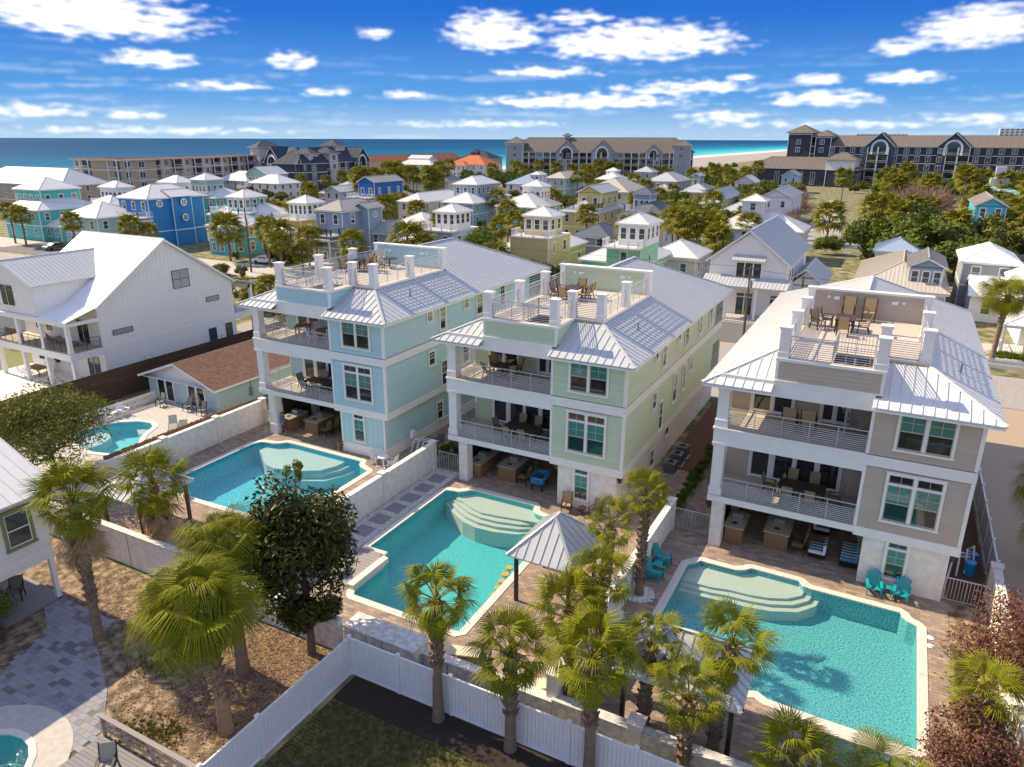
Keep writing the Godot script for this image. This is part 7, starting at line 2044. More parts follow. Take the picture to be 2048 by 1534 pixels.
func foreground_plants() -> void:
	# palms: label, x, z, height of the crown's heart, crown size, leaves, kind, skirt, boots from, lean, lowest angle
	var L := [
		["tall fan palm with a brown thatch skirt beside the house on posts", -28.6, -15.3, 6.5, 1.22, 38, "fan", 46, 0.25, Vector3(-0.4, 0, -0.3), -0.7],
		["fan palm with a long brown thatch skirt before the white wall", -31.2, -20.6, 4.6, 1.2, 36, "fan", 42, 0.3, Vector3(0.2, 0, 0), -0.7],
		["huge shaggy sabal palm with rust-tipped drooping leaves in the bare yard", -19.5, -14.2, 5.4, 1.32, 95, "sabal", 0, 0.25, Vector3(-0.35, 0, 0.1), -1.25],
		["shaggy sabal palm partly behind the huge one", -21.4, -16.8, 6.1, 1.0, 60, "sabal", 0, 0.5, Vector3(-0.2, 0, 0), -0.9],
		["palm with a thick booted trunk at the vinyl fence, farthest along the lawn", -12.8, -18.4, 5.3, 0.97, 32, "fan", 0, 0.45, Vector3(0.1, 0, 0), -0.85],
		["palm with yellow lower leaves, second along the vinyl fence", -9.7, -18.4, 4.2, 1.01, 30, "fan", 0, 0.35, Vector3(0.05, 0, 0.1), -0.8],
		["palm with a bright wide crown, third along the vinyl fence", -6.7, -18.5, 5.0, 1.05, 34, "fan", 0, 0.45, Vector3(0, 0, 0.1), -0.8],
		["slim palm leaning against the end of the dividing wall near the pavilion", -9.6, -27.6, 4.6, 0.80, 22, "fan", 0, 0.1, Vector3(0.1, 0, 0), -0.7],
		["palm ringed by white pebbles beside the turquoise chairs", -8.6, -29.7, 5.4, 0.84, 23, "fan", 0, 0.1, Vector3(0, 0, 0), -0.7],
		["palm with a shaggy booted trunk between the two pavilions, nearer the teal pool", -8.8, -21.6, 4.2, 1.05, 28, "fan", 0, 0.0, Vector3(-0.1, 0, 0), -0.7],
		["palm standing close behind another between the two pavilions", -8.2, -23.0, 4.9, 0.88, 25, "fan", 0, 0.0, Vector3(0, 0, 0), -0.7],
		["palm at the black post of the hidden pavilion", -5.8, -21.7, 3.7, 0.82, 20, "fan", 0, 0.0, Vector3(0.1, 0, 0), -0.8],
		["palm with a broad crown above the pavilion roof by the tan house's pool", -3.2, -21.8, 4.7, 0.98, 26, "fan", 0, 0.1, Vector3(0.3, 0, 0.1), -0.8],
		["low yellow-leaved palm in front of the hidden pavilion", -3.9, -20.2, 3.3, 0.86, 22, "fan", 0, 0.2, Vector3(0, 0, 0), -0.85],
		["low bushy palm at the bottom edge beside the spa", -0.6, -20.6, 2.0, 0.97, 28, "fan", 0, 0.2, Vector3(0.1, 0, 0), -0.75],
		["low bushy palm at the bottom edge in front of the spa", 2.2, -21.4, 1.4, 1.1, 34, "sabal", 0, 0.5, Vector3(0, 0, 0), -0.7],
		["palm growing out of the red-leaved tree at the corner", 5.0, -25.6, 2.7, 0.97, 23, "fan", 0, 0.5, Vector3(0, 0, 0), -0.6],
		["palm behind the tall screen fence on the brick lot", 8.4, -35.8, 5.0, 1.2, 36, "sabal", 0, 0.4, Vector3(0, 0, 0), -0.9],
		["dark palm on the brick lot at the edge of the view", 8.8, -41.5, 4.4, 1.2, 36, "sabal", 0, 0.4, Vector3(0, 0, 0), -0.9],
		["tall sabal palm in front of the white house with the wide porch", 10.0, -84.0, 6.6, 1.6, 55, "sabal", 0, 0.6, Vector3(0.2, 0, 0), -0.7]]
	for i in L.size():
		var p: Array = L[i]
		near_palm(p[0], Vector3(p[1], 0.0, p[2]), p[3], p[4], p[5], p[6], 100 + i, p[7], p[8], p[9], p[10])
	# magnolia
	var g1 := Color(0.8, 0.95, 0.8); var g2 := Color(1.15, 1.15, 0.9); var br := Color(2.4, 1.3, 0.9)
	var t := thing("magnolia_tree", "dark glossy magnolia tree with bronze leaf undersides beside the plank deck", "tree", Vector3(-19.65, 0, -18.95))
	limbs(t, 5.5, 0.16, Vector3(2.2, 2.2, 2.2), 12, 1)
	inst("crown", crown_mesh(41, 13000, 0.105, 34, Vector3(2.75, 3.5, 2.75), [g1, g2, br], false, 1.3), M["leaf_gloss"], t, Transform3D(Basis(), Vector3(-0.3, 5.2, 0)))
	inst("low_boughs", crown_mesh(42, 3500, 0.10, 8, Vector3(1.5, 1.2, 1.5), [g1, g2, br], false, 1.3), M["leaf_gloss"], t, Transform3D(Basis(), Vector3(0.5, 2.2, 0.4)))
	t = thing("oak_tree", "spreading olive-leaved oak at the edge of the cottage pool", "tree", Vector3(-44.6, 0, -23.3))
	limbs(t, 3.6, 0.2, Vector3(2.6, 1.6, 2.6), 10, 2)
	inst("crown", crown_mesh(43, 16000, 0.085, 40, Vector3(4.3, 2.9, 4.3), [Color(1, 1, 1), Color(1.3, 1.2, 1), Color(0.75, 0.85, 0.8)], false, 1.2), M["leaf_olive"], t, Transform3D(Basis(), Vector3(-0.5, 4.0, 0)))
	for q in [[6.95, -29.2, 3.0, Vector3(2.1, 2.0, 3.0), "red-leaved crape myrtle leaning over the white wall", 44], [4.9, -24.0, 2.0, Vector3(1.7, 1.5, 1.9), "red-leaved shrub tree in the bottom corner, in front of the palm", 45]]:
		t = thing("red_leaved_tree", q[4], "tree", Vector3(q[0], 0, q[1]))
		limbs(t, q[2] * 0.75, 0.09, q[3], 9, q[5])
		inst("crown", crown_mesh(q[5], 9000, 0.06, 26, q[3], [Color(1, 1, 1), Color(0.8, 0.75, 0.8), Color(1.2, 1.0, 0.9), Color(1.1, 2.2, 0.7), Color(0.8, 1.5, 0.5), Color(1.3, 2.0, 0.8)], false, 1.2), M["leaf_red"], t, Transform3D(Basis(), Vector3(-0.9 if q[0] > 6 else 0.0, q[2], 0)))
	t = thing("yellow_shrub", "yellow-flowering shrub at the corner of the tan house's side yard", "shrub", Vector3(5.5, 0, -26.8))
	inst("leaves", crown_mesh(46, 2500, 0.06, 10, Vector3(0.9, 1.1, 0.9), [Color(3.6, 3.3, 0.6), Color(2.0, 2.2, 0.6)], true), M["leaf"], t, Transform3D(Basis(), Vector3(0, 1.0, 0)))
	t = thing("shrub", "large dark round shrub beside the cobbled walk", "shrub", Vector3(-33.3, 0, -12.4))
	inst("leaves", crown_mesh(47, 14000, 0.055, 30, Vector3(2.1, 1.6, 2.1), [Color(0.7, 0.9, 0.7), Color(0.9, 1, 0.8)], true), M["leaf"], t, Transform3D(Basis(), Vector3(0, 1.2, 0)))
	t = thing("sapling", "thin bright green potted sapling at the edge of the blue pool", "tree", Vector3(-27.5, 0, -26.6))
	limbs(t, 3.2, 0.09, Vector3(0.4, 0.6, 0.4), 5, 9)
	inst("crown", crown_mesh(48, 900, 0.07, 6, Vector3(0.6, 1.0, 0.6), [Color(1.6, 2.2, 0.9)], false), M["leaf"], t, Transform3D(Basis(), Vector3(0, 3.6, 0)))
	# hedge plants in the mulch strip
	var hedge := crown_mesh(49, 1100, 0.045, 9, Vector3(0.5, 0.45, 0.5), [Color(0.9, 1.1, 0.9), Color(0.7, 0.9, 0.7)], true)
	for i in 9:
		t = thing("hedge_plant", "small dark clipped shrub in the row along the mulch strip beside the tan house", "shrub", Vector3(-9.45 + 0.1 * (i % 2), 0.02, -39.2 - i * 1.1), i * 1.3, "shrubs in the mulch strip")
		inst("leaves", hedge, M["leaf"], t, Transform3D(Basis(), Vector3(0, 0.4, 0)))
	for i in 4:
		t = thing("hedge_plant", "dark shrub behind the gate beside the mint house", "shrub", Vector3(-26.4 + i * 0.5, 0.02, -38.6 - i * 0.9), i * 1.3, "shrubs behind the mint house's gate")
		inst("leaves", hedge, M["leaf"], t, Transform3D(Basis().scaled(Vector3(1.3, 1.6, 1.3)), Vector3(0, 0.5, 0)))
	# ground cover
	var rg := RandomNumberGenerator.new(); rg.seed = 15
	var bl := MB.new()
	for k in 4:
		var a := k * 1.7; var d := Vector3(cos(a), 0, sin(a)) * 0.03
		bl.tri(-d * 0.3 + Vector3(0, 0, 0), d * 0.3, d * 1.2 + Vector3(0, 0.075, 0))
	scatter("grass", bl.mesh(), M["grass"], 22000, func() -> Transform3D:
		return Transform3D(Basis(Vector3.UP, rg.randf() * TAU) * Basis.from_scale(Vector3.ONE * rg.randf_range(0.7, 1.5)), Vector3(rg.randf_range(-17.0, 6.0), 0.012, -17.3 + 9.0 * rg.randf())))
	var st := MB.new()
	for i in 6:
		var a := TAU * i / 6.0; var b := TAU * (i + 1) / 6.0
		st.tri(Vector3(0, 0.02, 0), Vector3(cos(b) * 0.03, 0.008, sin(b) * 0.024), Vector3(cos(a) * 0.03, 0.008, sin(a) * 0.024))
		st.quad(Vector3(cos(a) * 0.03, 0.008, sin(a) * 0.024), Vector3(cos(b) * 0.03, 0.008, sin(b) * 0.024), Vector3(cos(b) * 0.034, -0.01, sin(b) * 0.028), Vector3(cos(a) * 0.034, -0.01, sin(a) * 0.028))
	scatter("gravel", st.mesh(), M["pebble"], 26000, func() -> Transform3D:
		return Transform3D(Basis(Vector3.UP, rg.randf() * TAU) * Basis.from_scale(Vector3.ONE * rg.randf_range(0.6, 1.6)), Vector3(rg.randf_range(-25.2, -23.4), 0.018, rg.randf_range(-37.1, -20.8))), Color(0.55, 0.52, 0.48), Color(1.35, 1.33, 1.3))
	scatter("pebbles", st.mesh(), M["pebble"], 1800, func() -> Transform3D:
		var a := rg.randf() * TAU
		var r := 0.25 + rg.randf() * 0.5
		var c: Vector3 = [Vector3(-8.6, 0.04, -29.7), Vector3(-9.4, 0.04, -27.6), Vector3(-8.5, 0.04, -22.2)][rg.randi() % 3]
		return Transform3D(Basis(Vector3.UP, a) * Basis.from_scale(Vector3.ONE * rg.randf_range(0.9, 2.0)), c + Vector3(cos(a) * r, 0, sin(a) * r)), Color(1.1, 1.1, 1.1), Color(1.5, 1.5, 1.5))
	var lf := MB.new()
	lf.quad(Vector3(-0.07, 0.005, 0), Vector3(0, 0.02, 0.03), Vector3(0.07, 0.008, 0), Vector3(0, 0.015, -0.03))
	scatter("leaf_litter", lf.mesh(), M["thatch"], 16000, func() -> Transform3D:
		var x := rg.randf_range(-33, -17.7); var z := rg.randf_range(-19.4, -10.0)
		if rg.randf() < 0.5:
			x = rg.randf_range(-22.5, -17.7); z = rg.randf_range(-19.4, -13.5)
		var bad := x < -23.3 and z > -16.6 + maxf(0.0, (x + 29.0) * 0.75) * 1.0
		return Transform3D(Basis(Vector3.UP, rg.randf() * TAU) * Basis(Vector3.RIGHT, rg.randf_range(-0.3, 0.3)) * Basis.from_scale(Vector3.ONE * (rg.randf_range(0.5, 1.2) if not bad else 0.001)), Vector3(x, 0.02, z)), Color(0.25, 0.2, 0.18), Color(1.0, 0.9, 0.85))
	var pl := MB.new()
	for k in 7:
		var a := k * 0.9; var d := Vector3(cos(a), 0, sin(a)) * 0.05
		pl.tri(-d * 0.4, d * 0.4, d * 1.4 + Vector3(0, 0.07, 0))
	scatter("weeds", pl.mesh(), M["grass"], 900, func() -> Transform3D:
		var c: Vector3 = [Vector3(-21.5, 0.02, -13.0), Vector3(-22.3, 0.02, -12.6), Vector3(-25.0, 0.02, -15.3), Vector3(-26.5, 0.02, -17.0), Vector3(5.4, 0.02, -30.0), Vector3(5.2, 0.02, -32.0)][rg.randi() % 6]
		return Transform3D(Basis(Vector3.UP, rg.randf() * TAU) * Basis.from_scale(Vector3.ONE * rg.randf_range(0.7, 1.6)), c + Vector3(rg.randfn() * 0.5, 0, rg.randfn() * 0.4)), Color(1.2, 1.2, 0.8), Color(2.0, 1.7, 0.9))

func scatter(called: String, m: Mesh, mat: Material, n: int, where: Callable, c0 := Color(0.7, 0.7, 0.7), c1 := Color(1.2, 1.2, 1.2)) -> void:
	var rg := RandomNumberGenerator.new(); rg.seed = n
	var mm := MultiMesh.new()
	mm.transform_format = MultiMesh.TRANSFORM_3D
	mm.use_colors = true
	mm.mesh = m
	mm.instance_count = n
	for i in n:
		mm.set_instance_transform(i, where.call())
		mm.set_instance_color(i, c0.lerp(c1, rg.randf()))
	var o := MultiMeshInstance3D.new()
	o.name = numbered(called)
	o.multimesh = mm
	o.material_override = mat
	o.set_meta("kind", "stuff")
	add_child(o)

func street_things() -> void:
	# parked cars
	for q in [[Vector3(-98.6, 0.02, -93.6), 0.15, "white car parked in front of the yellow house", Color(1, 1, 1)], [Vector3(-147, 0.04, -86), 1.5, "dark car parked in the lane by the turquoise house", Color(0.1, 0.1, 0.11)], [Vector3(-21.0, 0.04, -215), 1.45, "dark car parked far along the tree-lined side street", Color(0.12, 0.13, 0.15)]]:
		var t := thing("parked_car", q[2], "car", q[0], q[1])
		var b := MB.new(); b.col = q[3]
		var prof := PackedVector2Array([Vector2(-2.2, 0.35), Vector2(-2.25, 0.75), Vector2(-1.9, 0.92), Vector2(-1.25, 1.0), Vector2(-0.7, 1.4), Vector2(0.65, 1.42), Vector2(1.35, 0.98), Vector2(2.1, 0.85), Vector2(2.25, 0.6), Vector2(2.2, 0.32)])
		for i in prof.size():
			var a := prof[i]; var c := prof[(i + 1) % prof.size()]
			b.quad(Vector3(a.x, a.y, -0.85), Vector3(c.x, c.y, -0.85), Vector3(c.x, c.y, 0.85), Vector3(a.x, a.y, 0.85))
		var tr := Geometry2D.triangulate_polygon(prof)
		for i in range(0, tr.size(), 3):
			for z in [-0.85, 0.85]:
				b.tri(Vector3(prof[tr[i]].x, prof[tr[i]].y, z), Vector3(prof[tr[i + 1]].x, prof[tr[i + 1]].y, z), Vector3(prof[tr[i + 2]].x, prof[tr[i + 2]].y, z))
		obj("body", b, M["car_paint"], t)
		for z in [-0.86, 0.86]:
			for w in [[-1.0, -0.1], [0.0, 0.85]]:
				b = MB.new(); b.quad(Vector3(w[0], 0.95, z), Vector3(w[1], 0.95, z), Vector3(w[1] - (0.3 if w[1] > 0.5 else 0.0), 1.33, z), Vector3(w[0] + (0.35 if w[0] < -0.5 else 0.0), 1.33, z)); obj("window", b, M["glass"], t)
			for x in [-1.35, 1.4]:
				b = MB.new(); b.tube(Vector3(x, 0.32, z * 0.93), Vector3(x, 0.32, z * 1.03), 0.32, 0.32, 14); obj("wheel", b, M["black"], t)
		b = MB.new(); b.quad(Vector3(0.7, 1.38, -0.75), Vector3(0.7, 1.38, 0.75), Vector3(1.3, 1.02, 0.78), Vector3(1.3, 1.02, -0.78)); b.tf = Transform3D(); obj("windscreen", b, M["glass"], t)
	# poles
	for q in [[Vector3(-94.0, 0, -86.0), 10.5, "utility pole with a lamp arm on the street before the yellow house", true], [Vector3(-13.6, 0, -80.6), 8.2, "utility pole with crossarms before the white gabled house", false], [Vector3(-8.6, 0, -84.5), 7.0, "shorter utility pole right of the white gabled house", false], [Vector3(-3.6, 0, -214), 10.0, "street lamp pole beside the far footpath", true], [Vector3(13.5, 0, -235), 11.5, "utility pole with a transformer above the woods", false]]:
		var t := thing("utility_pole", q[2], "pole", q[0])
		var h: float = q[1]
		var b := MB.new(); b.tube(Vector3.ZERO, Vector3(0, h, 0), 0.16, 0.1, 8); obj("pole", b, M["bark"], t)
		if q[3]:
			b = MB.new(); b.tube(Vector3(0, h * 0.72, 0), Vector3(0.9, h * 0.79, 0), 0.04, 0.04, 6); b.tube(Vector3(0.9, h * 0.79, 0), Vector3(2.2, h * 0.8, 0), 0.04, 0.03, 6); obj("arm", b, M["steel"], t)
			b = MB.new(); b.box(2.0, h * 0.78, -0.12, 2.7, h * 0.8, 0.12); obj("lamp_head", b, M["steel"], t)
		else:
			for y in [0.2, 1.0]:
				b = MB.new(); b.box(-0.95, h - y - 0.1, -0.05, 0.95, h - y, 0.05); obj("crossarm", b, M["bark"], t)
		b = MB.new(); b.tube(Vector3(0.22, h * 0.72, 0.1), Vector3(0.22, h * 0.82, 0.1), 0.17, 0.17, 10); obj("transformer", b, M["grey_metal"], t)
	var wires := [[Vector3(-94, 10, -86), Vector3(-13.6, 8.1, -80.6)], [Vector3(-13.6, 7.9, -80.6), Vector3(40, 8, -78)], [Vector3(-94, 10.2, -86), Vector3(-200, 10, -88)]]
	for i in wires.size():
		var b := MB.new()
		for s in 10:
			var f0 := s / 10.0; var f1 := (s + 1) / 10.0
			b.bar(wires[i][0].lerp(wires[i][1], f0) - Vector3(0, sin(PI * f0) * 1.0, 0), wires[i][0].lerp(wires[i][1], f1) - Vector3(0, sin(PI * f1) * 1.0, 0), 0.025, 0.025)
		tag(obj("power_line", b, M["black"]), ["power line sagging between the two nearer utility poles", "power line running on past the brick lot", "power line following the street towards the beach"][i], "cable")
	# white picket fence and hedge on the far side of the street
	var pm := MB.new(); pm.box(-0.045, 0.03, -0.012, 0.045, 1.02, 0.012); var pmm := pm.mesh()
	var t := thing("picket_fence", "white picket fence along the street before the wide-porched white house", "fence", Vector3(9.0, 0, -81.6))
	for i in 100:
		inst("picket", pmm, M["white"], t, Transform3D(Basis(), Vector3(i * 0.15, 0, 0)))
	for y in [0.3, 0.75]:
		var b := MB.new(); b.box(0, y, -0.05, 15, y + 0.09, -0.012); obj("rail", b, M["white"], t)
	var hg := thing("hedge", "clipped yellow-green hedge under the palm by the picket fence", "hedge", Vector3(13, 0, -84.8))
	inst("leaves", crown_mesh(61, 7000, 0.07, 40, Vector3(5.0, 0.6, 0.7), [Color(1.6, 1.5, 0.5), Color(1.2, 1.3, 0.5)], true), M["leaf"], hg, Transform3D(Basis(), Vector3(0, 0.7, 0)), "stuff")
	t = thing("plank_fence", "dark wood fence beside the white gabled house", "fence", Vector3(-6.5, 0, -96))
	for i in 60:
		var b := MB.new(); b.box(i * 0.16, 0, -0.02, i * 0.16 + 0.15, 1.8, 0.02); obj("plank", b, M["brown_wood"], t)

func far_plants() -> void:
	var rg := RandomNumberGenerator.new(); rg.seed = 33
	# shared crowns for trees and shrubs
	var kinds := []
	for k in 5:
		var b := k < 4
		kinds.append(crown_mesh(70 + k, 2600, 0.075, 15, Vector3(1, 0.82, 1), [Color(1, 1, 1), Color(1.35, 1.25, 0.9), Color(0.75, 0.85, 0.8)], true, 1.1))
	var tm := MB.new(); tm.tube(Vector3(0, -0.05, 0), Vector3(0, 1, 0), 0.06, 0.04, 6, false)
	for i in 5:
		var a := i * 1.3
		tm.tube(Vector3(0, 0.6, 0), Vector3(cos(a) * 0.45, 1.1, sin(a) * 0.45), 0.03, 0.012, 5, false)
	var trunk := tm.mesh()
	var bare := MB.new()
	for i in 260:
		var a := rg.randf() * TAU; var el := rg.randf_range(0.2, 1.45)
		var d := Vector3(cos(a) * cos(el), sin(el), sin(a) * cos(el))
		var p := d * rg.randf_range(0.1, 0.6)
		bare.bar(p, p + (d + Vector3(rg.randfn(), rg.randfn(), rg.randfn()) * 0.25).normalized() * rg.randf_range(0.25, 0.45), 0.012, 0.012)
	var barem := bare.mesh()
	var palm_label := "sabal palm growing between the pastel houses of the town"
	# palms picked out one by one
	for q in [[-163.5, -87.5, 6.5, 1.5], [-157, -86, 6.2, 1.5], [-138, -84.5, 6, 1.5], [-120.5, -84, 6.2, 1.6], [-119, -86.5, 5, 1.3], [-106, -92.5, 5.6, 2.3], [-112, -116, 7, 1.9], [-94.6, -90.8, 6.5, 1.7], [-90.6, -89.5, 6.2, 1.9], [-86.5, -85.5, 5.4, 1.4], [-82.5, -87.5, 6, 1.5], [-76, -90.5, 5.4, 1.7], [-72, -106, 4.6, 2.2], [-70, -112, 4.4, 1.6], [-80.5, -123, 5, 2.1], [-85, -88.5, 3.5, 1.2], [-88, -95, 5, 1.5], [-60, -122, 6, 1.8], [-33.5, -131, 6.4, 2.2], [-36, -134, 6.8, 2.1], [-31, -136, 6.2, 2.2], [-29, -132, 6.0, 2.0], [-27.5, -128, 5.0, 2.0], [-40, -122.5, 4.8, 2.2], [-25, -141, 6, 1.8], [-38.5, -139, 6.6, 2.0], [-13.5, -168, 5.8, 2.6], [-6, -184, 7, 2.4], [-3.5, -187, 7, 2.2], [-1, -181, 6.4, 2.0], [8.8, -157, 6.2, 2.4], [21.5, -178, 6.2, 2.4], [-63, -133, 6, 1.9], [-66, -121, 5.5, 1.8], [-57, -141, 6.5, 1.7], [-16, -118, 4, 1.4], [14, -205, 6, 2.2], [22, -198, 6.5, 2.2], [-44, -143.5, 5.2, 1.7]]:
		far_palm(palm_label, "palms among the pastel houses", Vector3(q[0], 0, q[1]), q[2], q[3], rg.randi() % 4)
	for i in 26:
		far_palm("palm in the cluster along the road below the navy apartments", "palms below the navy apartments", Vector3(rg.randf_range(-168, -132), 0, rg.randf_range(-222, -186)), rg.randf_range(7, 11), rg.randf_range(1.8, 2.4), rg.randi() % 4)
	for i in 24:
		far_palm("tall date palm standing before the dark shingled hotel", "palms before the dark hotel", Vector3(rg.randf_range(-20, 62), 0, rg.randf_range(-355, -255)), rg.randf_range(6, 10), rg.randf_range(2.2, 3.0), rg.randi() % 4)
	for i in 26:
		far_palm("palm in the green belt in front of the navy and grey hotel", "palms before the navy and grey hotel", Vector3(rg.randf_range(-215, -60), 0, rg.randf_range(-380, -300)), rg.randf_range(6, 9), rg.randf_range(2.0, 2.8), rg.randi() % 4)
	# the single large oak and a few marked shrubs
	var o := thing("oak_tree", "large round dark oak standing among the pale roofs in mid town", "tree", Vector3(-57.5, 0, -99))
	limbs(o, 4.5, 0.25, Vector3(3, 2, 3), 10, 3)
	inst("crown", crown_mesh(90, 12000, 0.13, 40, Vector3(4.6, 3.6, 4.6), [Color(0.9, 1, 0.9), Color(1.2, 1.15, 0.8), Color(0.7, 0.8, 0.7)], true, 1.1), M["leaf"], o, Transform3D(Basis(), Vector3(0, 4.9, 0)))
	o = thing("red_leaved_tree", "rust-red bushy tree behind the mint house's roof", "tree", Vector3(-29.5, 0, -93.5))
	inst("trunk", trunk, M["bark"], o, Transform3D(Basis().scaled(Vector3(3, 3, 3)), Vector3.ZERO))
	inst("crown", crown_mesh(91, 7000, 0.1, 26, Vector3(3.6, 2.5, 3.0), [Color(0.9, 1.0, 0.6), Color(1.2, 0.9, 0.6), Color(0.8, 1.3, 0.6)], true), M["leaf_red"], o, Transform3D(Basis(), Vector3(0, 2.9, 0)))
	o = thing("round_shrub", "clipped round shrub at the corner of the road and footpath", "shrub", Vector3(-11.6, 0, -154))
	inst("leaves", crown_mesh(92, 6000, 0.12, 30, Vector3(3.4, 2.2, 3.0), [Color(1.2, 1.4, 0.7), Color(1, 1.2, 0.7)], true), M["leaf"], o, Transform3D(Basis(), Vector3(0, 1.8, 0)))
	for q in [[-97.5, -95.2, 1.5, "round green hedge at the door of the yellow house, left one"], [-94.6, -96.4, 1.5, "round green hedge at the door of the yellow house, right one"], [-107.5, -95.0, 0.9, "low round hedge at the corner of the turquoise tower house"]]:
		o = thing("round_shrub", q[3], "shrub", Vector3(q[0], 0, q[1]))
		inst("leaves", kinds[rg.randi() % 5], M["leaf"], o, Transform3D(Basis().scaled(Vector3.ONE * q[2]), Vector3(0, q[2] * 0.7, 0)))
	# dark magnolias at the back of the mint house and in front of the grey-roofed house
	for q in [[-52, -93.5, 2.7], [-48.5, -92.5, 3.0], [-45.5, -94, 3.0], [-42.5, -92.8, 2.6], [-39.5, -94.5, 2.2], [-4, -141, 5.2], [2.5, -138, 6.2], [8.5, -133, 4.8], [-0.5, -150, 5.0], [13, -140, 5.0], [6.5, -147, 5.5]]:
		tree(Vector3(q[0], 0, q[1]), q[2], kinds[rg.randi() % 5], "leaf_gloss" if q[1] > -120 else "leaf", trunk, "dark glossy-leaved tree between the big houses", "dark trees between the big houses", rg)
	# woods on the far side of the side street, up to the dark hotel
	var n := 0
	while n < 100:
		var p := Vector3(rg.randf_range(-9.5, 78), 0, rg.randf_range(-345, -150))
		if p.x < -7.0 and p.z > -222 or _blocked(p) or (p.z < -162 and p.z > -174 and p.x < 12):
			continue
		if p.x > 0.345 * -p.z - 20 or (p.x > -5 and p.x < 12 and p.z < -214 and p.z > -266):
			continue
		var u := rg.randf()
		n += 1
		if u < 0.12:
			far_palm("sabal palm rising out of the woods near the side street", "palms in the woods", p, rg.randf_range(5, 8), rg.randf_range(1.9, 2.6), rg.randi() % 4)
		else:
			tree(p, rg.randf_range(3.2, 6.0), kinds[rg.randi() % 5], ["leaf_olive", "leaf", "leaf_light", "leaf", "leaf_olive"][rg.randi() % 5], trunk, "bushy evergreen in the woods before the dark hotel", "evergreens in the woods", rg)
	for i in 26:      # leafless crape myrtles
		var p := Vector3(rg.randf_range(-3, 10), 0, rg.randf_range(-262, -226)) if i < 12 else Vector3(lerpf(-21.5, -33, (i - 12) / 14.0) + rg.randfn() * 0.8, 0, lerpf(-165, -285, (i - 12) / 14.0))
		var t := thing("bare_tree", "leafless pinkish crape myrtle in the row along the side street" if i >= 12 else "leafless pinkish crape myrtle in the clump among the woods", "tree", p, rg.randf() * 6.0, "bare crape myrtles by the side street" if i >= 12 else "bare crape myrtles in the woods")
		inst("trunk", trunk, M["bark"], t, Transform3D(Basis().scaled(Vector3(2.5, 2.5, 2.5)), Vector3.ZERO))
		inst("crown", barem, M["leaf_bare"], t, Transform3D(Basis().scaled(Vector3.ONE * (rg.randf_range(3.2, 4.6) if i >= 12 else rg.randf_range(6.0, 8.0))), Vector3(0, 1.2, 0)))
	n = 0
	while n < 45:      # between the side street and the middle of town
		var p := Vector3(rg.randf_range(-62, -23), 0, rg.randf_range(-340, -150))
		if _blocked(p) or p.x > -28 + (-(p.z) - 170) * -0.06 and p.z < -160 and p.x > -26 - (-p.z - 172) * 0.07:
			continue
		n += 1
		tree(p, rg.randf_range(2.4, 4.6), kinds[rg.randi() % 5], ["leaf_olive", "leaf", "leaf_light"][rg.randi() % 3], trunk, "bushy evergreen between the side street and the town", "evergreens by the side street", rg)
	n = 0
	while n < 170:      # through the town
		var p := Vector3(rg.randf_range(-235, -28), 0, rg.randf_range(-300, -92.5))
		if _blocked(p) or (p.x > -26 and p.z > -115) or p.x < -40 + p.z * 0.95:
			continue
		n += 1
		var u := rg.randf()
		if u < 0.3:
			far_palm(palm_label, "palms among the pastel houses", p, rg.randf_range(4.0, 7.5), rg.randf_range(1.4, 2.2), rg.randi() % 4)
		else:
			tree(p, rg.randf_range(1.1, 2.6) * (1.0 if p.z > -180 else 1.4), kinds[rg.randi() % 5], ["leaf", "leaf_olive", "leaf_light", "leaf_gloss"][rg.randi() % 4], trunk, "bushy green tree tucked between the pastel houses", "trees among the pastel houses", rg)
	# a far-off mass of trees before the hotels and scrub out to the dunes
	var wood := []
	for i in 150:
		var p := Vector3(rg.randf_range(-225, -62), 0, rg.randf_range(-384, -300)) if i < 80 else Vector3(rg.randf_range(-150, -45), 0, rg.randf_range(-640, -430))
		if i > 118:
			p = Vector3(rg.randf_range(-20, 70), 0, rg.randf_range(-378, -340))
		if not _blocked(p):
			wood.append(Transform3D(Basis(Vector3.UP, rg.randf() * TAU) * Basis.from_scale(Vector3.ONE * rg.randf_range(2.5, 4.6)), p + Vector3(0, 2.2, 0)))
	var mm := MultiMesh.new(); mm.transform_format = MultiMesh.TRANSFORM_3D; mm.mesh = kinds[0]; mm.instance_count = wood.size()
	for i in wood.size():
		mm.set_instance_transform(i, wood[i])
	var wo := MultiMeshInstance3D.new(); wo.name = "far_woods"; wo.multimesh = mm; wo.material_override = M["leaf"]; add_child(wo)
	tag(wo, "low woods in front of the hotels and out to the dunes", "woods", "", "stuff")
	for i in 26:      # verge of the street behind the tall houses
		var p := Vector3(rg.randf_range(-140, -30), 0, rg.randf_range(-83, -79.5)) if i < 20 else Vector3(rg.randf_range(-62, -40), 0, rg.randf_range(-66, -58))
		tree(p, rg.randf_range(0.6, 1.4), kinds[rg.randi() % 5], "leaf_olive" if i % 2 else "leaf", trunk, "low bush on the verge of the street behind the tall houses", "bushes along the street", rg)
	for i in 10:
		far_palm("palm on the verge of the street by the white farmhouse", "palms along the street", Vector3(-58 - i * 3.3, 0, -62 - rg.randf() * 6), rg.randf_range(1.6, 3.5), rg.randf_range(1.2, 1.6), i % 4)

func _blocked(p: Vector3) -> bool:
	var q := Vector2(p.x, p.z)
	for r: Rect2 in taken:
		if r.has_point(q):
			return true
	var k := p.x / -p.z
	if k > -0.112 and k < -0.028 and p.z < -112 and p.z > -318:
		return true
	return p.z < -68 and p.z > -79.5

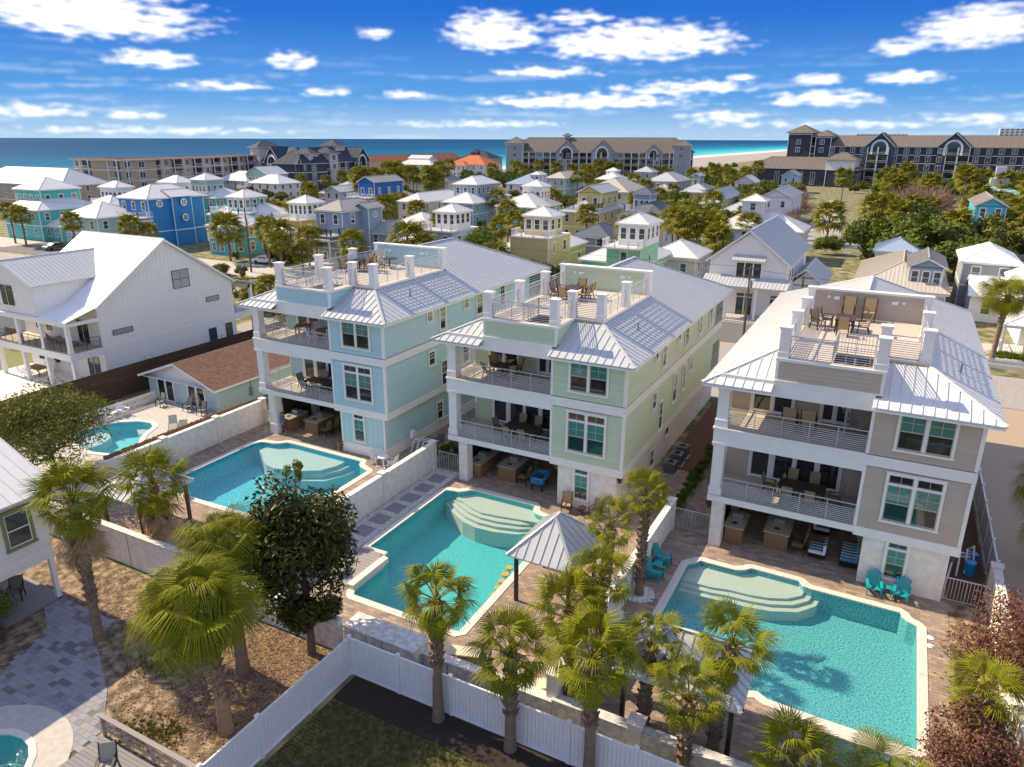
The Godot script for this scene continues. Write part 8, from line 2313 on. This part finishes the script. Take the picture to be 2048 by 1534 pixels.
func tree(p: Vector3, r: float, crown: Mesh, mat: String, trunk: Mesh, label: String, group: String, rg: RandomNumberGenerator) -> void:
	var t := thing("tree", label, "tree", p, rg.randf() * TAU, group)
	inst("trunk", trunk, M["bark"], t, Transform3D(Basis().scaled(Vector3(r * 1.2, r * 0.8, r * 1.2)), Vector3.ZERO))
	inst("crown", crown, M[mat], t, Transform3D(Basis().scaled(Vector3(r, r * rg.randf_range(0.8, 1.1), r)), Vector3(0, r * 0.85, 0)))
